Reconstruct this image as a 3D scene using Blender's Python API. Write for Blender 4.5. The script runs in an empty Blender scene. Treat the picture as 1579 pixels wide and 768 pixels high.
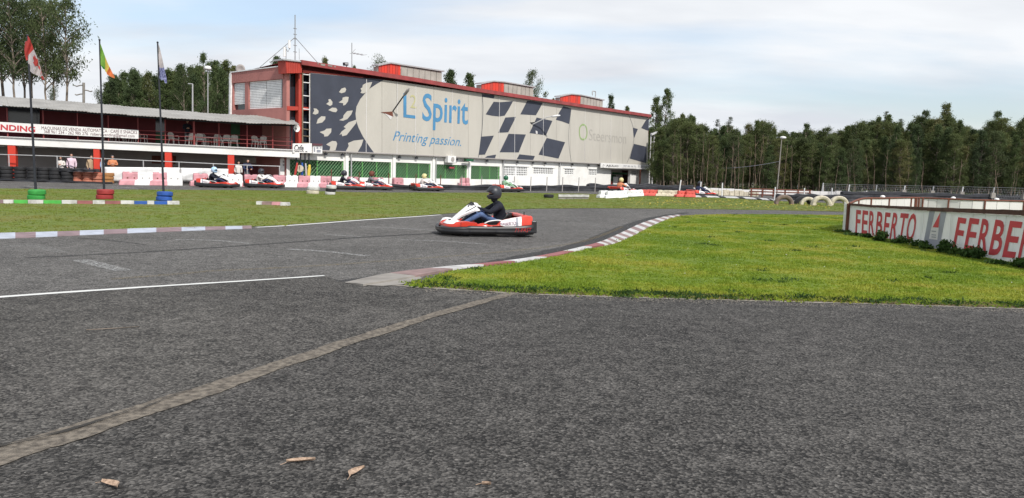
import bpy, math, random
import numpy as np
from mathutils import Vector, Matrix, noise
from mathutils.geometry import tessellate_polygon
R_ = random.Random(7)
NP = np.random.RandomState(11)
scn = bpy.context.scene
COL = scn.collection

# ------------------------------------------------------------------ camera
FPX, CXP, CYP, EYE = 1200.0, 789.5, 384.0, 1.55
HC, HS = 262.0, 0.03                      # horizon height at centre, slope
PITCH = math.atan((CYP - HC) * math.cos(HS) / FPX)
ROT = Matrix.Rotation(math.pi / 2 - PITCH, 3, 'X') @ Matrix.Rotation(HS, 3, 'Z')
cam_d = bpy.data.cameras.new('camera')
cam = bpy.data.objects.new('camera', cam_d); COL.objects.link(cam)
cam.matrix_world = Matrix.Translation((0, 0, EYE)) @ ROT.to_4x4()
cam_d.sensor_width = 36.0; cam_d.lens = 36.0 * FPX / 1579.0
cam_d.clip_start = 0.05; cam_d.clip_end = 3000
scn.camera = cam
EYEV = Vector((0, 0, EYE))

# ------------------------------------------------------------------ light
SUN_TO = Vector((0.52, -0.72, 0.90)).normalized()
scn.view_settings.view_transform = 'Standard'; scn.view_settings.look = 'None'
scn.view_settings.gamma = 1.0; scn.view_settings.exposure = 0.22
sun_d = bpy.data.lights.new('sun', 'SUN'); sun_d.energy = 3.6; sun_d.angle = math.radians(1.2)
sun_d.color = (1.0, 0.96, 0.90)
sun = bpy.data.objects.new('sun', sun_d); COL.objects.link(sun)
sun.rotation_euler = SUN_TO.to_track_quat('Z', 'Y').to_euler()
world = bpy.data.worlds.new('World'); scn.world = world; world.use_nodes = True
wn, wl = world.node_tree.nodes, world.node_tree.links
wn.clear()
wo = wn.new('ShaderNodeOutputWorld'); bg = wn.new('ShaderNodeBackground')
sky = wn.new('ShaderNodeTexSky'); sky.sky_type = 'NISHITA'; sky.sun_disc = False
sky.sun_elevation = math.asin(SUN_TO.z); sky.sun_rotation = math.atan2(SUN_TO.x, SUN_TO.y)
sky.air_density = 1.0; sky.dust_density = 1.5; sky.ozone_density = 1.2
tc = wn.new('ShaderNodeTexCoord'); sep = wn.new('ShaderNodeSeparateXYZ')
wl.new(tc.outputs['Generated'], sep.inputs[0])
mx = wn.new('ShaderNodeMath'); mx.operation = 'MAXIMUM'; mx.inputs[1].default_value = 0.0
wl.new(sep.outputs['Z'], mx.inputs[0])
ad = wn.new('ShaderNodeMath'); ad.operation = 'ADD'; ad.inputs[1].default_value = 0.16
wl.new(mx.outputs[0], ad.inputs[0])
dv = wn.new('ShaderNodeVectorMath'); dv.operation = 'DIVIDE'
cmb = wn.new('ShaderNodeCombineXYZ')
for k in range(3): wl.new(ad.outputs[0], cmb.inputs[k])
wl.new(tc.outputs['Generated'], dv.inputs[0]); wl.new(cmb.outputs[0], dv.inputs[1])
mp = wn.new('ShaderNodeMapping'); mp.inputs['Scale'].default_value = (0.55, 1.0, 0.0)
mp.inputs['Location'].default_value = (5.1, 4.4, 0.0); mp.inputs['Rotation'].default_value = (0, 0, 0.25)
wl.new(dv.outputs[0], mp.inputs[0])
nz = wn.new('ShaderNodeTexNoise'); nz.inputs['Scale'].default_value = 0.8; nz.inputs['Detail'].default_value = 9
nz.inputs['Roughness'].default_value = 0.5; nz.inputs['Distortion'].default_value = 0.25
wl.new(mp.outputs[0], nz.inputs['Vector'])
rp = wn.new('ShaderNodeValToRGB'); rp.color_ramp.elements[0].position = 0.36; rp.color_ramp.elements[1].position = 0.54
rp.color_ramp.elements[0].color = (0.30, 0.30, 0.30, 1); rp.color_ramp.elements[1].color = (1, 1, 1, 1)
wl.new(nz.outputs['Fac'], rp.inputs[0])
nz2 = wn.new('ShaderNodeTexNoise'); nz2.inputs['Scale'].default_value = 1.3; nz2.inputs['Detail'].default_value = 6
wl.new(mp.outputs[0], nz2.inputs['Vector'])
cr = wn.new('ShaderNodeValToRGB'); cr.color_ramp.elements[0].position = 0.38; cr.color_ramp.elements[1].position = 0.60
cr.color_ramp.elements[0].color = (4.2, 4.4, 4.75, 1); cr.color_ramp.elements[1].color = (5.35, 5.5, 5.7, 1)
wl.new(nz2.outputs['Fac'], cr.inputs[0])
mixc = wn.new('ShaderNodeMix'); mixc.data_type = 'RGBA'
wl.new(rp.outputs[0], mixc.inputs[0]); wl.new(sky.outputs[0], mixc.inputs[6]); wl.new(cr.outputs[0], mixc.inputs[7])
wl.new(mixc.outputs[2], bg.inputs[0]); bg.inputs[1].default_value = 0.15
wl.new(bg.outputs[0], wo.inputs[0])

# ------------------------------------------------------------------ pixel helpers (photo pixels to points in the place)
def ray(px, py):
    return ROT @ Vector(((px - CXP) / FPX, -(py - CYP) / FPX, -1.0))
def Hy(px): return HC + HS * (px - CXP)
def G(px, py, z=0.0):
    r = ray(px, py); t = (z - EYE) / r.z
    return EYEV + r * t
def col(px, D, z=0.0):
    r = ray(px, Hy(px)); return Vector((r.x / r.y * D, D, z))
def atD(px, py, D):
    r = ray(px, py); return EYEV + r * (D / r.y)
class Plane:
    def __init__(s, p0, p1):
        s.p = Vector((p0.x, p0.y, 0)); s.u = Vector((p1.x - p0.x, p1.y - p0.y, 0)).normalized()
        s.n = Vector((s.u.y, -s.u.x, 0))
        if s.n.dot(EYEV - s.p) < 0: s.n = -s.n
    def loc(s, px, py, off=0.0):
        r = ray(px, py); q = s.p + s.n * off
        t = (q - EYEV).dot(s.n) / r.dot(s.n); P = EYEV + r * t
        return (P - s.p).dot(s.u), P.z
    def W(s, a, z, off=0.0): return s.p + s.u * a + s.n * off + Vector((0, 0, z))
    def at(s, px, py, off=0.0):
        a, z = s.loc(px, py, off); return s.W(a, z, off)
    def ang(s): return math.atan2(s.u.y, s.u.x)

# ------------------------------------------------------------------ materials
MATS = {}
def pm(name, c, rough=0.6, var=0.12, scale=3.0, bump=0.0, bscale=40.0, metal=0.0, c2=None, lo=0.35, hi=0.65,
       detail=5, spec=0.4, dirt=0.0, stretch=(1, 1, 1), obj=False):
    if name in MATS: return MATS[name]
    m = bpy.data.materials.new(name); m.use_nodes = True
    n, l = m.node_tree.nodes, m.node_tree.links
    b = n['Principled BSDF']; b.inputs['Roughness'].default_value = rough
    b.inputs['Metallic'].default_value = metal; b.inputs['Specular IOR Level'].default_value = spec
    if obj: t = n.new('ShaderNodeTexCoord'); src = t.outputs['Object']
    else: t = n.new('ShaderNodeNewGeometry'); src = t.outputs['Position']
    mpp = n.new('ShaderNodeMapping'); mpp.inputs['Scale'].default_value = stretch; l.new(src, mpp.inputs[0]); src = mpp.outputs[0]
    nt = n.new('ShaderNodeTexNoise'); nt.inputs['Scale'].default_value = scale; nt.inputs['Detail'].default_value = detail
    l.new(src, nt.inputs['Vector'])
    r = n.new('ShaderNodeValToRGB'); r.color_ramp.elements[0].position = lo; r.color_ramp.elements[1].position = hi
    a = c if c2 is None else c2
    r.color_ramp.elements[0].color = tuple(x * (1 - var) for x in a) + (1,)
    r.color_ramp.elements[1].color = tuple(min(1, x * (1 + var * 0.5)) for x in c) + (1,)
    l.new(nt.outputs['Fac'], r.inputs[0]); out = r.outputs[0]
    if dirt > 0:
        d = n.new('ShaderNodeTexNoise'); d.inputs['Scale'].default_value = scale * 0.6; d.inputs['Detail'].default_value = 10
        d.inputs['Roughness'].default_value = 0.7
        l.new(src, d.inputs['Vector'])
        dr = n.new('ShaderNodeValToRGB'); dr.color_ramp.elements[0].position = 0.5; dr.color_ramp.elements[1].position = 0.75
        dr.color_ramp.elements[0].color = (0, 0, 0, 1); dr.color_ramp.elements[1].color = (dirt, dirt, dirt, 1)
        l.new(d.outputs['Fac'], dr.inputs[0])
        mm = n.new('ShaderNodeMix'); mm.data_type = 'RGBA'; l.new(dr.outputs[0], mm.inputs[0]); l.new(out, mm.inputs[6])
        mm.inputs[7].default_value = (0.12, 0.10, 0.08, 1); out = mm.outputs[2]
    l.new(out, b.inputs['Base Color'])
    if bump > 0:
        bn = n.new('ShaderNodeTexNoise'); bn.inputs['Scale'].default_value = bscale; bn.inputs['Detail'].default_value = 4
        l.new(src, bn.inputs['Vector'])
        bb = n.new('ShaderNodeBump'); bb.inputs['Strength'].default_value = 1.0; bb.inputs['Distance'].default_value = bump
        l.new(bn.outputs['Fac'], bb.inputs['Height']); l.new(bb.outputs[0], b.inputs['Normal'])
    MATS[name] = m; return m

def foliage(name, cols, scale=0.5, transl=0.25):
    m = bpy.data.materials.new(name); m.use_nodes = True
    n, l = m.node_tree.nodes, m.node_tree.links
    b = n['Principled BSDF']; b.inputs['Roughness'].default_value = 0.6; b.inputs['Specular IOR Level'].default_value = 0.15
    g = n.new('ShaderNodeNewGeometry'); oi = n.new('ShaderNodeObjectInfo')
    nt = n.new('ShaderNodeTexNoise'); nt.inputs['Scale'].default_value = scale; nt.inputs['Detail'].default_value = 6
    nt.inputs['Roughness'].default_value = 0.7
    l.new(g.outputs['Position'], nt.inputs['Vector'])
    a = n.new('ShaderNodeMath'); a.operation = 'MULTIPLY_ADD'; a.inputs[1].default_value = 0.45; l.new(oi.outputs['Random'], a.inputs[0])
    s = n.new('ShaderNodeMath'); s.operation = 'SUBTRACT'; s.inputs[1].default_value = 0.22; l.new(nt.outputs['Fac'], s.inputs[0]); l.new(s.outputs[0], a.inputs[2])
    r = n.new('ShaderNodeValToRGB'); r.color_ramp.elements.remove(r.color_ramp.elements[1])
    for i, c in enumerate(cols):
        p = 0.2 + 0.6 * i / (len(cols) - 1)
        e = r.color_ramp.elements[0] if i == 0 else r.color_ramp.elements.new(p)
        e.position = p; e.color = tuple(c) + (1,)
    l.new(a.outputs[0], r.inputs[0]); l.new(r.outputs[0], b.inputs['Base Color'])
    tr = n.new('ShaderNodeBsdfTranslucent'); l.new(r.outputs[0], tr.inputs[0])
    ms = n.new('ShaderNodeMixShader'); ms.inputs[0].default_value = transl
    l.new(b.outputs[0], ms.inputs[1]); l.new(tr.outputs[0], ms.inputs[2]); l.new(ms.outputs[0], n['Material Output'].inputs[0])
    MATS[name] = m; return m

def asphalt(name, dark, light, patch=0.25, warm=(1, 1, 1)):
    m = bpy.data.materials.new(name); m.use_nodes = True
    n, l = m.node_tree.nodes, m.node_tree.links
    b = n['Principled BSDF']; b.inputs['Roughness'].default_value = 0.85; b.inputs['Specular IOR Level'].default_value = 0.25
    g = n.new('ShaderNodeNewGeometry'); P = g.outputs['Position']
    def tex(sc, det=3, ro=0.6):
        t = n.new('ShaderNodeTexNoise'); t.inputs['Scale'].default_value = sc; t.inputs['Detail'].default_value = det
        t.inputs['Roughness'].default_value = ro; l.new(P, t.inputs['Vector']); return t.outputs['Fac']
    def mt(op, x, y):
        q = n.new('ShaderNodeMath'); q.operation = op
        for i, v in enumerate((x, y)):
            if isinstance(v, (int, float)): q.inputs[i].default_value = v
            else: l.new(v, q.inputs[i])
        return q.outputs[0]
    v = n.new('ShaderNodeTexVoronoi'); v.inputs['Scale'].default_value = 62; v.inputs['Randomness'].default_value = 1.0
    l.new(P, v.inputs['Vector'])
    sepc = n.new('ShaderNodeSeparateColor'); l.new(v.outputs['Color'], sepc.inputs[0])
    v2 = n.new('ShaderNodeTexVoronoi'); v2.inputs['Scale'].default_value = 24; l.new(P, v2.inputs['Vector'])
    sepd = n.new('ShaderNodeSeparateColor'); l.new(v2.outputs['Color'], sepd.inputs[0])
    sp = mt('POWER', sepc.outputs[0], 1.8)
    k = mt('MULTIPLY', sp, 0.52)
    k = mt('ADD', k, mt('MULTIPLY', mt('SUBTRACT', tex(60, 5, 0.85), 0.5), 1.25))
    k = mt('ADD', k, mt('MULTIPLY', sepd.outputs[1], 0.10))
    k = mt('ADD', k, mt('MULTIPLY', mt('SUBTRACT', tex(4.5, 8, 0.75), 0.5), 0.75))
    k = mt('ADD', k, mt('MULTIPLY', mt('SUBTRACT', tex(0.5, 5, 0.6), 0.5), patch * 3))
    k = mt('MAXIMUM', k, 0.0)
    mixm = n.new('ShaderNodeMix'); mixm.data_type = 'RGBA'; l.new(k, mixm.inputs[0])
    mixm.inputs[6].default_value = tuple(dark) + (1,); mixm.inputs[7].default_value = tuple(light) + (1,)
    # odd bright chippings
    ch = mt('GREATER_THAN', sepc.outputs[1], 0.993)
    m2 = n.new('ShaderNodeMix'); m2.data_type = 'RGBA'; l.new(mt('MULTIPLY', ch, 0.35), m2.inputs[0]); l.new(mixm.outputs[2], m2.inputs[6])
    m2.inputs[7].default_value = (0.38, 0.36, 0.33, 1)
    l.new(m2.outputs[2], b.inputs['Base Color'])
    bb = n.new('ShaderNodeBump'); bb.inputs['Strength'].default_value = 0.9; bb.inputs['Distance'].default_value = 0.012
    hh = mt('ADD', v.outputs['Distance'], mt('MULTIPLY', tex(45, 3), 0.8)); l.new(hh, bb.inputs['Height']); l.new(bb.outputs[0], b.inputs['Normal'])
    MATS[name] = m; return m

def worn_paint(name, c, cover=0.5, scale=6.0):
    """paint with the asphalt showing through the worn places"""
    m = bpy.data.materials.new(name); m.use_nodes = True
    n, l = m.node_tree.nodes, m.node_tree.links
    b = n['Principled BSDF']; b.inputs['Roughness'].default_value = 0.8
    g = n.new('ShaderNodeNewGeometry')
    t = n.new('ShaderNodeTexNoise'); t.inputs['Scale'].default_value = scale; t.inputs['Detail'].default_value = 10; t.inputs['Roughness'].default_value = 0.85
    l.new(g.outputs['Position'], t.inputs['Vector'])
    r = n.new('ShaderNodeValToRGB'); e = r.color_ramp.elements
    e[0].position = max(0, 0.62 - cover * 0.35); e[0].color = (0.11, 0.105, 0.10, 1)
    e[1].position = max(0.05, 0.72 - cover * 0.35); e[1].color = tuple(c) + (1,)
    l.new(t.outputs['Fac'], r.inputs[0]); l.new(r.outputs[0], b.inputs['Base Color'])
    MATS[name] = m; return m

def clear_paint(name, c, cover=0.35):
    """faded marking: only flecks of paint are left on the road"""
    m = bpy.data.materials.new(name); m.use_nodes = True
    n, l = m.node_tree.nodes, m.node_tree.links
    b = n['Principled BSDF']; b.inputs['Roughness'].default_value = 0.8; b.inputs['Base Color'].default_value = tuple(c) + (1,)
    g = n.new('ShaderNodeNewGeometry')
    t = n.new('ShaderNodeTexNoise'); t.inputs['Scale'].default_value = 22; t.inputs['Detail'].default_value = 8; t.inputs['Roughness'].default_value = 0.8
    l.new(g.outputs['Position'], t.inputs['Vector'])
    r = n.new('ShaderNodeValToRGB'); e = r.color_ramp.elements
    e[0].position = 0.60 - cover * 0.3; e[1].position = 0.66 - cover * 0.3
    e[0].color = (0.08, 0.08, 0.08, 1); e[1].color = (0.85, 0.85, 0.85, 1)
    l.new(t.outputs['Fac'], r.inputs[0])
    tr = n.new('ShaderNodeBsdfTransparent'); ms = n.new('ShaderNodeMixShader')
    l.new(r.outputs[0], ms.inputs[0]); l.new(tr.outputs[0], ms.inputs[1]); l.new(b.outputs[0], ms.inputs[2])
    l.new(ms.outputs[0], n['Material Output'].inputs[0]); MATS[name] = m; return m

M = dict(
 white=pm('white_wall_paint', (0.80, 0.79, 0.76), 0.8, 0.06, 0.8, dirt=0.25),
 white2=pm('white_plastic', (0.80, 0.80, 0.79), 0.5, 0.10, 4, dirt=0.3),
 pink=pm('faded_pink_plastic', (0.60, 0.29, 0.32), 0.55, 0.2, 3, dirt=0.2),
 redpl=pm('red_plastic_barrier', (0.62, 0.10, 0.08), 0.55, 0.2, 3, dirt=0.3),
 beige=pm('beige_banner_cloth', (0.48, 0.455, 0.405), 0.7, 0.06, 0.7, bump=0.02, bscale=2.5, dirt=0.06, stretch=(1, 1, 0.35)),
 navy=pm('dark_banner_print', (0.050, 0.056, 0.078), 0.65, 0.12, 1.0),
 blue=pm('blue_banner_print', (0.075, 0.24, 0.43), 0.65, 0.1, 1.5),
 pale=pm('faded_yellow_print', (0.46, 0.44, 0.24), 0.7, 0.05),
 palegrey=pm('faded_grey_print', (0.39, 0.37, 0.335), 0.7, 0.05),
 palegreen=pm('faded_green_print', (0.27, 0.38, 0.16), 0.7, 0.05),
 red=pm('red_steel_paint', (0.44, 0.055, 0.038), 0.5, 0.12, 2, dirt=0.2),
 fascia=pm('weathered_red_fascia', (0.30, 0.055, 0.055), 0.55, 0.2, 1.5, dirt=0.35),
 rust=pm('rusty_steel', (0.16, 0.055, 0.035), 0.8, 0.3, 8),
 brightred=pm('bright_red_column', (0.60, 0.05, 0.028), 0.5, 0.06, 3),
 pinkwall=pm('faded_red_cladding', (0.40, 0.165, 0.145), 0.7, 0.12, 1.2, dirt=0.15),
 dred=pm('dark_red_wall', (0.15, 0.022, 0.028), 0.7, 0.12, 2),
 grey=pm('grey_wall', (0.36, 0.335, 0.32), 0.8, 0.1, 1.5),
 lgrey=pm('galvanised_steel', (0.45, 0.45, 0.45), 0.45, 0.1, 5, metal=0.3),
 sheet=pm('weathered_roof_sheet', (0.31, 0.30, 0.28), 0.7, 0.16, 0.9, dirt=0.2),
 mon=pm('grey_corrugated_side', (0.36, 0.35, 0.31), 0.7, 0.15, 1.5),
 glass=pm('dark_window_glass', (0.02, 0.025, 0.035), 0.12, 0.1, 1, spec=0.7),
 green=pm('green_painted_panel', (0.018, 0.090, 0.032), 0.5, 0.35, 1.5),
 lgreen=pm('light_green_frame', (0.12, 0.42, 0.10), 0.5, 0.1),
 mesh=pm('window_mesh_wire', (0.26, 0.42, 0.23), 0.6, 0.1),
 black=pm('black_rubber', (0.022, 0.022, 0.024), 0.75, 0.3, 6),
 belt=pm('black_conveyor_belt', (0.030, 0.031, 0.037), 0.6, 0.35, 3),
 orange=pm('orange_painted_tyre', (0.46, 0.17, 0.11), 0.75, 0.2, 6, dirt=0.3),
 orange2=pm('ochre_painted_tyre', (0.36, 0.17, 0.06), 0.75, 0.2, 6, dirt=0.2),
 tgreen=pm('green_painted_tyre', (0.035, 0.28, 0.05), 0.7, 0.2, 6, dirt=0.2),
 tred=pm('dark_red_painted_tyre', (0.30, 0.03, 0.03), 0.7, 0.2, 6, dirt=0.2),
 tblue=pm('blue_painted_tyre', (0.02, 0.08, 0.34), 0.7, 0.2, 6, dirt=0.15),
 cream=pm('cream_painted_tyre', (0.60, 0.54, 0.42), 0.8, 0.2, 6, dirt=0.5),
 btyre=pm('dusty_brown_tyre', (0.20, 0.15, 0.12), 0.8, 0.3, 6),
 darkpole=pm('dark_painted_pole', (0.02, 0.022, 0.03), 0.5, 0.1),
 railm=pm('dark_rusty_rail', (0.085, 0.04, 0.03), 0.8, 0.3, 8), wood=pm('weathered_wood', (0.22, 0.17, 0.12), 0.85, 0.25, 3),
 concrete=pm('weathered_concrete', (0.27, 0.25, 0.225), 0.9, 0.2, 3, bump=0.004, bscale=30, dirt=0.4),
 wirem=pm('steel_wire', (0.25, 0.26, 0.27), 0.5, 0.1),
 kred=pm('kart_red_bodywork', (0.62, 0.045, 0.022), 0.28, 0.06, 8, spec=0.6, dirt=0.10),
 kwhite=pm('kart_white_bodywork', (0.80, 0.79, 0.78), 0.3, 0.05, 9, spec=0.6, dirt=0.14),
 kblack=pm('kart_black_bumper', (0.016, 0.016, 0.018), 0.42, 0.4, 5, spec=0.5, dirt=0.15),
 kgrey=pm('kart_grey_metal', (0.25, 0.25, 0.26), 0.35, 0.15, 9, metal=0.8),
 kstripe=pm('grey_decal', (0.28, 0.29, 0.33), 0.5, 0.05),
 ktext=pm('purple_grey_lettering', (0.22, 0.12, 0.17), 0.5, 0.05),
 kredtext=pm('red_scrawl', (0.45, 0.03, 0.03), 0.5, 0.05),
 tank=pm('yellow_fuel_tank', (0.50, 0.30, 0.08), 0.4, 0.1),
 skin=pm('skin', (0.52, 0.30, 0.22), 0.55, 0.06, 9),
 hair=pm('dark_hair', (0.02, 0.014, 0.010), 0.6, 0.2, 20),
 jacket=pm('dark_navy_jersey', (0.010, 0.012, 0.022), 0.85, 0.3, 12, bump=0.012, bscale=14),
 jeans=pm('blue_jeans', (0.075, 0.12, 0.24), 0.85, 0.25, 14, bump=0.008, bscale=16),
 glove=pm('black_glove', (0.014, 0.014, 0.016), 0.7, 0.2),
 shoe=pm('dark_shoe', (0.03, 0.03, 0.035), 0.6, 0.2),
 helmet=pm('matt_black_helmet', (0.034, 0.038, 0.047), 0.42, 0.25, 9, spec=0.4),
 hblue=pm('light_blue_helmet', (0.22, 0.50, 0.80), 0.3, 0.3, 12, c2=(0.7, 0.8, 0.9)),
 hgreen=pm('green_helmet', (0.02, 0.12, 0.06), 0.3, 0.2),
 hyellow=pm('pale_yellow_helmet', (0.65, 0.58, 0.28), 0.3, 0.2),
 visor=pm('helmet_visor', (0.015, 0.015, 0.02), 0.1, 0.1, spec=0.8),
 c_pink=pm('pale_pink_hoodie', (0.72, 0.56, 0.64), 0.9, 0.1, 8),
 c_beige=pm('beige_coat', (0.42, 0.31, 0.20), 0.9, 0.1, 8),
 c_navy=pm('navy_jacket', (0.03, 0.04, 0.09), 0.9, 0.1, 8),
 c_lblue=pm('light_blue_shirt', (0.30, 0.46, 0.70), 0.9, 0.1, 8),
 c_orange=pm('orange_jacket', (0.60, 0.24, 0.12), 0.9, 0.1, 8),
 c_white=pm('white_vest', (0.7, 0.66, 0.62), 0.9, 0.1, 8),
 c_red=pm('red_top', (0.35, 0.05, 0.06), 0.9, 0.1, 8),
 c_grey=pm('grey_trousers', (0.14, 0.14, 0.15), 0.9, 0.1, 8),
 c_lime=pm('pale_green_top', (0.30, 0.50, 0.32), 0.9, 0.1, 8),
 chair=pm('white_chair_plastic', (0.62, 0.59, 0.55), 0.5, 0.1, 8),
 signw=pm('white_sign_panel', (0.78, 0.77, 0.75), 0.5, 0.04, 2, dirt=0.1),
 signred=pm('red_sign_print', (0.52, 0.055, 0.065), 0.6, 0.12, 4),
 signdark=pm('dark_sign_print', (0.12, 0.05, 0.06), 0.6, 0.1),
 signblack=pm('black_sign_print', (0.03, 0.03, 0.04), 0.6, 0.1),
 fbanner=pm('ribbed_banner_sheet', (0.86, 0.86, 0.86), 0.55, 0.06, 1.2, bump=0.01, bscale=3, dirt=0.12, stretch=(1, 1, 0.4)),
 fwhite=pm('white_banner_back', (0.80, 0.78, 0.77), 0.7, 0.05, 1.0),
 fgrey=pm('grey_banner_print', (0.30, 0.31, 0.36), 0.6, 0.1, 3),
 lamp=pm('lamp_housing', (0.70, 0.70, 0.70), 0.4, 0.1),
 flagr=pm('flag_red', (0.55, 0.07, 0.06), 0.85, 0.1, 6), flagw=pm('flag_white', (0.62, 0.56, 0.56), 0.85, 0.1, 6),
 flagg=pm('flag_green', (0.22, 0.44, 0.07), 0.85, 0.1, 6), flagy=pm('flag_yellow', (0.68, 0.50, 0.08), 0.85, 0.1, 6),
 flago=pm('flag_orange_red', (0.70, 0.20, 0.07), 0.85, 0.1, 6), flagb=pm('flag_faded_blue', (0.30, 0.32, 0.52), 0.85, 0.3, 10, c2=(0.12, 0.12, 0.3)),
 bark=pm('eucalyptus_bark', (0.27, 0.22, 0.175), 0.9, 0.3, 2, c2=(0.11, 0.09, 0.07), obj=True),
 sapm=pm('thin_brown_bark', (0.20, 0.14, 0.10), 0.9, 0.3, 2, c2=(0.09, 0.07, 0.055)), mossm=pm('brown_moss', (0.13, 0.11, 0.045), 0.95, 0.4, 7, c2=(0.09, 0.055, 0.03)), soil=pm('forest_floor', (0.07, 0.055, 0.03), 0.95, 0.4, 0.6, c2=(0.04, 0.06, 0.02)),
 strip=pm('crumbling_joint_filler', (0.20, 0.172, 0.138), 0.95, 0.3, 22, bump=0.02, bscale=80, c2=(0.125, 0.106, 0.086), detail=9),
 crackm=pm('dark_crack', (0.035, 0.032, 0.028), 0.95, 0.2),
 sand=pm('dusty_grit', (0.26, 0.235, 0.20), 0.95, 0.3, 12, bump=0.01, bscale=60),
 kb_white=pm('kerb_white', (0.56, 0.55, 0.54), 0.8, 0.2, 4, dirt=0.75),
 kb_mauve=pm('kerb_worn_mauve', (0.24, 0.17, 0.18), 0.85, 0.2, 4, dirt=0.5),
 kb_bluew=pm('kerb_bluish_white', (0.42, 0.45, 0.52), 0.85, 0.15, 4, dirt=0.5),
 kb_red=pm('kerb_red', (0.30, 0.11, 0.11), 0.8, 0.2, 4, dirt=0.35),
 kb_worn=pm('kerb_worn_red', (0.27, 0.185, 0.175), 0.85, 0.25, 5, dirt=0.6),
 kb_green=pm('kerb_green', (0.08, 0.40, 0.07), 0.8, 0.15, 4, dirt=0.2),
 kb_blue=pm('kerb_blue', (0.03, 0.10, 0.38), 0.8, 0.15, 4, dirt=0.2),
 dryleaf=pm('dry_leaf', (0.40, 0.29, 0.21), 0.8, 0.25, 60, c2=(0.29, 0.20, 0.14), bump=0.003, bscale=90),
)
A_track = asphalt('track_asphalt', (0.040, 0.038, 0.036), (0.33, 0.315, 0.295), 0.13)
A_dark = asphalt('dark_paddock_asphalt', (0.013, 0.0122, 0.0115), (0.212, 0.199, 0.183), 0.12)
A_mid = asphalt('middle_asphalt', (0.016, 0.015, 0.014), (0.25, 0.234, 0.212), 0.18)  # tone between the other two paints in grazing sheen growing with distance
GRASS = foliage('short_grass', [(0.28, 0.23, 0.07), (0.26, 0.30, 0.045), (0.15, 0.235, 0.026), (0.21, 0.285, 0.030), (0.33, 0.34, 0.05), (0.30, 0.27, 0.07)], 0.42, 0.35)
GRASSD = foliage('drab_grass', [(0.25, 0.20, 0.075), (0.23, 0.225, 0.06), (0.17, 0.225, 0.04), (0.25, 0.29, 0.055)], 0.3, 0.3)
WEED = foliage('dark_weeds', [(0.03, 0.06, 0.015), (0.045, 0.09, 0.02), (0.06, 0.11, 0.02)], 2.0, 0.25)
LEAF = foliage('eucalyptus_leaves', [(0.065, 0.092, 0.048), (0.090, 0.125, 0.052), (0.115, 0.152, 0.058), (0.155, 0.16, 0.068)], 0.6, 0.4)
LEAFB = foliage('lighter_leaves', [(0.075, 0.095, 0.045), (0.10, 0.125, 0.05), (0.125, 0.15, 0.055), (0.17, 0.155, 0.065)], 0.5, 0.4)
LEAFD = foliage('dense_leaves', [(0.05, 0.072, 0.034), (0.075, 0.10, 0.042), (0.10, 0.125, 0.05)], 0.8, 0.35)
LEAFS = foliage('silvery_leaves', [(0.045, 0.06, 0.038), (0.07, 0.085, 0.05), (0.10, 0.11, 0.065)], 0.8, 0.25)

def translucent(m, f):
    n, l = m.node_tree.nodes, m.node_tree.links; b = n['Principled BSDF']; t = n.new('ShaderNodeBsdfTranslucent'); x = n.new('ShaderNodeMixShader'); x.inputs[0].default_value = f
    src = b.inputs['Base Color'].links[0].from_socket; l.new(src, t.inputs[0]); l.new(b.outputs[0], x.inputs[1]); l.new(t.outputs[0], x.inputs[2]); l.new(x.outputs[0], n['Material Output'].inputs[0])
translucent(M['fbanner'], 0.3); translucent(M['fwhite'], 0.25); translucent(M['flagr'], 0.3); translucent(M['flagw'], 0.3); translucent(M['flagg'], 0.3)
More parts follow.
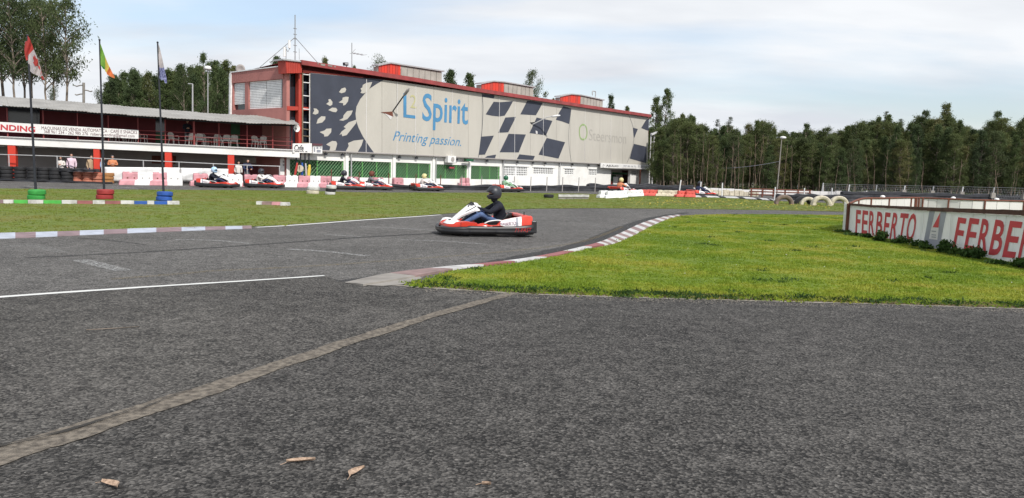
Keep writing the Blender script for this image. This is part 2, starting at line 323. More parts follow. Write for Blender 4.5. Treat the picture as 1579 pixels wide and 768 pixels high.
# ------------------------------------------------------------------ mesh helpers
def link(o, parent=None):
    COL.objects.link(o)
    if parent is not None: o.parent = parent
    return o
def tag(o, label=None, cat=None, group=None, kind=None):
    if label: o['label'] = label
    if cat: o['category'] = cat
    if group: o['group'] = group
    if kind: o['kind'] = kind
    return o
def thing(name, label, cat, loc=(0, 0, 0), rz=0.0, group=None):
    o = bpy.data.objects.new(name, None); o.location = loc; o.rotation_euler = (0, 0, rz); o.empty_display_size = 0.3
    link(o); return tag(o, label, cat, group)
class MB:
    def __init__(s): s.v = []; s.f = []; s.m = []
    def face(s, pts, mi=0):
        b = len(s.v); s.v += [Vector(p) for p in pts]; s.f.append(tuple(range(b, b + len(pts)))); s.m.append(mi); return s
    def hexa(s, p, mi=0):      # 8 points: bottom ring 0-3, top ring 4-7
        b = len(s.v); s.v += [Vector(q) for q in p]
        for f in ((3, 2, 1, 0), (4, 5, 6, 7), (0, 1, 5, 4), (1, 2, 6, 5), (2, 3, 7, 6), (3, 0, 4, 7)):
            s.f.append(tuple(b + i for i in f)); s.m.append(mi)
        return s
    def box(s, c, d, rz=0.0, mi=0, taper=1.0):
        cx, cy, cz = c; hx, hy, hz = d[0] / 2, d[1] / 2, d[2] / 2
        ca, sa = math.cos(rz), math.sin(rz); P = []
        for z, k in ((-hz, 1.0), (hz, taper)):
            for x, y in ((-hx, -hy), (hx, -hy), (hx, hy), (-hx, hy)):
                x *= k; y *= k
                P.append((cx + x * ca - y * sa, cy + x * sa + y * ca, cz + z))
        return s.hexa(P, mi)
    def tube(s, pts, r, n=6, mi=0, cap=True):
        pts = [Vector(p) for p in pts]; rs = r if isinstance(r, (list, tuple)) else [r] * len(pts)
        b = len(s.v); prev = None
        for i, p in enumerate(pts):
            d = (pts[min(i + 1, len(pts) - 1)] - pts[max(i - 1, 0)]).normalized()
            a = prev if prev is not None else (Vector((0, 0, 1)) if abs(d.z) < 0.9 else Vector((1, 0, 0)))
            e = d.cross(a).normalized(); q = e.cross(d).normalized(); prev = q
            for k in range(n):
                t = 2 * math.pi * k / n; s.v.append(p + (e * math.cos(t) + q * math.sin(t)) * rs[i])
        for i in range(len(pts) - 1):
            for k in range(n):
                a0 = b + i * n + k; a1 = b + i * n + (k + 1) % n
                s.f.append((a0, a1, a1 + n, a0 + n)); s.m.append(mi)
        if cap:
            s.f.append(tuple(b + k for k in range(n))[::-1]); s.m.append(mi)
            e = b + (len(pts) - 1) * n; s.f.append(tuple(e + k for k in range(n))); s.m.append(mi)
        return s
    def loft(s, secs, mi=0, closed=True, caps=True, loop=False):
        b = len(s.v); n = len(secs[0])
        for q in secs: s.v += [Vector(p) for p in q]
        m = len(secs)
        for i in range(m if loop else m - 1):
            for k in range(n if closed else n - 1):
                a0 = b + i * n + k; a1 = b + i * n + (k + 1) % n
                c0 = b + ((i + 1) % m) * n + k; c1 = b + ((i + 1) % m) * n + (k + 1) % n
                s.f.append((a0, a1, c1, c0)); s.m.append(mi)
        if caps and not loop:
            s.f.append(tuple(b + k for k in range(n))[::-1]); s.m.append(mi)
            e = b + (m - 1) * n; s.f.append(tuple(e + k for k in range(n))); s.m.append(mi)
        return s
    def lathe(s, prof, c=(0, 0, 0), axis='Z', n=16, mi=0, loop=False):   # prof: (radius, height)
        c = Vector(c); secs = []
        for k in range(n):
            t = 2 * math.pi * k / n; q = []
            for r, h in prof:
                if axis == 'Z': q.append(c + Vector((r * math.cos(t), r * math.sin(t), h)))
                elif axis == 'Y': q.append(c + Vector((r * math.cos(t), h, r * math.sin(t))))
                else: q.append(c + Vector((h, r * math.cos(t), r * math.sin(t))))
            secs.append(q)
        return s.loft(secs, mi, closed=loop, caps=False, loop=True)
    def ball(s, c, r, mi=0, n=10, m=7):
        rx, ry, rz = (r, r, r) if isinstance(r, (int, float)) else r
        secs = []
        for i in range(n):
            t = 2 * math.pi * i / n
            secs.append([Vector(c) + Vector((rx * math.cos(t) * math.sin(math.pi * j / m), ry * math.sin(t) * math.sin(math.pi * j / m), -rz * math.cos(math.pi * j / m))) for j in range(m + 1)])
        return s.loft(secs, mi, closed=False, caps=False, loop=True)
    def poly(s, pts3, mi=0):
        b = len(s.v); s.v += [Vector(p) for p in pts3]
        for t in tessellate_polygon([[Vector(p) for p in pts3]]): s.f.append(tuple(b + i for i in t)); s.m.append(mi)
        return s
    def build(s, name, mats, parent=None, smooth=False, base=None, kind=None):
        if not isinstance(mats, (list, tuple)): mats = [mats]
        me = bpy.data.meshes.new(name)
        o = bpy.data.objects.new(name, me)
        if parent is not None:
            off = Vector((0, 0, 0)) if base == 'local' else wloc(parent)
        else:
            if base is None:
                xs = [v.x for v in s.v]; ys = [v.y for v in s.v]; zs = [v.z for v in s.v]
                off = Vector(((min(xs) + max(xs)) / 2, (min(ys) + max(ys)) / 2, min(zs)))
            else: off = Vector(base)
            o.location = off
        me.from_pydata([tuple(v - off) for v in s.v], [], s.f)
        for mt in mats: me.materials.append(mt)
        if len(mats) > 1:
            for p, i in zip(me.polygons, s.m): p.material_index = i
        if smooth:
            me.polygons.foreach_set('use_smooth', [True] * len(me.polygons))
        me.update(); link(o, parent)
        if kind: o['kind'] = kind
        return o
def wloc(o):
    v = Vector(o.location)
    while o.parent is not None: o = o.parent; v = v + Vector(o.location)
    return v
def smooth_angle(o, deg=40):
    me = o.data
    me.polygons.foreach_set('use_smooth', [True] * len(me.polygons))
    try: me.set_sharp_from_angle(angle=math.radians(deg))
    except Exception: pass
    return o
def copy_tree(o, parent=None):
    c = o.copy(); link(c); c.parent = parent
    for ch in list(o.children): copy_tree(ch, c)
    return c
def catmull(pts, k=6, loop=False):
    pts = [Vector(p) for p in pts]; n = len(pts); out = []
    for i in range(n if loop else n - 1):
        g = (lambda j: pts[j % n]) if loop else (lambda j: pts[max(0, min(n - 1, j))])
        p0, p1, p2, p3 = g(i - 1), g(i), g(i + 1), g(i + 2)
        for j in range(k):
            t = j / k
            out.append(0.5 * ((2 * p1) + (p2 - p0) * t + (2 * p0 - 5 * p1 + 4 * p2 - p3) * t * t + (3 * p1 - p0 - 3 * p2 + p3) * t ** 3))
    if not loop: out.append(pts[-1])
    return out
def slab(pl, pix, off0, off1, mi=0, mb=None):
    """solid of a pixel quad (4 corners, tl tr br bl) on plane pl between two offsets"""
    mb = mb or MB(); L = [pl.loc(x, y, off1) for x, y in pix]
    o = [3, 2, 1, 0]
    back = [pl.W(L[i][0], L[i][1], off0) for i in o]; front = [pl.W(L[i][0], L[i][1], off1) for i in o]
    return mb.hexa(back + front, mi)
def sbox(pl, s0, s1, z0, z1, o0, o1, mb=None, mi=0):
    mb = mb or MB()
    P = [pl.W(s0, z0, o0), pl.W(s1, z0, o0), pl.W(s1, z0, o1), pl.W(s0, z0, o1)]
    Q = [p + Vector((0, 0, z1 - z0)) for p in P]
    return mb.hexa(P + Q, mi)
TXT = {}
def text_geo(s, bold=0.0, shear=0.0):
    key = (s, bold, shear)
    if key in TXT: return TXT[key]
    cu = bpy.data.curves.new('t', 'FONT'); cu.body = s; cu.offset = bold; cu.resolution_u = 3; cu.shear = shear
    ob = bpy.data.objects.new('t', cu); COL.objects.link(ob); bpy.context.view_layer.update()
    me = bpy.data.meshes.new_from_object(ob.evaluated_get(bpy.context.evaluated_depsgraph_get()))
    V = [(v.co.x, v.co.y) for v in me.vertices]; F = [tuple(p.vertices) for p in me.polygons]
    bpy.data.objects.remove(ob); bpy.data.meshes.remove(me); bpy.data.curves.remove(cu)
    TXT[key] = (V, F); return V, F
CAP = max(y for x, y in text_geo('H')[0])
def text_on(s, BL, BR, TL, fn, bold=0.0, shear=0.0, mb=None, mi=0, cap=None, flip=False):
    """BL, BR, TL: 2D points of baseline ends and top-left; fn maps 2D to world"""
    V, F = text_geo(s, bold, shear); x0 = min(v[0] for v in V); x1 = max(v[0] for v in V); cp = cap or CAP
    mb = mb or MB(); b = len(mb.v)
    for x, y in V:
        a = (x - x0) / (x1 - x0); c = y / cp
        mb.v.append(Vector(fn(BL[0] + a * (BR[0] - BL[0]) + c * (TL[0] - BL[0]), BL[1] + a * (BR[1] - BL[1]) + c * (TL[1] - BL[1]))))
    for f in F: mb.f.append(tuple(b + i for i in f)); mb.m.append(mi)
    return mb

# ------------------------------------------------------------------ ground, track, grass
def sheet(name, pts, z, mat, parent=None, kind='structure', rough=0.0, label=None):
    P = []
    n = len(pts)
    for i in range(n):
        a = Vector(pts[i]); b = Vector(pts[(i + 1) % n]); a.z = b.z = 0
        d = (b - a).length; k = max(1, int(min(d / 0.25, 400))) if rough > 0 else 1
        for j in range(k):
            q = a.lerp(b, j / k)
            if rough > 0:
                w = noise.noise(Vector((q.x * 1.3, q.y * 1.3, 0))) * 1.0 + noise.noise(Vector((q.x * 5, q.y * 5, 3))) * 0.5
                nn = Vector((-(b - a).y, (b - a).x, 0)).normalized(); q = q + nn * w * rough
            P.append(Vector((q.x, q.y, z)))
    mb = MB().poly(P)
    for i, f in enumerate(mb.f):      # face up
        a, b, c = (mb.v[j] for j in f)
        if (b - a).cross(c - a).z < 0: mb.f[i] = f[::-1]
    o = mb.build(name, mat, parent, base=(0, 0, 0) if parent is None else None)
    if kind: o['kind'] = kind
    if label: o['label'] = label
    return o, P
mb = MB(); mb.face([(-600, -100, -0.03), (600, -100, -0.03), (600, 900, -0.03), (-600, 900, -0.03)])
tag(mb.build('ground', M['soil'], base=(0, 0, 0)), 'wooded ground around the circuit', kind='structure')
sheet('track', [(-70, -25, 0), (75, -25, 0), (75, 78, 0), (10, 100, 0), (-70, 88, 0)], 0.0, A_track, label='grey asphalt race track')
def gpx(L): return [G(x, y) for x, y in L]
up_low = [(-60, 366), (0, 363.5), (140, 358), (280, 353), (380, 350.5), (440, 347.5), (500, 343), (560, 338.5), (630, 334), (700, 329), (760, 324.5), (820, 322), (900, 321.4), (1000, 321.8), (1100, 323), (1200, 324.5), (1300, 326.5), (1420, 329.5)]
up_top = [(1420, 319), (1330, 315), (1260, 312.5), (1190, 310), (1140, 306.5), (1075, 303), (1040, 303), (960, 302), (900, 299), (800, 297.5), (680, 297.3), (558, 297), (470, 294.5), (350, 293.5), (230, 293), (120, 292), (0, 291), (-80, 290)]
grass_up = gpx(up_low + up_top)
sheet('infield_grass_ground', grass_up, 0.012, GRASSD, rough=0.10, label='drab grass strip between the two track straights')
in_edge = [(628, 441), (660, 431), (700, 418.5), (760, 411), (830, 401.5), (900, 387), (930, 380), (970, 366), (1000, 351), (1030, 338), (1060, 332.5), (1100, 331), (1200, 331), (1300, 332), (1450, 337)]
grass_in = gpx(in_edge) + [Vector((26, 22, 0)), Vector((16, 10, 0))] + gpx([(1640, 477), (1579, 474.5), (1450, 470), (1300, 466), (1150, 462), (1000, 458), (900, 455), (800, 451.5), (740, 447.5), (690, 444)])
sheet('verge_grass_ground', grass_in, 0.012, GRASS, rough=0.09, label='bright green grass verge on the right')
# darker near tarmac to the camera side of the joint
dk = gpx([(790, 452.5), (1000, 459), (1300, 467), (1579, 476), (1700, 481)]) + [Vector((40, 6, 0)), Vector((40, -24, 0)), Vector((-40, -24, 0))] + gpx([(-150, 745), (0, 703), (178, 648), (310, 606), (443, 560), (600, 507)])
sheet('near_asphalt', dk, 0.004, A_dark, rough=0.02, label='darker asphalt nearest the camera')
sheet('middle_asphalt', gpx([(-200, 478), (0, 460.5), (250, 443), (500, 426.5), (545, 438), (640, 445), (740, 450.5), (792, 453), (600, 507), (443, 560), (310, 606), (178, 648), (0, 703), (-150, 745)]) + [Vector((-12, 3.0, 0))], 0.003, A_mid, rough=0.02, label='asphalt left of the sandy joint, darker tone painting the lost grazing sheen')
# crumbling joint strip with cracks
def ribbon(name, cen, wid, z, mat, k=40, jag=0.0, thick=0.0, parent=None, kind=None, seed=0.0, label=None, th=0.0):
    """cen: ground points, wid: widths in m; raised strip with uneven edges"""
    C = catmull(cen, k); n = len(C); mb = MB(); secs = []
    for i, p in enumerate(C):
        d = (C[min(i + 1, n - 1)] - C[max(i - 1, 0)]).normalized(); nn = Vector((-d.y, d.x, 0))
        t = i / (n - 1) * (len(wid) - 1); a = int(min(t, len(wid) - 2)); w = wid[a] + (wid[a + 1] - wid[a]) * (t - a)
        j1 = noise.noise(Vector((p.x * 3, p.y * 3, seed))) * jag + noise.noise(Vector((p.x * 14, p.y * 14, seed))) * jag * 0.5
        j2 = noise.noise(Vector((p.x * 3, p.y * 3, seed + 9))) * jag + noise.noise(Vector((p.x * 14, p.y * 14, seed + 4))) * jag * 0.5
        q = []
        for u in (-1, -0.6, -0.2, 0.2, 0.6, 1):
            e = w / 2 * u + (j1 if u < 0 else j2) * abs(u)
            zz = z + (th * (0.6 + 0.8 * noise.noise(Vector((p.x * 4 + u, p.y * 4, 5)))) if abs(u) < 0.9 else 0)
            q.append(Vector((p.x, p.y, 0)) + nn * e + Vector((0, 0, zz)))
        secs.append(q)
    mb.loft(secs, 0, closed=False, caps=False)
    for i, f in enumerate(mb.f):
        a, b, c = (mb.v[j] for j in f[:3])
        if (b - a).cross(c - a).z < 0: mb.f[i] = f[::-1]
    o = mb.build(name, mat, parent, base=(0, 0, 0) if parent is None else None)
    if kind: o['kind'] = kind
    if label: o['label'] = label
    return o
def wpx(x, y, w): return w
js = [(-260, 775), (-120, 738), (0, 702), (90, 676), (178, 648), (310, 606), (443, 560), (600, 508), (700, 478), (792, 452)]
jw = [0.34, 0.32, 0.29, 0.27, 0.24, 0.21, 0.18, 0.16, 0.16, 0.15]
strip = ribbon('joint_strip', gpx(js), jw, 0.009, M['strip'], 40, 0.028, kind='structure', th=0.0015, label='crumbling sandy joint running diagonally across the asphalt')
ribbon('crack', gpx([(-60, 712), (0, 692), (50, 681), (110, 666), (178, 645), (205, 634)]), [0.015, 0.03, 0.02, 0.032, 0.016, 0.006], 0.022, M['crackm'], 16, 0.014, parent=strip)
ribbon('crack', gpx([(205, 640), (260, 617), (300, 601)]), [0.005, 0.014, 0.004], 0.022, M['crackm'], 16, 0.012, seed=3, parent=strip)
# sandy lip where grass meets tarmac
ribbon('grit_edge', gpx([(560, 438), (640, 443), (740, 449), (800, 453), (1000, 460), (1300, 468), (1579, 477), (1660, 480)]), [0.05, 0.09, 0.09, 0.10, 0.07, 0.06, 0.06, 0.06], 0.0075, M['sand'], 30, 0.05, kind='structure', label='line of pale grit along the grass edge')
# markings
WP = worn_paint('white_track_paint', (0.62, 0.62, 0.60), 1.0, 9)
FP = clear_paint('faded_track_paint', (0.34, 0.34, 0.33), 0.15)
FP2 = clear_paint('stronger_faded_paint', (0.36, 0.36, 0.35), 0.38)
YP = clear_paint('yellow_flecks', (0.38, 0.27, 0.09), 0.10)
DP = clear_paint('rubber_line', (0.035, 0.034, 0.034), 0.5)
ribbon('track_marking', gpx([(-120, 467.5), (0, 458.5), (120, 450), (250, 441.5), (380, 433.5), (500, 425.5)]), [0.13, 0.12, 0.11, 0.10, 0.09, 0.07], 0.006, WP, 12, 0.012, kind='structure', label='long white painted line crossing the left foreground')
ribbon('track_marking', gpx([(395, 350.8), (440, 348.3), (500, 344), (560, 339.5), (630, 335), (680, 331.5)]), [0.14, 0.16, 0.16, 0.16, 0.16, 0.12], 0.006, WP, 8, 0.012, kind='structure', label='white edge line along the grass')
for L, w, mt in [([(5, 381), (50, 379), (95, 390)], .22, FP), ([(88, 401), (128, 401)], .14, FP), ([(122, 401), (192, 418)], .24, FP2), ([(145, 418.5), (196, 417.5)], .12, FP),
              ([(270, 370), (330, 371), (385, 376)], .12, FP2), ([(445, 384.5), (500, 388), (567, 395)], .16, FP2), ([(500, 362), (556, 365)], .12, FP2), ([(555, 350), (612, 352), (668, 355.5)], .12, FP2),
              ([(618, 370), (680, 372), (750, 377)], .13, FP2), ([(822, 342), (900, 346)], .08, FP), ([(810, 330), (900, 333)], .08, FP), ([(822, 352), (872, 352.5)], .1, FP), ([(660, 343), (678, 343)], .1, FP2), ([(880, 336), (930, 352)], .12, FP), ([(230, 283.5), (110, 286)], .2, FP), ([(160, 287), (215, 291)], .25, FP2), ([(40, 287), (90, 290.5)], .25, FP2), ([(0, 283), (60, 284.5)], .25, FP2), ([(248, 291), (300, 290.5)], .25, FP)]:
    ribbon('track_marking', gpx(L), [w] * len(L), 0.0055, mt, 10, 0.02, kind='structure', label='worn white grid marking')
ribbon('track_marking', gpx([(170, 431), (260, 424), (330, 418), (400, 415), (520, 408), (660, 398), (800, 386), (900, 372), (960, 350)]), [0.12] * 9, 0.0052, YP, 12, 0.03, kind='structure', label='faint yellow dotted line')
ribbon('tyre_mark', gpx([(40, 397.5), (200, 390), (330, 382), (430, 375), (560, 366), (690, 359)]), [0.10, .12, .12, .14, .16, .22], 0.0048, DP, 12, 0.03, kind='structure', label='dark rubber line leading to the kart')
ribbon('tyre_mark', gpx([(120, 367), (180, 372), (225, 378)]), [0.07, .09, .05], 0.0048, DP, 12, 0.03, kind='structure', label='short dark skid line by the left kerb')
ribbon('tyre_mark', gpx([(520, 434), (600, 426), (700, 414), (800, 398), (900, 376), (960, 352), (1010, 336), (1060, 328)]), [0.15, .3, .35, .4, .4, .4, .4, .3], 0.0048, DP, 12, 0.06, kind='structure', label='dark rubber band hugging the inner kerb')

# kerbs, every painted block a piece of its own
def kerb(name, label, line_a, line_b, cuts, mats, h0, h1, group=None):
    """line_a: track side, line_b: grass side (ground points), cuts: fractions"""
    A = catmull(line_a, 12); B = catmull(line_b, 12)
    def ev(L, t):
        x = t * (len(L) - 1); i = int(min(x, len(L) - 2)); return L[i].lerp(L[i + 1], x - i)
    root = thing(name, label, 'kerb', ev(A, 0.5))
    for i in range(len(cuts) - 1):
        m_ = MB(); secs = []
        for j in range(5):
            t = cuts[i] + (cuts[i + 1] - cuts[i]) * j / 4
            a, b = ev(A, t), ev(B, t); a = a.copy(); b = b.copy(); a.z = b.z = 0
            c = a.lerp(b, 0.65)
            wob = 0.004 * math.sin(i * 7.3)
            secs.append([Vector((a.x, a.y, -0.02)), Vector((a.x, a.y, h0)), Vector((c.x, c.y, h0 + (h1 - h0) * 0.8 + wob)), Vector((b.x, b.y, h1 + wob)), Vector((b.x, b.y, -0.02))])
        m_.loft(secs); m_.build('kerb_block', mats[i % len(mats)], root)
    return root
# left outer kerb
la = gpx([(-80, 371.5), (0, 368.5), (80, 365), (170, 361), (280, 356.5), (388, 352.5)])
lb = gpx([(-80, 365), (0, 362), (80, 359.3), (170, 356.2), (280, 352.4), (388, 350)])
kerb('track_kerb', 'low worn kerb of pale and mauve blocks along the left grass edge', la, lb, [0, .09, .17, .26, .34, .42, .50, .58, .65, .73, .80, .86, .91, .96, 1.0], [M['kb_mauve'], M['kb_mauve'], M['kb_bluew']] + [M['kb_mauve'], M['kb_bluew']] * 6, 0.008, 0.035)
# inner apex kerb
ia = gpx([(532, 436), (600, 421.5), (680, 412), (760, 404.5), (830, 395), (900, 380), (935, 369.5), (960, 358), (990, 344), (1020, 335), (1046, 331)])
ib = gpx([(560, 441.5), (640, 428.5), (712, 415), (780, 407), (850, 397), (913, 382.5), (948, 376.5), (975, 365), (1003, 350), (1030, 338.5), (1050, 332.5)])
cuts = [0, .10, .18, .25, .32, .39, .45, .50, .55] + [0.55 + 0.45 * i / 26 for i in range(1, 27)]
kerb('track_kerb', 'long red and white kerb curving along the inner apex', ia, ib, cuts, [M['concrete'], M['kb_worn'], M['kb_white'], M['kb_red'], M['kb_white'], M['kb_red'], M['kb_white'], M['kb_red']] + [M['kb_white'], M['kb_worn']] * 14, 0.008, 0.03)
sheet('concrete_apron', gpx([(530, 436.5), (560, 431), (640, 423), (652, 430), (620, 440), (590, 442), (555, 440)]), 0.010, M['concrete'], rough=0.02, label='broken concrete tip at the start of the inner kerb')
# coloured kerb in front of the flag poles
pal = [M['kb_mauve'], M['kb_white'], M['kb_green'], M['kb_white'], M['kb_green'], M['kb_white'], M['kb_red'], M['kb_white'], M['kb_red'], M['kb_white'], M['kb_blue'], M['kb_white'], M['kb_blue'], M['kb_white']]
xs = [-3, 5, 21, 43, 67, 95, 119, 143, 162, 186, 207, 227, 238, 258, 277]
froot = thing('flag_kerb', 'straight kerb of green, white, red and blue blocks before the flag poles', 'kerb', G(137, 315))
for i in range(len(xs) - 1):
    a = G(xs[i] + 0.25, 314.2 + 0.006 * xs[i]); b = G(xs[i + 1] - 0.25, 314.2 + 0.006 * xs[i + 1]); a.z = b.z = 0
    d = (b - a).normalized(); nn = Vector((-d.y, d.x, 0)); a = a; h = 0.12 + 0.008 * math.sin(i * 3)
    MB().hexa([a, b, b + nn * 0.22, a + nn * 0.22, a + Vector((0, 0, h)), b + Vector((0, 0, h)), b + nn * 0.2 + Vector((0, 0, h)), a + nn * 0.2 + Vector((0, 0, h))]).build('kerb_block', pal[i], froot)

# grass blades: real tufts, nobody could count them
def in_poly(x, y, P):
    c = np.zeros(len(x), bool); n = len(P)
    for i in range(n):
        x1, y1, x2, y2 = P[i].x, P[i].y, P[(i + 1) % n].x, P[(i + 1) % n].y
        if y1 == y2: continue
        k = ((y1 > y) != (y2 > y)) & (x < (x2 - x1) * (y - y1) / (y2 - y1) + x1); c ^= k
    return c
def blades(name, P, n, mat, label, hmin, hmax, wk=1.0, bias=1.0, grow=0.06):
    x0, x1 = min(p.x for p in P), max(p.x for p in P); y0, y1 = min(p.y for p in P), max(p.y for p in P)
    X = []; Y = []; cnt = 0
    while cnt < n:
        x = NP.uniform(x0 - .1, x1 + .1, n * 2); y = y0 - 0.1 + (y1 - y0 + .2) * NP.uniform(0, 1, n * 2) ** bias
        kx = NP.normal(0, grow, (2, n * 2))
        k = in_poly(x, y, P) & (np.abs(x) < y * 0.75 + 2); X.append((x + kx[0])[k]); Y.append((y + kx[1])[k]); cnt += k.sum()
    x = np.concatenate(X)[:n]; y = np.concatenate(Y)[:n]
    d = np.sqrt(x * x + y * y); lump = np.array([noise.noise(Vector((a * 1.1, b * 1.1, 0))) + 0.6 * noise.noise(Vector((a * 4, b * 4, 7))) for a, b in zip(x[::8], y[::8])]).repeat(8)[:n] if n % 8 == 0 else np.zeros(n)
    # lump is sampled per eight blades: put those eight near each other
    for k in range(1, 8):
        x[k::8] = x[0::8] + NP.normal(0, 0.035 + 0.001 * d[0::8], len(x[0::8])); y[k::8] = y[0::8] + NP.normal(0, 0.035 + 0.001 * d[0::8], len(x[0::8]))
    h = NP.uniform(hmin, hmax, n) * (1.0 + 0.8 * np.clip(lump, -0.6, 1)) ; w = (0.004 + 0.0006 * d) * wk
    th = NP.uniform(0, 2 * math.pi, n); ln = NP.normal(0, 0.5, (2, n)) * h
    V = np.zeros((n, 3, 3)); cx, sx = np.cos(th) * w, np.sin(th) * w
    V[:, 0] = np.stack([x - cx, y - sx, np.full(n, 0.008)], 1); V[:, 1] = np.stack([x + cx, y + sx, np.full(n, 0.008)], 1)
    V[:, 2] = np.stack([x + ln[0], y + ln[1], 0.01 + h], 1)
    return tri_mesh(name, V.reshape(-1, 3), mat, label)
def tri_mesh(name, V, mat, label=None, parent=None, kind='stuff'):
    me = bpy.data.meshes.new(name); nv = len(V); nt = nv // 3
    me.vertices.add(nv); me.vertices.foreach_set('co', V.astype(np.float32).ravel())
    me.loops.add(nv); me.loops.foreach_set('vertex_index', np.arange(nv, dtype=np.int32))
    me.polygons.add(nt); me.polygons.foreach_set('loop_start', np.arange(0, nv, 3, dtype=np.int32))
    me.update(calc_edges=True); me.materials.append(mat)
    if name is None: return me
    o = bpy.data.objects.new(name, me); link(o, parent)
    if kind: o['kind'] = kind
    if label: o['label'] = label; o['category'] = 'grass'
    return o
blades('grass', grass_in, 320000, GRASS, 'short bright green grass blades on the right verge', 0.010, 0.030, .75, 1.7)
blades('grass', grass_up, 160000, GRASSD, 'short drab olive grass blades on the infield strip', 0.008, 0.022, 1.0, 1.2)
def bits(name, label, P, n, mat, size, z=.02, tall=.5, cat='grass', hh=None):
    xs_, ys_ = [], []
    x0, x1, y0, y1 = min(p.x for p in P), max(p.x for p in P), min(p.y for p in P), max(p.y for p in P)
    x = NP.uniform(x0, x1, n * 30); y = NP.uniform(y0, y1, n * 30); k = in_poly(x, y, P); x, y = x[k][:n], y[k][:n]; V = []
    for a, b in zip(x, y):
        s_ = size * NP.uniform(.6, 1.4); zz = z if hh is None else NP.uniform(*hh); t0 = NP.uniform(0, 6.28); P4 = [(a + s_ * math.cos(t0 + q), b + s_ * math.sin(t0 + q), zz) for q in (0, 2.1, 4.2)]; T_ = (a, b, zz + s_ * tall)
        for i in range(3): V += [P4[i], P4[(i + 1) % 3], T_]
    o = tri_mesh(name, np.array(V), mat, label); o['category'] = cat; return o
bits('daisies', 'tiny white daisies scattered in the verge and infield grass', grass_in, 90, M['kb_white'], .016, cat='flowers', hh=(.03, .045))
bits('yellow_flowers', 'tiny yellow flowers in the far infield grass', gpx([(1100, 321), (1280, 324), (1280, 314), (1150, 309), (960, 306), (960, 316)]), 260, M['flagy'], .035, cat='flowers', hh=(.03, .05))
edge_px = [(655, 444), (690, 445), (740, 449), (800, 453), (900, 456.5), (1000, 459.5), (1150, 463.5), (1300, 467.5), (1450, 472), (1600, 477)]
band = gpx(edge_px) + gpx([(x, y - 7) for x, y in edge_px[::-1]])
bits('edge_moss', 'brownish moss and dead stems along the front edge of the verge', band, 2600, M['mossm'], .022, .006, .8, 'moss')
bits('edge_grit', 'loose pale grit strewn beside the verge edge', gpx([(x, y + 7) for x, y in edge_px]) + gpx([(x, y - 1) for x, y in edge_px[::-1]]), 1500, M['sand'], .008, .006, .6, 'grit')
bits('loose_stones', 'little pale stones lying on the near asphalt', dk, 260, M['concrete'], .006, .006, .8, 'stones')
# dead leaves
def dead_leaf(label, px, py, length, rz, w=0.028, curl=0.02):
    p = G(px, py); mbx = MB(); secs = []
    for i in range(9):
        t = i / 8; x = (t - 0.5) * length; ww = w * math.sin(math.pi * (0.08 + 0.9 * t)) ** 0.8; yb = curl * math.sin(math.pi * t) * 1.2
        z = 0.012 + curl * (abs(t - 0.5) * 1.4) ** 2
        secs.append([Vector((x, yb - ww, z + 0.010)), Vector((x, yb - ww * 0.4, z)), Vector((x, yb, z - 0.003)), Vector((x, yb + ww * 0.4, z)), Vector((x, yb + ww, z + 0.012))])
    mbx.loft(secs, closed=False, caps=False)
    R2 = Matrix.Rotation(rz, 3, 'Z'); mbx.v = [R2 @ v + p for v in mbx.v]
    root = thing('dead_leaf', label, 'leaf', p); o = mbx.build('blade', M['dryleaf'], root, smooth=True)
    st = MB().tube([R2 @ Vector((-length / 2, 0, 0.02)) + p, R2 @ Vector((-length / 2 - 0.03, -0.006, 0.012)) + p], 0.0018, 5).build('stalk', M['dryleaf'], root)
tw = MB().tube(catmull([G(133, 508.5, .012), G(160, 507, .016), G(185, 505.5, .012), G(214, 503.5, .014)], 4), .0038, 5).build('twig', M['bark']); tag(tw, 'thin reddish twig lying on the asphalt left of the sandy joint', 'twig')
dead_leaf('curved brown dead leaf nearest the bottom left corner of the asphalt', 168, 754, 0.125, -0.5, 0.023, 0.02)
dead_leaf('crinkled brown dead leaf lying nearly level left of the upright leaf', 464, 717, 0.145, 0.3, 0.018, 0.022)
dead_leaf('pale brown dead leaf standing on its narrow end beside the crinkled one', 551, 733, 0.125, 1.15, 0.024, 0.016)
dead_leaf('tiny brown leaf scrap at the bottom edge of the asphalt', 750, 751, 0.045, 0.0, 0.008, 0.006)
dead_leaf('small yellow leaf lying in the bright green grass', 969, 395, 0.10, 0.3, 0.025, 0.012)

# ------------------------------------------------------------------ main building
P0 = col(480, 54.0); rv = ray(1764, Hy(1764)); FA = Plane(P0, P0 + Vector((rv.x, rv.y, 0)))
fs = lambda px, py, off=0: FA.loc(px, py, off)
bld = thing('karting_building', 'long two storey building with red roof edge and white ground floor', 'building', FA.W(20, 0))
def B(mb, name, mat, parent=None, **k): return mb.build(name, mat, parent or bld, **k)
zmid = fs(700, 242.5)[1]; s_l = fs(442, 240)[0]; s_r = fs(1001, 255)[0]
s_rec0, s_rec1 = fs(931, 262)[0], fs(986, 262)[0]
holes = []
wins = [(447, 530, 247, 272), (537, 603, 249, 274), (610, 664, 251.3, 274.8), (671, 720, 254, 275.8), (726, 770.5, 256, 276.6)]
lats = [(777, 813, 257.2, 271), (823, 853, 259, 268.3), (871, 884, 260.5, 269), (908, 920, 261.3, 270), (974, 984, 263, 271.3)]
def prect(w):
    a = fs(w[0], (w[2] + w[3]) / 2)[0]; b = fs(w[1], (w[2] + w[3]) / 2)[0]; xm = (w[0] + w[1]) / 2
    return a, b, fs(xm, w[3])[1], fs(xm, w[2])[1]
WR = [prect(w) for w in wins]; LR = [prect(w) for w in lats]
s_r0 = fs(942, 270)[0]; s_r1 = fs(972, 270)[0]; z_r = fs(955, 262.2)[1]
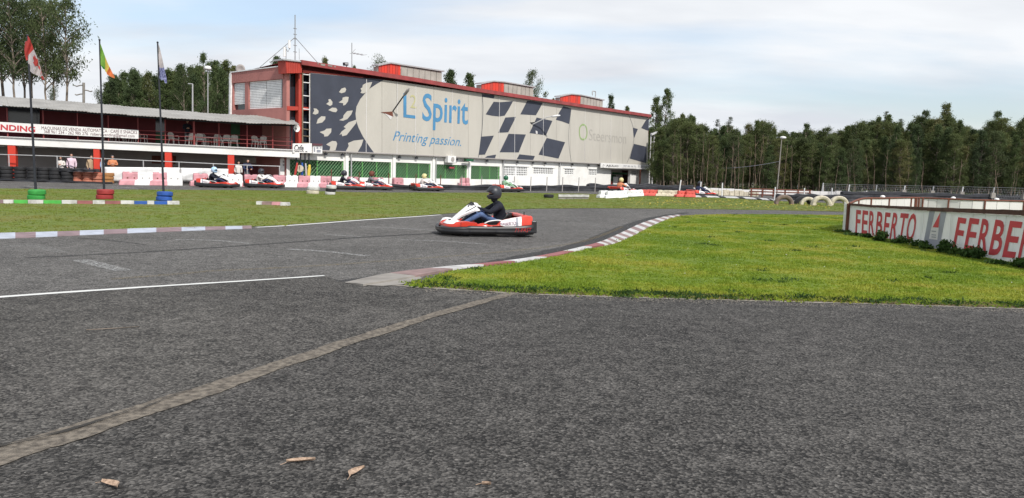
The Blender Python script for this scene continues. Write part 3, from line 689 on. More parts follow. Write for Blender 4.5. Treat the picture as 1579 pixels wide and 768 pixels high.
def holed(mb, S0, S1, Z0, Z1, H, o0, o1, pl=FA):
    Sx = sorted(set([S0, S1] + [v for h in H for v in h[:2]])); Zx = sorted(set([Z0, Z1] + [v for h in H for v in h[2:]]))
    for i in range(len(Sx) - 1):
        run = None
        for j in range(len(Zx) - 1):
            c = ((Sx[i] + Sx[i + 1]) / 2, (Zx[j] + Zx[j + 1]) / 2)
            solid = not any(h[0] < c[0] < h[1] and h[2] < c[1] < h[3] for h in H)
            if solid: run = (Zx[j] if run is None else run[0], Zx[j + 1])
            if run and (not solid or j == len(Zx) - 2): sbox(pl, Sx[i], Sx[i + 1], run[0], run[1], o0, o1, mb); run = None
    return mb
B(holed(MB(), s_l, s_r, -0.1, zmid - 0.02, WR + LR + [(s_r0, s_r1, -0.1, z_r)], -0.3, 0.0), 'front_wall', M['white'])
ztopL = fs(466, 98)[1]; 
zt = lambda px: fs(px, 92.4 + (px - 466) * 0.152 + 3)[1]
B(sbox(FA, s_l + 1.0, s_r, zmid, fs(700, 131)[1] - 0.1, -0.6, -0.32), 'upper_wall', M['dred'])
# green mesh windows
for i, (a, b, z0, z1) in enumerate(WR):
    w = B(sbox(FA, a, b, z0, z1, -0.30, -0.27), 'window', M['green'])
    t = 0.07
    nm = [2, 3, 3, 3, 3][i]
    for k in range(nm + 1):
        c = a + (b - a) * k / nm; c = min(max(c, a + t / 2), b - t / 2); sbox(FA, c - t / 2, c + t / 2, z0, z1, -0.12, -0.06).build('mullion', M['lgreen'], w)
    msh = MB(); st = 0.27; H_ = z1 - z0; n = int((b - a + H_) / st)
    for k in range(n + 1):
        for sg in (1, -1):
            x0 = a + k * st - H_; x1 = x0 + H_; zz0, zz1 = z0, z1
            c0, c1 = max(x0, a), min(x1, b)
            if c1 <= c0: continue
            if sg == 1: q0, q1 = (c0, z0 + (c0 - x0)), (c1, z0 + (c1 - x0))
            else: q0, q1 = (c0, z1 - (c0 - x0)), (c1, z1 - (c1 - x0))
            msh.tube([FA.W(q0[0], q0[1], -0.03 + 0.006 * sg), FA.W(q1[0], q1[1], -0.03 + 0.006 * sg)], 0.014, 3, cap=False)
    msh.build('mesh_grille', M['mesh'], w, kind='stuff')
# white block lattices
for i, (a, b, z0, z1) in enumerate(LR):
    w = B(sbox(FA, a, b, z0, z1, -0.30, -0.27), 'window', M['glass'])
    nv = [14, 11, 5, 5, 5][i]; nh = [4, 3, 3, 3, 3][i]; f = MB()
    for k in range(nv + 1): c = a + (b - a) * k / nv; sbox(FA, c - 0.035, c + 0.035, z0, z1, -0.12, -0.03, f)
    for k in range(nh + 1): c = z0 + (z1 - z0) * k / nh; sbox(FA, a, b, c - 0.03, c + 0.03, -0.13, -0.035, f)
    if i == 0: sbox(FA, (a + b) / 2 - 0.12, (a + b) / 2 + 0.12, z0, z1, -0.14, -0.02, f)
    f.build('lattice', M['white2'], w)
for (a, b, z0, z1) in LR: B(sbox(FA, a - 0.25, b + 0.25, z1 + 0.03, z1 + 0.11, 0.0, 0.05), 'lintel', M['white2'])
# pilasters, pipes, ledge and little floodlights under the banner
for px in (533.5, 606.5, 667.5, 723): 
    c = fs(px, 262)[0]; B(sbox(FA, c - 0.14, c + 0.14, -0.1, zmid - 0.03, 0.0, 0.12), 'pilaster', M['white'])
for px in (539, 669.5, 774, 861):
    c = fs(px, 262)[0]; B(MB().tube([FA.W(c, 0, 0.2), FA.W(c, zmid - 0.05, 0.2)], 0.05, 6), 'downpipe', M['lgrey'])
B(sbox(FA, s_l + 0.5, s_r - 1, zmid - 0.015, zmid + 0.07, 0.0, 0.34), 'ledge', M['grey'])
for px in (500, 526, 573, 614, 640, 702, 749, 775, 796, 820, 839, 862, 881, 906, 922):
    c = fs(px, 250)[0]; z = zmid - 0.2
    fl = B(MB().box(FA.W(c, z + 0.01, 0.16), (0.2, 0.12, 0.13), FA.ang()), 'floodlight', M['darkpole'])
    MB().tube([FA.W(c, z + 0.05, 0.16), FA.W(c, zmid - 0.02, 0.2)], 0.02, 4).build('bracket', M['darkpole'], fl)
# fascia, roof
xsF = [466, 520, 560, 640, 730, 820, 910, 1004.5]
tops = [92.4, 101, 107, 119.5, 134.8, 148.7, 162.5, 176.6]
for i in range(len(xsF) - 1):
    x0, x1 = xsF[i], xsF[i + 1]; th0 = 7.2 - (x0 - 466) * 0.0055; th1 = 7.2 - (x1 - 466) * 0.0055
    B(slab(FA, [(x0, tops[i]), (x1, tops[i + 1]), (x1, tops[i + 1] + th1), (x0, tops[i] + th0)], 0.36, 0.62), 'fascia_panel', M['fascia'])
_EP = FA.W(fs(442, 200)[0], 0, 0); _EW = Plane(_EP, _EP - FA.n); EWdep = _EW.loc(355.5, 150)[0] - 0.1; print('DEPTH', EWdep)
L0 = FA.loc(466, 93, 0.45); L1 = FA.loc(1004, 177, 0.45)
rmb = MB(); back = -abs(EWdep)
zbk = _EW.loc(357, 112)[1] - .1; print('ZBK', zbk, L0[1])
rmb.face([FA.W(L0[0] - 0.9, L0[1] - 0.1, 0.4), FA.W(L1[0], L1[1] - 0.1, 0.4), FA.W(L1[0], zbk, back), FA.W(L0[0] - 0.9, zbk, back)])
B(rmb, 'roof', M['fascia'])
B(slab(FA, [(466, 100.5), (560, 114), (560, 118), (478, 112), (466, 111)], 0.0, 0.05) if False else slab(FA, [(467, 108), (560, 119), (560, 122), (467, 112)], 0.05, 0.2), 'red_purlin', M['red'])
# flaking paint patches on the fascia
for (x, y, w, h) in ((494, 97.8, 8, 3), (505, 99.8, 8, 2.2), (515, 101.8, 3, 2), (489, 97.2, 3, 1.6)):
    B(slab(FA, [(x, y), (x + w, y + w * .15), (x + w - 1, y + h + w * .15), (x + 1, y + h)], 0.6, 0.632), 'bare_patch', M['concrete'])
# corner block
B(slab(FA, [(440.5, 92), (465.5, 95.2), (465.5, 112.5), (442, 113)], -0.5, 0.4), 'corner_cladding', M['red'])
for k in range(9):
    x = 442.5 + k * 2.7
    B(slab(FA, [(x, 92.6 + k * .35), (x + .5, 92.7 + k * .35), (x + .5, 112.6), (x, 112.8)], 0.4, 0.43), 'cladding_rib', M['red'])
B(slab(FA, [(437, 90.3), (466, 94), (466, 96), (437, 92.6)], -0.7, 0.5), 'corner_cap', M['lgrey'])
zc0 = 0.0
B(sbox(FA, fs(442.5, 140)[0], fs(460.5, 140)[0], 1.2, fs(450, 112)[1], -0.6, -0.4), 'corner_glazing', M['glass'])
B(sbox(FA, fs(463.5, 140)[0], fs(480, 140)[0], zmid, fs(470, 110)[1], -0.6, -0.31), 'corner_glazing', M['glass'])
B(slab(FA, [(443, 163.5), (478, 165.5), (478, 170), (443, 170)], -0.38, 0.02), 'red_beam', M['red'])
a_ = fs(459.7, 160)[0]; b_ = fs(464.6, 160)[0]
B(sbox(FA, a_, b_, zmid - 0.3, fs(462, 112)[1], -0.3, 0.06), 'corner_column', M['red'])
B(sbox(FA, b_ + 0.01, b_ + 0.07, zmid, fs(466, 113)[1], 0.0, 0.05), 'corner_trim', M['flagy'])
# end wall
EP = FA.W(fs(442, 200)[0], 0, 0); dperp = -FA.n
EW = Plane(EP, EP + dperp)
sL = EW.loc(355.5, 150)[0]
def ez(px, py): return EW.loc(px, py)[1]
if EW.n.dot(EYEV - EW.p) < 0: EW.n = -EW.n
shutters = [((359, 128.9), (377.3, 127.2), (377.8, 168.8), (360.2, 169.8)), ((382.8, 126.3), (435.7, 121.5), (435.7, 165.5), (383.7, 169))]
Z_sh = [(ez(368, 128), ez(368, 169.3)), (ez(409, 124), ez(409, 167.2))]
S_sh = [(EW.loc(359.5, 150)[0], EW.loc(377.6, 150)[0]), (EW.loc(383.2, 150)[0], EW.loc(435.7, 150)[0])]
smin, smax = 0.0, sL
ztop = ez(395, 106.5)
Hh = [(min(a), max(a), z[1], z[0]) for a, z in zip(S_sh, Z_sh)]
B(holed(MB(), min(0.02, sL), max(0.02, sL), -0.1, ez(400, 112), Hh, -0.25, 0.0, EW), 'end_wall', M['pinkwall'])
# sloping upper band of vertical cladding boards
nb = 26
for i in range(nb):
    x0 = 355.6 + (436.8 - 355.6) * i / nb; x1 = 355.6 + (436.8 - 355.6) * (i + 1) / nb
    yt = lambda x: 111.8 - (x - 358) * 0.124
    yb = lambda x: 129.0 - (x - 359) * 0.088 - 1.0
    B(slab(EW, [(x0, yt(x0)), (x1 - .25, yt(x1)), (x1 - .25, yb(x1)), (x0, yb(x0))], 0.004, 0.05), 'cladding_board', M['pinkwall'])
B(slab(EW, [(354.5, 110.7), (437, 100.6), (437, 102.0), (354.5, 112.3)], -0.05, 0.1), 'parapet_cap', M['white2'])
B(slab(EW, [(353.3, 113), (355.8, 113), (355.0, 180), (352.6, 180)], -0.1, 0.12), 'corner_trim', M['white2'])
for k, (a, z) in enumerate(zip(S_sh, Z_sh)):
    lo, hi = min(a), max(a); cut = ez(368, 161) if k == 0 else z[1]
    w = B(sbox(EW, lo, hi, z[1], z[0], -0.24, -0.2), 'window', M['glass'])
    n = 13 if k == 0 else 17
    for j in range(n):
        h = (z[0] - cut) / n; zz = cut + j * h
        if k == 1:
            mid = (lo + hi) / 2
            sbox(EW, lo + 0.02, mid - 0.03, zz + 0.1 * h, zz + 0.92 * h, -0.15, -0.10).build('shutter_slat', M['white2'], w)
            sbox(EW, mid + 0.03, hi - 0.02, zz + 0.1 * h, zz + 0.92 * h, -0.15, -0.10).build('shutter_slat', M['white2'], w)
        else: sbox(EW, lo + 0.02, hi - 0.02, zz + 0.1 * h, zz + 0.92 * h, -0.15, -0.10).build('shutter_slat', M['white2'], w)
# far end wall and back so that the building is a closed body
B(sbox(FA, s_r - 0.2, s_r - 0.01, -0.1, zbk - .1, -EWdep + .21, -0.31), 'far_wall', M['pinkwall'])
B(sbox(FA, s_l + 0.3, s_r - 0.25, -0.1, zbk - 0.1, -EWdep, -EWdep + .2), 'back_wall', M['pinkwall'])
# roof monitors
for (x0, xr, x1, yl, yr, yb_) in ((584, 618, 682, 98.5, 102, 118), (742.5, 777, 823, 126.5, 128.5, 142), (864, 895, 930, 146.3, 148.5, 158.5)):
    D_ = -3.0
    a = FA.loc(x0, yb_, D_)[0]; b = FA.loc(xr, yb_, D_)[0]; c = FA.loc(x1, yb_, D_)[0]
    zt0 = FA.loc(x0, yl + 3, D_)[1]; zt1 = FA.loc(xr, yr - 1, D_)[1]; zb = FA.loc((x0 + x1) / 2, yb_ + 4, D_)[1]; zt2 = FA.loc(x1, yl + (12 if x0 < 600 else 8.5), D_)[1]
    zpk = FA.loc((x0 + xr) / 2, yl - .3, D_)[1]
    zb = min(zb, zt2 - 1.0)
    depth = -4.2
    # gable face turned to the camera: red boards
    nb = 8
    zp = lambda t: (zt0 + (zpk - zt0) * t / 0.5) if t < 0.5 else (zpk + (zt1 - zpk) * (t - 0.5) / 0.5)
    gb = B(MB().hexa([FA.W(a, zb - .6, D_ - .65), FA.W(c, zb - .6, D_ - .65), FA.W(c, zb - .6, D_ - 0.06), FA.W(a, zb - .6, D_ - 0.06), FA.W(a, zt0 - .05, D_ - .65), FA.W(c, zt2 - .05, D_ - .65), FA.W(c, zt2 - .05, D_ - 0.06), FA.W(a, zt0 - .05, D_ - 0.06)]), 'roof_monitor', M['mon'])
    for k in range(nb):
        t0, t1 = k / nb, (k + 1) / nb; g = 0.03
        s0_, s1_ = a + (b - a) * t0, a + (b - a) * t1 - g
        MB().hexa([FA.W(s0_, zb - .6, D_ - .05), FA.W(s1_, zb - .6, D_ - .05), FA.W(s1_, zb - .6, D_), FA.W(s0_, zb - .6, D_), FA.W(s0_, zp(t0), D_ - .05), FA.W(s1_, zp(t1), D_ - .05), FA.W(s1_, zp(t1), D_), FA.W(s0_, zp(t0), D_)]).build('red_board', M['brightred'] if k % 3 else M['red'], gb)
    nb = 7
    for k in range(nb):
        t0, t1 = k / nb, (k + 1) / nb; s0_, s1_ = b + 0.05 + (c - b - .05) * t0, b + .05 + (c - b - .05) * t1 - 0.06
        q0, q1 = zt1 + (zt2 - zt1) * t0, zt1 + (zt2 - zt1) * t1
        MB().hexa([FA.W(s0_, zb - .6, D_ - .05), FA.W(s1_, zb - .6, D_ - .05), FA.W(s1_, zb - .6, D_ - .01), FA.W(s0_, zb - .6, D_ - .01), FA.W(s0_, q0 - .06, D_ - .05), FA.W(s1_, q1 - .06, D_ - .05), FA.W(s1_, q1 - .06, D_ - .01), FA.W(s0_, q0 - .06, D_ - .01)]).build('side_panel', M['mon'], gb)
    cp = MB(); pts = [(a - .15, zt0), ((a + b) / 2, zpk + 0.02), (b, zt1 + .02), (c + .15, zt2)]
    for (q0, q1) in zip(pts[:-1], pts[1:]):
        cp.hexa([FA.W(q0[0], q0[1], D_ - .7), FA.W(q1[0], q1[1], D_ - .7), FA.W(q1[0], q1[1], D_ + .12), FA.W(q0[0], q0[1], D_ + .12), FA.W(q0[0], q0[1] + .1, D_ - .7), FA.W(q1[0], q1[1] + .1, D_ - .7), FA.W(q1[0], q1[1] + .1, D_ + .12), FA.W(q0[0], q0[1] + .1, D_ + .12)])
    cp.build('monitor_roof', M['lgrey'], gb)
# entrance recess at the far end
za = z_r
def RB(px0, px1, z0, z1, o0, o1, name, mat): B(sbox(FA, fs(px0, 275)[0], fs(px1, 275)[0], z0, z1, o0, o1), name, mat)
RB(942, 972, -0.1, za, -1.3, -1.1, 'recess_wall', M['beige'])
z1 = fs(955, 280)[1]
RB(950, 957, 0, z1, -1.09, -1.03, 'red_door_panel', M['red']); RB(950, 962, z1, fs(955, 270.5)[1], -1.09, -1.02, 'green_door_panel', M['green'])
RB(957.5, 964.5, 0, fs(960, 273)[1], -1.01, -.96, 'white_door', M['white2'])
RB(965, 972, z1, fs(968, 270)[1], -1.09, -1.0, 'glass_panel', M['lgrey']); RB(965.5, 972, 0, z1, -1.05, -.95, 'red_door_panel', M['red'])
RB(951, 972, fs(955, 269)[1], fs(955, 266)[1], -.6, -0.4, 'recess_beam', M['green'])
B(sbox(FA, fs(942, 275)[0] - .01, fs(942, 275)[0] - 0.003, 0, za, -1.1, -0.31), 'recess_side', M['white'])

# banner
ban = thing('advertising_banner', 'huge beige and dark chequered printing banner covering the upper facade', 'banner', FA.W(fs(740, 240)[0], zmid, 0.3))
OB = 0.30
def btop(px):
    X = [479, 593, 743, 1001]; Y = [112.4, 123.5, 144, 180.6]
    return np.interp(px, X, Y)
def bbot(px): return np.interp(px, [479, 497.6, 743, 927, 998], [232.6, 233.4, 244.8, 253.2, 256.2])
seams = [479, 502, 522, 545, 565, 589, 612, 641, 669, 697, 722, 743, 770, 794, 818, 838, 858, 880, 902, 925, 942, 960, 979, 999.5]
for i in range(len(seams) - 1):
    x0, x1 = seams[i], seams[i + 1]
    s0, z0 = fs(x0, btop(x0), OB); s1, z1 = fs(x1, btop(x1), OB); s2, z2 = fs(x1, bbot(x1), OB); s3, z3 = fs(x0, bbot(x0), OB)
    g = 0.012; m_ = MB()
    m_.hexa([FA.W(s3 + g, z3, OB - .04), FA.W(s2 - g, z2, OB - .04), FA.W(s2 - g, z2, OB), FA.W(s3 + g, z3, OB), FA.W(s0 + g, z0, OB - .04), FA.W(s1 - g, z1, OB - .04), FA.W(s1 - g, z1, OB), FA.W(s0 + g, z0, OB)])
    m_.build('banner_panel', M['beige'], ban)
def zpx(pts, k=7): 
    o = (460, 100) if k == 7 else (730, 110)
    return [(o[0] + x / 4.517, o[1] + y / 4.517) for x, y in pts]
def patch(pts, mat, off, name='print_patch', curve=True):
    L = [fs(x, y, OB) for x, y in pts]
    if curve:
        C = catmull([Vector((a, b, 0)) for a, b in L], 4, loop=True); L = [(c.x, c.y) for c in C]
    MB().poly([FA.W(a, z, OB + off) for a, z in L]).build(name, mat, ban)
dark = [(479, 112.6), (500, 114.7), (540, 118.5)] + zpx([(600, 103), (550, 130), (500, 163), (470, 192), (430, 240), (405, 290), (398, 340), (403, 390), (420, 440), (450, 500), (490, 562), (527, 613)]) + [(545, 235.5), (497.6, 233.2), (479, 232.3)]
patch(dark, M['navy'], 0.008, 'dark_field', False)
for pts in ([(282, 190), (300, 165), (325, 158), (333, 172), (325, 190), (300, 198)], [(193, 272), (212, 258), (208, 242), (222, 238), (237, 258), (235, 278), (220, 287)],
            [(280, 262), (305, 245), (308, 228), (330, 222), (350, 224), (345, 255), (325, 280), (310, 283), (312, 268)], [(98, 340), (110, 320), (105, 303), (125, 305), (140, 320), (138, 338), (118, 347)],
            [(208, 315), (235, 298), (262, 300), (272, 315), (262, 330), (240, 328)], [(283, 385), (310, 372), (315, 350), (340, 322), (378, 318), (368, 345), (340, 378), (310, 390)],
            [(125, 410), (135, 378), (160, 358), (188, 360), (186, 380), (165, 402)], [(147, 468), (180, 458), (195, 445), (230, 443), (228, 470), (205, 497), (180, 500), (178, 485)],
            [(285, 490), (300, 465), (330, 442), (315, 432), (350, 400), (403, 382), (402, 405), (375, 440), (335, 490), (305, 497), (300, 480)], [(193, 555), (215, 540), (235, 530), (262, 532), (270, 550), (258, 595), (215, 602), (222, 570)],
            [(330, 602), (350, 565), (345, 545), (385, 528), (452, 520), (440, 560), (412, 608)], [(432, 195), (440, 180), (432, 165), (445, 158), (448, 140), (475, 125), (514, 120), (495, 165), (478, 190), (450, 200)]):
    patch(zpx(pts), M['beige'], 0.016, 'leaf_print', False)
for pts in ([(85, 300), (140, 212), (190, 215), (276, 207), (245, 265), (218, 308), (180, 315), (130, 310)], [(326, 300), (375, 205), (420, 208), (482, 220), (460, 262), (435, 306)],
            [(574, 338), (600, 280), (626, 243), (682, 260), (675, 310), (668, 368), (620, 350)], [(172, 428), (222, 322), (296, 317), (270, 370), (242, 425)], [(390, 430), (440, 322), (550, 345), (505, 446)],
            [(36, 582), (52, 455), (142, 448), (80, 580)], [(182, 564), (245, 435), (365, 440), (315, 565)], [(453, 580), (510, 464), (638, 494), (592, 608)], [(66, 612), (95, 590), (158, 580), (148, 612)],
            [(298, 618), (320, 578), (428, 590), (413, 624)], [(60, 158), (148, 167), (140, 190), (62, 177)], [(1168, 395), (1200, 342), (1222, 328), (1220, 415), (1200, 408)], [(1110, 392), (1145, 402), (1117, 470)], [(1088, 608), (1117, 505), (1205, 525), (1204, 640)]):
    patch(zpx(pts, 8), M['navy'], 0.010, 'chequer_print', False)
def linestrip(pts, w, mat, off=0.012):
    L = [Vector((*fs(x, y, OB), 0)) for x, y in pts]; C = catmull(L, 5); m_ = MB(); secs = []
    for i, c in enumerate(C):
        d = (C[min(i + 1, len(C) - 1)] - C[max(0, i - 1)]).normalized(); n_ = Vector((-d.y, d.x, 0)) * w / 2
        secs.append([FA.W(*(c + n_)[:2], OB + off), FA.W(*(c - n_)[:2], OB + off)])
    m_.loft(secs, closed=False, caps=False).build('outline_print', mat, ban)
linestrip(zpx([(60, 152), (66, 250), (60, 400), (46, 520), (34, 600)], 8), 0.06, M['navy'])
linestrip(zpx([(668, 368), (663, 450), (668, 540), (682, 635)], 8), 0.035, M['navy'])
linestrip(zpx([(1085, 310), (1112, 392), (1117, 470), (1100, 560), (1068, 640)], 8), 0.05, M['navy'])
for (x, y0, y1) in ((565, 121, 236), (612.5, 126, 239), (641, 131, 240.5), (697, 138, 243), (770, 148, 246), (794, 152, 247), (838, 158, 250), (902, 167, 252), (942, 173, 254)):
    linestrip([(x, y0 + 1), (x - .4, (y0 + y1) / 2), (x - .7, y1 - 1.5)], 0.05, M['fwhite'], 0.02)
def btext(s, BL, BR, TL, mat, bold=0, shear=0, k=7, off=0.018, name='lettering'):
    q = [fs(*zpx([p], k)[0], OB) for p in (BL, BR, TL)]
    text_on(s, q[0], q[1], q[2], lambda a, z: FA.W(a, z, OB + off), bold, shear).build(name, mat, ban)
btext('L', (731, 365), (818, 375), (731, 197), M['blue'], 0.0)
btext('2', (779, 298), (822, 304), (779, 208), M['pale'], 0.0)
btext('Spirit', (862, 384), (1180, 412), (866, 201), M['blue'], 0.012)
btext('Printing passion.', (658, 526), (1132, 566), (668, 460), M['blue'], 0.0, 0.2)
btext('Steersmon', (805, 480), (1062, 505), (806, 402), M['palegrey'], -0.012, 0, 8)
linestrip(zpx([(737, 425), (742, 388), (762, 371), (783, 385), (791, 425), (784, 462), (764, 475), (744, 462), (737, 425)], 8), 0.16, M['palegreen'], 0.018)
# torn flaps with the lamp arms poking through, and one painted lamp shadow
cut = zpx([(572, 330), (655, 325), (660, 362), (612, 342)]); patch(cut, M['rust'], 0.022, 'tear_shadow_patch', False)
cut = zpx([(600, 338), (655, 360), (640, 382), (625, 362)]); patch(cut, M['fwhite'], 0.024, 'torn_flap', False)
cut = zpx([(392, 356), (438, 352), (412, 376)], 8); patch(cut, M['black'], 0.022, 'tear_shadow_patch', False)  # black patch paints the second lamp's shadow on the banner
cut = zpx([(432, 412), (445, 418), (446, 436), (434, 434)], 8); patch(cut, M['fwhite'], 0.024, 'torn_flap', False)
for k, (p0, p1, lab) in enumerate((((657, 325), (745, 200), 'street style lamp on an arm poking through the banner left of the L'), ((408, 372), (560, 312), 'lamp on an arm poking through the banner over the chequered squares'))):
    zz = zpx([p0, p1], 7 if k == 0 else 8); A0 = FA.at(*zz[0], 0.28); A1 = FA.at(*zz[1], 1.7)
    r = thing('wall_lamp', lab, 'lamp', A0)
    mid = A0.lerp(A1, 0.7) + Vector((0, 0, 0.15 if k else 0))
    MB().tube([A0, mid, A1], 0.05, 6).build('arm', M['lgrey'] if k else M['darkpole'], r)
    d = (A1 - mid).normalized(); hd = MB().loft([[A1 + d * t + Vector((0, 0, -0.02)) + FA.u * (w * math.cos(a)) + Vector((0, 0, h * math.sin(a))) for a in [j * math.pi / 4 for j in range(8)]] for t, w, h in ((-0.2, .06, .06), (0.0, .14, .1), (.35, .16, .11), (.6, .06, .05))])
    hd.build('lamp_head', M['lamp'] if k else M['grey'], r, smooth=True)
# ladder frame left of the banner
lad = thing('ladder', 'tall metal ladder frame in the dark gap left of the banner', 'ladder', FA.at(472, 232, 0.1))
for px0, px1 in ((466.2, 467.6), (477.2, 478.3)):
    MB().tube([FA.at(px0 + .6, 112, 0.15), FA.at(px0 + .3, 231, 0.15)], 0.045, 6).build('rail', M['white2'] if px0 > 470 else M['wood'], lad)
for y in (114.6, 127, 147.4, 168, 188.5, 199, 209.5, 220): MB().tube([FA.at(466.5, y, 0.15), FA.at(478, y + 1.2, 0.15)], 0.035, 5).build('rung', M['white2'] if y < 195 else M['wood'], lad)
# entrance canopy sign
can = thing('entrance_sign', 'long white sign board over the entrance at the far end of the building', 'sign', FA.at(970, 258, 0.5))
q0 = FA.loc(927, 253, 0.6); q1 = FA.loc(1014, 256.8, 0.6); zb_ = FA.loc(960, 259.8, 0.6)[1]; zt_ = FA.loc(960, 252.6, 0.6)[1]
sbox(FA, q0[0], q1[0], zb_, zt_, 0.48, 0.6).build('board', M['signw'], can)
sbox(FA, q0[0] + .1, q1[0] - .1, zt_ - 0.1, zt_ - 0.05, 0.01, 0.47).build('canopy_top', M['grey'], can)
def ctext(s, x0, x1, yb, yt, mat):
    BL = FA.loc(x0, yb, 0.6); BR = FA.loc(x1, yb + (x1 - x0) * .045, 0.6); TL = FA.loc(x0, yt, 0.6)
    text_on(s, BL, BR, TL, lambda a, z: FA.W(a, z, 0.612), 0.015).build('lettering', mat, can)
ctext('AJULIO', 934.5, 953.5, 256.8, 253.9, M['signblack']); ctext('787 00 16 72', 961, 980.5, 257.2, 254.8, M['fgrey']); ctext('F. BULO', 984, 998, 258.0, 254.9, M['fgrey'])
RG = MB(); c_ = FA.loc(930.5, 256.2, 0.6); RG.loft([[FA.W(c_[0] + r * math.cos(t), c_[1] + r * math.sin(t), 0.612) for r in (.16, .12)] for t in [j * math.pi / 8 for j in range(13)]], closed=False, caps=False); RG.build('emblem', M['signblack'], can)
for x0, x1, y in ((936, 952, 259), (960, 981, 258.9), (999, 1012, 256.4), (999, 1012, 259.3)):
    slab(FA, [(x0, y - .3 - (960 - x0) * .04 * 0), (x1, y - .3 + (x1 - x0) * .045), (x1, y + .2 + (x1 - x0) * .045), (x0, y + .2)], 0.6, 0.61).build('rule', M['palegrey'], can)
MB().tube([FA.W(FA.loc(987, 270, 0.5)[0], 0, 0.5), FA.W(FA.loc(987, 270, 0.5)[0], zb_ - .005, 0.5)], 0.09, 8).build('post', M['rust'], can)
# things hanging on the white wall
ac = thing('air_conditioner', 'boxy white air conditioner on brackets under the banner', 'air conditioner', FA.at(687, 250, 0.2))
sA = fs(684, 246)[0]; zA = fs(687, 250.5)[1]
sbox(FA, sA, sA + 0.95, zA, zA + .55, 0.14, 0.5).build('casing', M['signw'], ac)
fanm = MB().lathe([(0.2, 0), (0.2, .02), (0.02, .03), (0.0, .03)], (0, 0, 0), 'Y', 14)
Rz = Matrix.Rotation(FA.ang(), 3, 'Z'); cc = FA.W(sA + .55, zA + .27, 0.5)
fanm.v = [cc + FA.u * v.x + FA.n * v.y + Vector((0, 0, v.z)) for v in fanm.v]; fanm.build('fan_grille', M['grey'], ac)
for d in (.15, .8): MB().tube([FA.W(sA + d, zA - .03, .01), FA.W(sA + d, zA - .03, .5)], .02, 4).build('bracket', M['lgrey'], ac)
gb = MB(); slab(FA, [(718.5, 244.5), (730.5, 245.2), (730.5, 249), (718.5, 248.4)], 0.36, 0.6, mb=gb)
sg = thing('light_box', 'small dark green light box under the banner edge', 'sign', FA.at(724, 249, .4)); gb.build('box', M['green'], sg)
slab(FA, [(720, 245.4), (729, 246), (729, 248.2), (720, 247.7)], 0.6, 0.612).build('face', M['hgreen'], sg)
rs = thing('hanging_sign', 'small dark red sign with rounded ends on the green windows', 'sign', FA.at(696.5, 261, .1))
slab(FA, [(692.5, 256.4), (701, 256.9), (701, 260.5), (692.5, 260.2)], 0.06, 0.14).build('plate', M['signdark'], rs)
BL = FA.loc(693.4, 259.6, .14); BR = FA.loc(700.2, 260, .14); TL = FA.loc(693.4, 257.4, .14)
slab(FA, [(693.3, 257.6), (700.2, 258), (700.2, 259.6), (693.3, 259.3)], .14, .15).build('red_face', M['signred'], rs)
# cafe sign and the small box beside it
cs = thing('cafe_sign', 'white cafe sign with black brush lettering above the marshal flags', 'sign', FA.at(466, 235, .9))
slab(FA, [(452, 221.2), (481, 221), (481, 236), (452, 235.5)], 0.8, 0.9).build('board', M['signw'], cs)
text_on('Cafe', FA.loc(453.5, 231.5, .9), FA.loc(468, 232, .9), FA.loc(453.6, 223.5, .9), lambda a, z: FA.W(a, z, .915), .02, .2).build('lettering', M['signblack'], cs)
slab(FA, [(460, 233.2), (469, 233.3), (469, 234), (460, 233.9)], .9, .91).build('rule', M['signblack'], cs)
slab(FA, [(471, 233.2), (474, 233.3), (474, 234.6), (471, 234.5)], .9, .91).build('mark', M['signblack'], cs)
for x in (457, 463.5, 470.5, 476.5): MB().tube([FA.at(x, 236, .7), FA.at(x, 253, .7)], .05, 5).build('support', M['darkpole'], cs)
sb = thing('sign_box', 'small white box with a dark red top beside the cafe sign', 'sign', FA.at(490, 237, .9))
slab(FA, [(482.5, 224.5), (497, 224.8), (497, 237), (482.5, 236.6)], .5, .85).build('box', M['signw'], sb)
slab(FA, [(482, 221.2), (497.3, 221.8), (497.3, 224.8), (482, 224.3)], .45, .92).build('top', M['signdark'], sb)
for (x, y, w, h) in ((484, 227, 2, 7), (488, 226.5, 3, 3), (488.5, 231, 6, 4), (493, 227, 3, 2)): slab(FA, [(x, y), (x + w, y), (x + w, y + h), (x, y + h)], .85, .86).build('print', M['kstripe'], sb)
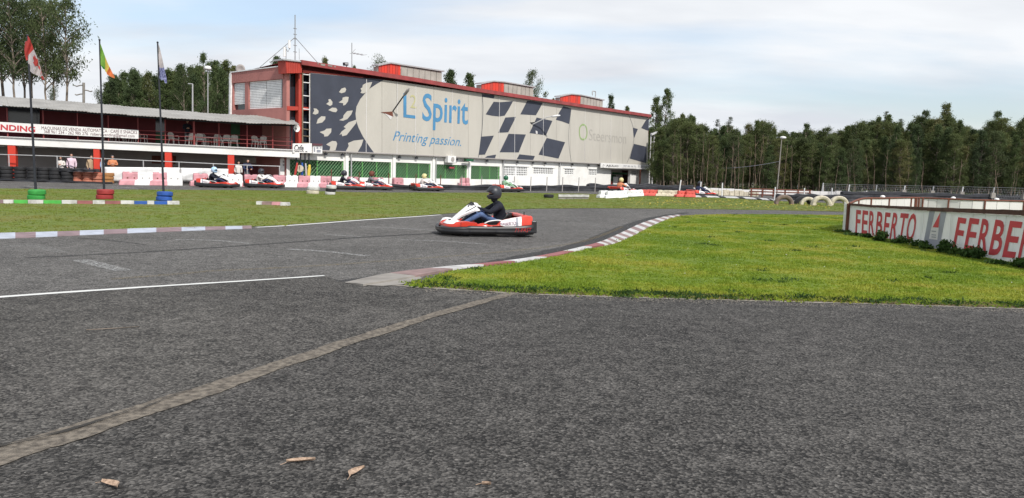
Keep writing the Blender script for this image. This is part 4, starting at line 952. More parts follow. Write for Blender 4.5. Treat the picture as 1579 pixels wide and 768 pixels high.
# marshal flags
for x, y0, y1, w, mt, lab, dx in ((457.5, 251, 273, 4, 'flagr', 'rolled red marshal flag leaning leftmost under the cafe sign', -3), (461.8, 256, 264, 5, 'cream', 'round cream signal board between the red and blue flags', 0),
                     (466, 251, 272, 4, 'tblue', 'rolled blue marshal flag hanging under the cafe sign', 0), (471.5, 252, 272, 3.5, 'flagw', 'rolled pinkish white marshal flag beside the yellow one', 1), (477, 254, 274, 5.5, 'flagy', 'bright yellow marshal flag hanging at the right', -1)):
    A0 = FA.at(x - dx * .3, y0, 1.0); A1 = FA.at(x + dx, y1, 1.0); r = thing('marshal_flag', lab, 'flag', A1)
    if mt == 'cream':
        MB().lathe([(0, 0), (.24, 0), (.24, .03), (0, .03)], FA.at(462.5, 260, 1.02), 'Y', 14).build('disc', M['cream'], r)
        MB().tube([A0, FA.at(463, 276, 1.0)], .02, 5).build('stick', M['darkpole'], r)
    else:
        ww = w / 23; k_ = MB(); secs = []
        for i in range(9):
            t = i / 8; p = A0.lerp(A1, t); rr = ww / 2 * (0.35 + 0.75 * math.sin(math.pi * (0.12 + 0.75 * t))) 
            secs.append([p + FA.u * (rr * math.cos(a) * (1 + .2 * math.sin(5 * t + a * 3))) + FA.n * (rr * .5 * math.sin(a)) for a in [j * math.pi / 4 for j in range(8)]])
        k_.loft(secs).build('cloth', M[mt], r, smooth=True)
        MB().tube([A0 + Vector((0, 0, .1)), A1 - Vector((0, 0, .1))], .02, 5).build('stick', M['darkpole'], r)
# horn loudspeaker
hp = thing('horn_speaker', 'white horn loudspeaker at the end of the balcony roof', 'loudspeaker', FA.at(457, 198, 1.0))
hm = MB().lathe([(0.03, -.3), (.06, -.18), (.12, -.05), (.24, .05), (.25, .06), (.22, .05), (.09, -.05), (0.0, -.06)], (0, 0, 0), 'Y', 16)
cc = FA.at(457, 198, 1.0); hm.v = [cc + FA.u * v.x + FA.n * v.y + Vector((0, 0, v.z)) for v in hm.v]; hm.build('horn', M['signw'], hp, smooth=True)
hm = MB().ball(cc - FA.n * .02, .07); hm.build('driver_unit', M['grey'], hp, smooth=True)
MB().tube([cc - FA.n * .25, cc - FA.n * .25 + Vector((0, 0, .55))], .03, 5).build('bracket', M['lgrey'], hp)
# roof aerials and floodlight
def aerial(lab, base, parts_fn, cat='antenna', name='antenna'):
    r = thing(name, lab, cat, base); parts_fn(r); return r
rb = FA.at(455, 92, -1.5)
def p1(r):
    tp = FA.at(455, 23, -1.5); MB().tube([rb - Vector((0, 0, .2)), tp], 0.035, 6).build('mast', M['wirem'], r)
    for y in (44, 53, 60, 70, 80): q = FA.at(455, y, -1.5); MB().tube([q - FA.u * .13, q + FA.u * .13], .025, 4).build('collar', M['wirem'], r)
    q = FA.at(455, 57.5, -1.5); MB().tube([q, FA.at(398, 106, -2.5)], .022, 4).build('guy_wire', M['wirem'], r); MB().tube([q, FA.at(490, 97, -1)], .022, 4).build('guy_wire', M['wirem'], r)
aerial('tall thin guyed radio mast on the roof corner', rb, p1)
def p2(r):
    MB().tube([FA.at(441, 91, -1), FA.at(441, 72, -1)], .03, 5).build('mast', M['wirem'], r)
    for x, y0, y1 in ((438.6, 73, 87), (446, 62, 74)): MB().tube([FA.at(x, y1, -1), FA.at(x, y0, -1)], .085, 8).build('panel_aerial', M['signw'], r)
    MB().tube([FA.at(441, 75, -1), FA.at(444, 80, -1), FA.at(447, 74, -1)], .025, 5).build('arm', M['wirem'], r)
aerial('pair of white panel antennas on a short bent bracket', FA.at(441, 91, -1), p2)
def p3(r):
    MB().tube([FA.at(542.5, 104, -1), FA.at(542.5, 66, -1)], .03, 5).build('mast', M['wirem'], r)
    MB().tube([FA.at(544, 82, -1), FA.at(561, 84.8, -1)], .02, 4).build('boom', M['wirem'], r)
    for t in (0, .3, .6, 1): q = FA.at(544 + 17 * t, 82 + 2.8 * t, -1); MB().tube([q - FA.n * .35, q + FA.n * .35], .012, 3).build('element', M['wirem'], r)
    MB().tube([FA.at(543.5, 81, -1), FA.at(548, 75.5, -1)], .02, 4).build('boom', M['wirem'], r)
aerial('television antenna with one horizontal boom above the banner', FA.at(542.5, 104, -1), p3)
def p4(r):
    MB().tube([FA.at(461.5, 92, -1), FA.at(461.3, 75, -1)], .015, 4).build('rod', M['wirem'], r)
aerial('short bare rod antenna right of the guyed mast', FA.at(461.5, 92, -1), p4)
def p5(r):
    slab(FA, [(531.3, 96.2), (537.2, 96.5), (537.3, 101.3), (531.5, 101)], -.3, -.1).build('housing', M['darkpole'], r)
    slab(FA, [(532.2, 97), (536.5, 97.3), (536.5, 99.6), (532.2, 99.3)], -.1, -.085).build('glass', M['lgrey'], r)
    MB().tube([FA.at(534.5, 101, -.2), FA.at(534.5, 104, -.2)], .03, 4).build('bracket', M['darkpole'], r)
aerial('black floodlight on the roof edge left of the television antenna', FA.at(534, 104, -.2), p5, 'floodlight', 'floodlight')
def p6(r):
    MB().tube(catmull([FA.at(918, 151, -3.5), FA.at(918.3, 142, -3.5), FA.at(916, 140.7, -3.5), FA.at(913.5, 141, -3.5), FA.at(913.6, 147, -3.5)], 4), .06, 6).build('pipe', M['lgrey'], r)
aerial('bent flue pipe on the farthest roof box', FA.at(918, 151, -3.5), p6, 'pipe', 'flue_pipe')
def p7(r):
    c = FA.at(371.5, 107, -8); MB().lathe([(0, -.05), (.2, -.02), (.38, .1), (.36, .12), (.18, 0), (0, -.03)], (0, 0, 0), 'Y', 14).build('x', M['grey'], r) if False else None
    d = MB().lathe([(0, 0), (.2, .03), (.36, .12), (.36, .14), (.2, .05), (0, .02)], (0, 0, 0), 'Y', 14); d.v = [c + Vector((v.x, -v.y, v.z)) for v in d.v]; d.build('dish', M['grey'], r, smooth=True)
    MB().tube([c, c - Vector((0, 0, .8))], .03, 5).build('mast', M['lgrey'], r)
aerial('small grey satellite dish behind the end wall parapet', FA.at(371.5, 107, -8), p7, 'satellite dish', 'satellite_dish')

# ------------------------------------------------------------------ paddock building with balcony
PD = Plane(col(0, 47.3), col(462, 52.0))
pad = thing('paddock_building', 'low red building with balcony and grey corrugated roof', 'building', PD.W(8, 0))
def Q(pix, o0, o1, name, mat, parent=None): return slab(PD, pix, o0, o1).build(name, mat, parent or pad)
XL = -90
fbt = lambda x: 223.0 + 0.0437 * x          # fascia bottom
ftp = lambda x: 211.3 + 0.0455 * x
for i in range(10):
    x0 = XL + (462 - XL) * i / 10; x1 = XL + (462 - XL) * (i + 1) / 10
    Q([(x0, ftp(x0)), (x1, ftp(x1)), (x1, fbt(x1)), (x0, fbt(x0))], -0.25, 0.0, 'slab_fascia', M['white'])
    Q([(x0, ftp(x0) - 1.3), (x1, ftp(x1) - 1.3), (x1, ftp(x1)), (x0, ftp(x0))], -0.25, 0.10, 'slab_lip', M['fwhite'])
zf = PD.loc(200, ftp(200))[1]; zfb = PD.loc(200, fbt(200))[1]
sA0 = PD.loc(XL, 220)[0]; sA1 = PD.loc(462, 230)[0]
sbox(PD, sA0, sA1, zfb + .03, zf - .05, -4.2, -0.26).build('floor_slab', M['grey'], pad)
# rear walls
s_gap = PD.loc(432, 240)[0]
sbox(PD, sA0, s_gap, -0.1, zfb + .02, -4.0, -3.7).build('ground_floor_wall', M['grey'], pad)
sbox(PD, sA0, PD.loc(443, 240)[0], zf, zf + 2.05, -3.3, -3.0).build('upper_wall', M['dred'], pad)
Q([(432, 244), (447, 244.6), (447, 290), (432, 290)], -1.2, -0.9, 'white_pier', M['white'])
Q([(436, 248), (439, 248), (439, 251), (436, 251)], -.9, -.88, 'vent', M['grey']); Q([(436, 253), (439, 253), (439, 256), (436, 256)], -.9, -.88, 'vent', M['grey'])
Q([(375, 243), (412, 243.5), (412, 290), (375, 290)], -3.65, -3.6, 'beige_back_wall', M['beige'])  # beige stretch set before the grey rear wall
Q([(352, 252), (440, 253), (440, 290), (384, 290)], -3.5, -3.4, 'dark_red_gate', M['dred'])
for (x0, x1, y0, y1, mt) in ((234, 271, 240, 252, 'rust'), (-60, -45, 240, 252, 'rust')): Q([(x0, y0), (x1, y0 + .3), (x1, y1 + .3), (x0, y1)], -3.69, -3.6, 'window', M[mt])
for (x0, x1, y0, y1, mt) in ((12, 61, 163, 190, 'glass'), (-70, -20, 160, 190, 'glass'), (240, 254, 180, 205, 'glass'), (240, 254, 203, 222, 'green'), (356, 370, 190, 228, 'green'), (421, 437, 190, 232, 'glass'), (437, 452, 214, 232, 'green')):
    Q([(x0, y0), (x1, y0 + (x1 - x0) * .06), (x1, y1 + (x1 - x0) * .05), (x0, y1)], -2.99, -2.9, 'door' if mt == 'green' else 'window', M[mt])
Q([(437.5, 190), (442, 190), (442.5, 232), (438, 232)], -2.7, -2.5, 'red_post', M['red'])
# columns
for x0, x1, y in ((12, 24, 224), (144, 153.5, 229), (254, 264.5, 234), (351, 361, 238), (-98, -86, 220)):
    s0 = PD.loc(x0, 245)[0]; s1 = PD.loc(x1, 245)[0]
    zz = PD.loc(x0, fbt(x0))[1] - .01
    sbox(PD, s0, s1, 0, zz, -0.42, -0.03).build('column', M['brightred'], pad)
# upper posts, rails
rb0 = lambda x: np.interp(x, [-90, 0, 237, 382, 462], [154.8, 161.6, 179.5, 189, 191])
for x, w in ((10.5, .07), (66, .07), (119, .05), (166.5, .05), (212.5, .05), (254.5, .06), (299, .12), (337.5, .06), (381, .07), (420.5, .08), (-40, .06), (450, .06)):
    a = PD.at(x, rb0(x) + 1, -.05); b = PD.at(x + .6, ftp(x) - 1, -.05); b = Vector((a.x, a.y, b.z))
    MB().tube([b, a], w / 2 + .002, 6).build('post', M['fascia'], pad)
for k, (ya, yb_) in enumerate(((201.0, 213.2), (207.5, 220), (214.3, 226.5))):
    pts = [PD.at(x, 190.5 + 0.049 * x + 6.2 * k, 0.0) for x in (-90, 100, 213, 300, 381, 420, 452)]
    MB().tube(pts, 0.017, 5).build('handrail', M['fascia'], pad)
# corrugated roof in separate sheets
fr_pts = [(-90, 154.8), (0, 161.6), (237, 179.5), (382, 189), (462, 191.3)]
bk_pts = [(-90, 142.5), (0, 148.3), (100, 155.7), (280, 171), (342, 176), (443, 179.3)]
nsh = 27; O_f, O_b = 0.9, -3.5
for i in range(nsh):
    m_ = MB(); secs = []
    for j in range(9):
        t = (i + j / 8) / nsh; xf = -90 + (462 + 90) * t; xb = -90 + (443 + 90) * t
        a = PD.at(xf, np.interp(xf, *zip(*fr_pts)), O_f); b = PD.at(xb, np.interp(xb, *zip(*bk_pts)), O_b)
        w = 0.012 * (1 if j % 2 else -1) + 0.015 * math.sin(i * 2.1); up = Vector((0, 0, w + (0.012 if j == 8 else 0)))
        secs.append([a + up, b + up, b + up - Vector((0, 0, .03)), a + up - Vector((0, 0, .03))])
    m_.loft(secs).build('roof_sheet', M['sheet'], pad)
m_ = MB(); 
for (x0, x1) in ((-90, 237), (237, 382), (382, 456)):
    y = lambda x: np.interp(x, *zip(*fr_pts)) + 1.5
    slab(PD, [(x0, y(x0)), (x1, y(x1)), (x1, y(x1) + 2), (x0, y(x0) + 2)], 0.0, 0.1, mb=m_)
m_.build('eaves_beam', M['darkpole'], pad)
# balcony ad banner
vb = thing('vending_banner', 'white vending advertisement banner tied to the balcony rail', 'banner', PD.at(100, 210, .15))
vt = lambda x: 188.0 + 0.0592 * x; vbm = lambda x: 202.9 + 0.0525 * x
Q([(-92, vt(-92)), (213.5, vt(213.5)), (213.5, vbm(213.5)), (-92, vbm(-92))], .06, .09, 'cloth', M['signw'], vb)
def vtext(s, x0, x1, yb0, yb1, yt0, mat, bold=0):
    text_on(s, PD.loc(x0, yb0, .09), PD.loc(x1, yb1, .09), PD.loc(x0, yt0, .09), lambda a, z: PD.W(a, z, .10), bold).build('lettering', mat, vb)
vtext('NDING', 0.8, 54.5, 200.2, 203.9, 192.0, M['signred'], .035)
vtext('VE', -25, -1, 198.4, 200.1, 190.2, M['signred'], .035)
vtext('MAQUINAS DE VENDA AUTOMATICA \u00b7 CAF\u00c9 E SNACKS', 64, 211.5, 199.8, 206.6, 194.8, M['signdark'], .0)
vtext('368 961 234 - 262 985 276  robertovending@gmail.com', 68, 207.5, 205.2, 212.0, 200.6, M['signdark'], .0)

# ------------------------------------------------------------------ tyres, barriers, belts
def tyre_mb(R=0.31, r=0.19, w=0.19):
    prof = [(r, -w * .32), (r + .03, -w * .5), (R - .05, -w * .5), (R - .012, -w * .40), (R, -w * .2), (R - .008, 0), (R, w * .2), (R - .012, w * .40), (R - .05, w * .5), (r + .03, w * .5), (r, w * .32), (r + .035, w * .2), (R - .05, 0), (r + .035, -w * .2)]
    return MB().lathe([(a, b + w / 2) for a, b in prof], (0, 0, 0), 'Z', 18, loop=True)
TY = {}
def tyre(loc, mat, label, group, rz=0, tilt=0, sc=1.0):
    if mat not in TY:
        o = tyre_mb().build('tyre', M[mat], base=(0, 0, 0), smooth=False); smooth_angle(o, 35); TY[mat] = o; first = True
    else: o = TY[mat].copy(); link(o)
    o.location = loc; o.rotation_euler = (tilt, 0, rz); o.scale = (sc, sc, sc)
    return tag(o, label, 'tyre', group)
ORD = ['first', 'second', 'third', 'fourth', 'fifth', 'sixth', 'seventh', 'eighth', 'ninth', 'tenth']
LVL = ['lowest', 'second from the ground', 'third from the ground', 'topmost']
def stack(px, py, n, mat, label, group, sc=1.0, jig=0.02):
    p = col(px, py)
    for i in range(n):
        tyre(p + Vector((R_.uniform(-jig, jig), R_.uniform(-jig, jig), i * 0.195 * sc)), mat, label.replace('@', LVL[3] if i == n - 1 else LVL[i]), group, R_.uniform(0, 6), R_.uniform(-.02, .02), sc)
for k, x in enumerate((-28, -9, 10, 30, 50, 67, 85, 103)): stack(x, 46.5 + .004 * x, 4, 'black', 'black tyre, @ in the ' + ('hidden stack at the left' if x < -20 else 'half visible stack at the left edge' if x < 0 else ORD[k - 2] + ' full stack from the left') + ' ', 'black tyres stacked along the pit lane', 1.12)
for k, (x, m_) in enumerate(((119.5, 'orange'), (136, 'orange'), (151, 'orange'), (166, 'orange2'))):
    stack(x, 46.8 + .004 * x, 3, m_, 'ochre tyre, @ in the stack by the middle flag pole' if m_ == 'orange2' else 'orange tyre, @ in the ' + ORD[k] + ' orange stack', 'ochre tyres' if m_ == 'orange2' else 'orange tyres', 1.10)
def beltwall(name, label, pts, hts, thick=0.18, z0=0.0, wav=0.03, mat='belt', ridge=True, base=None):
    C = catmull(pts, 14); n = len(C); secs = []
    for i, p in enumerate(C):
        d = (C[min(i + 1, n - 1)] - C[max(i - 1, 0)]).normalized(); nn = Vector((d.y, -d.x, 0))
        if nn.dot(EYEV - p) < 0: nn = -nn
        t = i / (n - 1) * (len(hts) - 1); a = int(min(t, len(hts) - 2)); h = hts[a] + (hts[a + 1] - hts[a]) * (t - a)
        h += wav * (noise.noise(Vector((i * .21, 0, 0))) * 2 + math.sin(i * .35) * .6); b = Vector((p.x, p.y, z0 + (p.z if base else 0)))
        wv = nn * (0.04 * math.sin(i * .5))
        secs.append([b, b + wv + Vector((0, 0, h * .42)), b - nn * .05 + Vector((0, 0, h * .5)), b + wv + Vector((0, 0, h * .58)), b + wv + Vector((0, 0, h * .94)), b - nn * .05 + Vector((0, 0, h)), b - nn * (thick - .04) + Vector((0, 0, h)), b - nn * thick])
    o = MB().loft(secs).build(name, M[mat]); return tag(o, label, 'barrier')
beltwall('rubber_barrier', 'flat black rubber belt lying along the foot of the left tyre stacks', [col(x, 45.9 + .004 * x) for x in (-60, 0, 60, 110, 172)], [.14, .12, .12, .1], .12, wav=.01)
beltwall('rubber_barrier', 'black belt draped over the first orange tyre stacks', [col(x, 46.2 + .004 * x, .66) for x in (90, 112, 130, 148)], [.16, .20, .16], .5, 0.0, .03, base=True)
beltwall('rubber_barrier', 'long black double belt barrier along the foot of the white wall', gpx([(516, 290.5), (560, 291.5), (620, 292.5), (680, 293), (760, 293.8), (840, 294.3), (900, 295), (960, 295.8), (1010, 296.8), (1058, 298.5), (1074, 299)]), [.3, .33, .34, .36, .38, .42, .46, .5, .55, .55, .35], .5, wav=.05)
beltwall('rubber_barrier', 'short black belt row behind the far kart', [p + Vector((1.0, 2.2, 0)) for p in gpx([(893, 294.5), (950, 295.2), (1000, 296.2), (1060, 298)])], [.5, .6, .66, .6], .4, wav=.08)
# water filled plastic barriers
BAR = {}
def jersey(p, rz, mat, label, group, sx=1.0):
    if mat not in BAR:
        root = thing('plastic_barrier', label, 'barrier'); L, D1, D2 = 0.5, .22, .13; m_ = MB()
        secs = [[(-L - .08, -D1, 0), (L, -D1, 0), (L, D1, 0), (-L - .08, D1, 0)], [(-L - .08, -D1, .04), (L, -D1, .04), (L, D1, .04), (-L - .08, D1, .04)], [(-L - .04, -D1 + .02, .27), (L, -D1 + .02, .27), (L, D1 - .02, .27), (-L - .04, D1 - .02, .27)], [(-L + .12, -D2, .34), (L, -D2, .34), (L, D2, .34), (-L + .12, D2, .34)], [(-L + .12, -D2, .70), (L - .02, -D2, .70), (L - .02, D2, .70), (-L + .12, D2, .70)], [(-L + .14, -D2 + .02, .73), (L - .04, -D2 + .02, .73), (L - .04, D2 - .02, .73), (-L + .14, D2 - .02, .73)]]
        m_.loft(secs); m_.box((-.18, 0, .755), (.34, .2, .045)); m_.box((.28, 0, .755), (.28, .2, .045))
        o = m_.build('body', M[mat], root, base='local')
        bm_ = o.modifiers.new('b', 'BEVEL'); bm_.width = .018; bm_.segments = 2
        for x in (-.12, .24): MB().lathe([(0, -D2 - .004), (.045, -D2 - .006), (.05, -D2 + .01)], (x, 0, .42), 'Y', 10).build('hole_shade', M['rust' if mat != 'white2' else 'grey'], root, base='local')  # dark discs paint the shade inside the two moulded holes
        BAR[mat] = root
    else: root = copy_tree(BAR[mat])
    p.z = 0; root.location = p; root.rotation_euler = (0, 0, rz); root.scale = (sx, 1, 1); root['label'] = label; root['group'] = group
    return root
bang = lambda x: math.atan2(*( (G(x + 8, 284 + .0135 * (x + 8 - 187)) - G(x - 8, 284 + .0135 * (x - 8 - 187))).yx ))
row = [(200, 'pink'), (223, 'white2'), (246, 'pink'), (267, 'white2'), (308, 'pink'), (361, 'white2'), (386, 'pink'), (407, 'white2'), (429, 'pink'), (448.5, 'white2'), (468, 'pink'), (485, 'white2'), (501, 'pink')]
for k, (x, mt) in enumerate(row):
    nth = ORD[sum(1 for q in row[:k] if q[1] == mt)]
    jersey(G(x, 285.2 + .0135 * (x - 187)), bang(x) + R_.uniform(-.03, .03), mt, nth + (' faded pink' if mt == 'pink' else ' white') + ' plastic barrier from the left in the row before the paddock', ('pink' if mt == 'pink' else 'white') + ' barriers before the paddock', 1.0 if x < 420 else .9)
for x, y, mt in ((541, 291.5, 'pink'), (580, 292.2, 'pink'), (612, 292.2, 'pink')):
    p = G(x, y); p = Vector((p.x - .2, p.y + 1.4, 0)); jersey(p, FA.ang(), mt, 'pink plastic barrier behind the belt, ' + {541: 'left of the second kart pair', 580: 'behind the helmet of the brown driver', 612: 'alone right of the kart pair'}[x], 'pink barriers under the green windows', 1.0)
for x in (706, 713): 
    p = FA.W(fs(x, 280)[0], 0, .5); jersey(p, FA.ang(), 'pink', ('left' if x == 706 else 'right') + ' one of two narrow pinkish barriers under the green windows', 'narrow pink barriers', .45)
# toppled pile at the far corner
pile = [(930, 305.5, .35, 'white2', 'white barrier at the left end of the far corner row', .7), (943, 306, .2, 'white2', 'white barrier second from the left of the far corner row', .9), (957, 305.5, .5, 'white2', 'white barrier turned askew before the far red kart', .9), (970, 304, -.3, 'white2', 'white barrier just right of the far red kart', .8), (982, 303.3, .1, 'white2', 'last white barrier before the red ones', .9),
        (995, 302.3, .2, 'redpl', 'first red barrier of the far corner row', 1.0), (1008, 302.6, .1, 'redpl', 'second red barrier of the far corner row', 1.0), (1021, 303, 0, 'cream', 'dirty beige barrier left of the leaning white post', 1.0), (1036, 303.4, .1, 'cream', 'dirty beige barrier at the foot of the leaning white post', 1.0), (1052, 304.2, .1, 'redpl', 'red barrier right of the leaning white post', 1.0), (1063, 304.6, .1, 'redpl', 'red barrier beside the farthest kart', .8)]
for x, y, r, mt, lab, sc in pile:
    b = jersey(G(x, y), r + .15, mt, lab, 'barriers at the far corner', sc * 1.1); b.scale = (sc * .95, 1, .55 if x > 990 else .56); b.rotation_euler[1] = R_.uniform(-.12, .12) if x < 990 else 0; b.location.z = .03
for x0, x1, y0, y1 in ((933, 938, 299, 303), (944, 951, 298.5, 300), (944, 953, 301.5, 303.5), (967, 973, 299.5, 301)):
    pass
# half loose tyres and kerb stones
def labelled_tyres(px, py, mats, lab, sc, tilt=0.0):
    p = G(px, py) + Vector((0, .3, 0)); p.z = 0
    for i, m_ in enumerate(mats): tyre(p + Vector((.03 * i, 0, i * .19 * sc)), m_, lab[i], None, .3 * i, tilt * (i + 1), sc)
labelled_tyres(48, 308.3, ['tgreen', 'tgreen'], ['lower green tyre at the foot of the red and white flag pole', 'upper green tyre at the foot of the red and white flag pole'], .92, .02)
labelled_tyres(155, 308, ['tred', 'tred'], ['lower dark red tyre at the foot of the middle flag pole', 'upper dark red tyre at the foot of the middle flag pole'], .98, 0)
labelled_tyres(247.5, 310.5, ['tblue', 'tblue'], ['lower blue tyre at the foot of the right flag pole', 'upper blue tyre at the foot of the right flag pole'], .92, -.05)
labelled_tyres(480, 299.3, ['cream', 'kb_white'], ['lower cream white tyre beside the track under the marshal flags', 'upper white tyre beside the track under the marshal flags'], 1.05, .02)
labelled_tyres(507, 300.5, ['kb_white', 'black', 'kb_white'], ['bottom white tyre of the black and white stack', 'black tyre in the middle of the black and white stack', 'top white tyre of the black and white stack'], .85, .03)
tyre(G(846, 305.5) + Vector((0, 0, .03)), 'black', 'single black tyre lying alone in the infield grass', None, 0, 0, .95)
for k in range(4):
    a = G(862 + k * 11.7, 307.3); a.z = 0; r = thing('kerb_stone', 'white topped kerb stone number ' + ['one from the left', 'two from the left', 'three from the left', 'four from the left'][k] + ' in the short infield row', 'kerb stone', a, .05, 'kerb stones in the infield')
    MB().box((.18, .1, .06), (.40, .22, .14)).build('base', M['concrete'], r, base='local'); MB().box((.19, .08, .2), (.44, .25, .13)).build('top', M['kb_white'], r, base='local')
# fallen faded plank pile in the grass
r = thing('fallen_barrier', 'faded red and white plastic barrier lying flat in the infield grass', 'barrier', G(420, 317))
for (x0, x1, y0, y1, mt) in ((395, 404, 311, 316, 'kb_white'), (404, 419, 311, 316.3, 'kb_worn'), (419, 432, 312, 317, 'pink'), (432, 445, 313, 317.6, 'kb_white')):
    a, b = G(x0, y1), G(x1 - .5, y1 + .2); h = .13; nn = Vector((0, .3, 0)); MB().hexa([a, b, b + nn, a + nn] + [q + Vector((0, 0, h)) for q in (a, b, b + nn * .8, a + nn * .8)]).build('segment', M[mt], r)
# truck tyres half sunk in the grass
def arch(px, pb, Rr, w, mat, lab):
    p = G(px, pb); p.z = 0; m_ = MB(); secs = []
    for i in range(15):
        t = math.pi * (-.03 + 1.06 * i / 14); c = Vector((math.cos(t), 0, math.sin(t)))
        secs.append([p + c * rr + Vector((0, yy, 0)) for rr, yy in ((Rr * .60, -w * .28), (Rr * .72, -w * .5), (Rr * .93, -w * .5), (Rr, -w * .36), (Rr, w * .36), (Rr * .93, w * .5), (Rr * .72, w * .5), (Rr * .60, w * .28))])
    m_.loft(secs); o = m_.build('half_buried_tyre', M[mat]); smooth_angle(o, 50); tag(o, lab, 'tyre', 'half buried truck tyres')
arch(1208.5, 315.3, .57, .34, 'btyre', 'half buried dusty brown truck tyre, leftmost of the row'); arch(1238, 315, .5, .5, 'black', 'half buried black truck tyre behind the brown one')
arch(1246, 316, .48, .2, 'cream', 'narrow half buried whitish tyre leaning on the black one'); arch(1266, 317.3, .60, .36, 'cream', 'half buried cream white truck tyre, middle of the row'); arch(1293, 317, .58, .36, 'cream', 'half buried cream tyre beside the white banner wall')
# ------------------------------------------------------------------ paddock rail, sheet, posts
rail = thing('guard_rail', 'grey steel hand rail along the paddock edge', 'rail', col(200, 46.8))
rp = [(-60, 236), (0, 238.2), (88, 241), (157, 244.5), (221, 247.5), (276, 250), (329, 252.5), (381, 254.8), (432, 256.5)]
rD = lambda x: 46.9 + .0085 * x
pts = [atD(x, y, rD(x)) for x, y in rp]
MB().tube(pts, .03, 6).build('top_bar', M['lgrey'], rail)
for x in (13.5, 88, 156.5, 221, 276, 329, 381, 431):
    q = atD(x, np.interp(x, *zip(*rp)), rD(x)); MB().tube([Vector((q.x, q.y, 0)), q], .035, 6).build('post', M['lgrey'], rail)
# white sheet on the rail
def sheet_cloth(lab, x0, x1, yt0, yt1, yb0, yb1, off, n=24, amp=.03):
    m_ = MB(); secs = []
    for i in range(n + 1):
        x = x0 + (x1 - x0) * i / n; t = i / n; yt = yt0 + (yt1 - yt0) * t; yb = yb0 + (yb1 - yb0) * t; q = []
        for j in range(7):
            y = yt + (yb - yt) * j / 6; wv = amp * (math.sin(i * 1.3 + j * .7) + .8 * math.sin(i * .37 + j * 1.2)); q.append(atD(x, y, rD(x) - off + wv))
        q2 = [p + Vector((0, .012, 0)) for p in q[::-1]]; secs.append(q + q2)
    m_.loft(secs); o = m_.build('white_sheet', M['white2'], smooth=True); return tag(o, lab, 'sheet')
sheet_cloth('wide white sheet stretched on the rail behind the pink barriers', 161.5, 277, 257.5, 258.5, 279.5, 281, .15)
sheet_cloth('sagging white sheet right of the third pink barrier', 278, 352, 258.8, 260.5, 279.5, 279.5, .12, 18, .05)
for x0, x1, lab in ((338, 350, 'dark blue plastic bin behind the blue helmet driver'),):
    p = G(344, 284.5); b_ = thing('bin', lab, 'bin', p); MB().box((0, .3, .38), (.5, .4, .76), taper=1.1).build('body', M['c_navy'], b_, base='local'); MB().box((0, .3, .80), (.58, .47, .06)).build('lid', M['darkpole'], b_, base='local')
# thin posts with catch fence wires in front of the white wall
fn = thing('catch_fence', 'row of thin rusty fence posts along the belt barrier', 'fence', G(700, 292))
tops = []
for i, x in enumerate((511, 554, 599.7, 641.5, 679.7, 712.4, 743, 771, 793.5, 819, 843.8, 868, 893, 918.5)):
    D = (G(x, np.interp(x, [516, 1058], [290.5, 298.5])).y) + .45
    b = col(x, D, 0); ytop = np.interp(x, [511, 560, 700, 918], [261, 266, 270.5, 274]); t_ = atD(x, ytop, D)
    MB().tube([b, t_], .035, 5).build('post', M['rust'] if i < 5 else M['grey'], fn); tops.append(t_)
# ------------------------------------------------------------------ flag poles and flags
def flagpole(px0, py0, px1, py1, lab):
    b = G(px0, py0) + Vector((0, .35, 0)); b.z = 0; t = atD(px1, py1, b.y)
    r = thing('flag_pole', lab, 'flag pole', b); MB().tube([b, b.lerp(t, .5), t], [.055, .045, .035], 8).build('pole', M['darkpole'], r)
    MB().ball(t, .05).build('cap', M['darkpole'], r); return b, t
def flag(lab, pl_D, polys, tilt):
    c = atD(polys[0][0][0][0], polys[0][0][0][1], pl_D); m_ = MB(); mats = []
    def pt(x, y):
        w = .10 * math.sin((x - polys[0][0][0][0]) * .32 + y * .07) + .05 * math.sin(y * .21 + x * .5)
        return atD(x, y, pl_D - .06 - tilt * (x - polys[0][0][0][0]) * .01 + w)
    for pts, mt, lift in polys:
        if M[mt] not in mats: mats.append(M[mt])
        # subdivide by a fine grid clip: split the outline, fan into small triangles
        P = [Vector((x, y, 0)) for x, y in pts]
        tris = [[P[i] for i in t] for t in tessellate_polygon([P])]
        for _ in range(3):
            nt = []
            for a, b, d in tris: ab, bd, da = (a + b) / 2, (b + d) / 2, (d + a) / 2; nt += [[a, ab, da], [ab, b, bd], [da, bd, d], [ab, bd, da]]
            tris = nt
        for t in tris: m_.face([pt(v.x, v.y) + Vector((0, -lift, 0)) for v in t], mats.index(M[mt]))
    o = m_.build('flag', mats, smooth=False); tag(o, lab, 'flag')
b, t = flagpole(47.5, 296, 42, 54.5, 'leftmost dark flag pole standing in the green tyres')
f = lambda L: [(x / 4.8, y / 4.8) for x, y in L]
flag('red and white flag with a maple leaf hanging from the left pole', b.y, [(f([(205, 262), (222, 290), (236, 325), (249, 365), (228, 390), (207, 412), (203, 350)]), 'flagr', 0), (f([(203, 300), (207, 412), (211, 440), (195, 448), (186, 420), (180, 370), (186, 310)]), 'flagr', .0),
   (f([(207, 412), (249, 365), (270, 410), (290, 465), (306, 520), (316, 560), (300, 568), (270, 556), (240, 542), (215, 520), (209, 470)]), 'flagw', 0), (f([(306, 520), (316, 560), (328, 588), (314, 592), (303, 569), (296, 540)]), 'flagr', 0.0),
   (f([(247, 412), (254, 425), (258, 405), (268, 430), (280, 438), (284, 458), (290, 478), (299, 500), (301, 520), (290, 508), (280, 492), (268, 486), (262, 494), (255, 478), (246, 462), (254, 455), (246, 432)]), 'flagr', .02)], 1)
b, t = flagpole(154.5, 294, 153.5, 61.5, 'middle dark flag pole standing in the dark red tyres')
f = lambda L: [(x / 5.486, 40 + y / 5.486) for x, y in L]
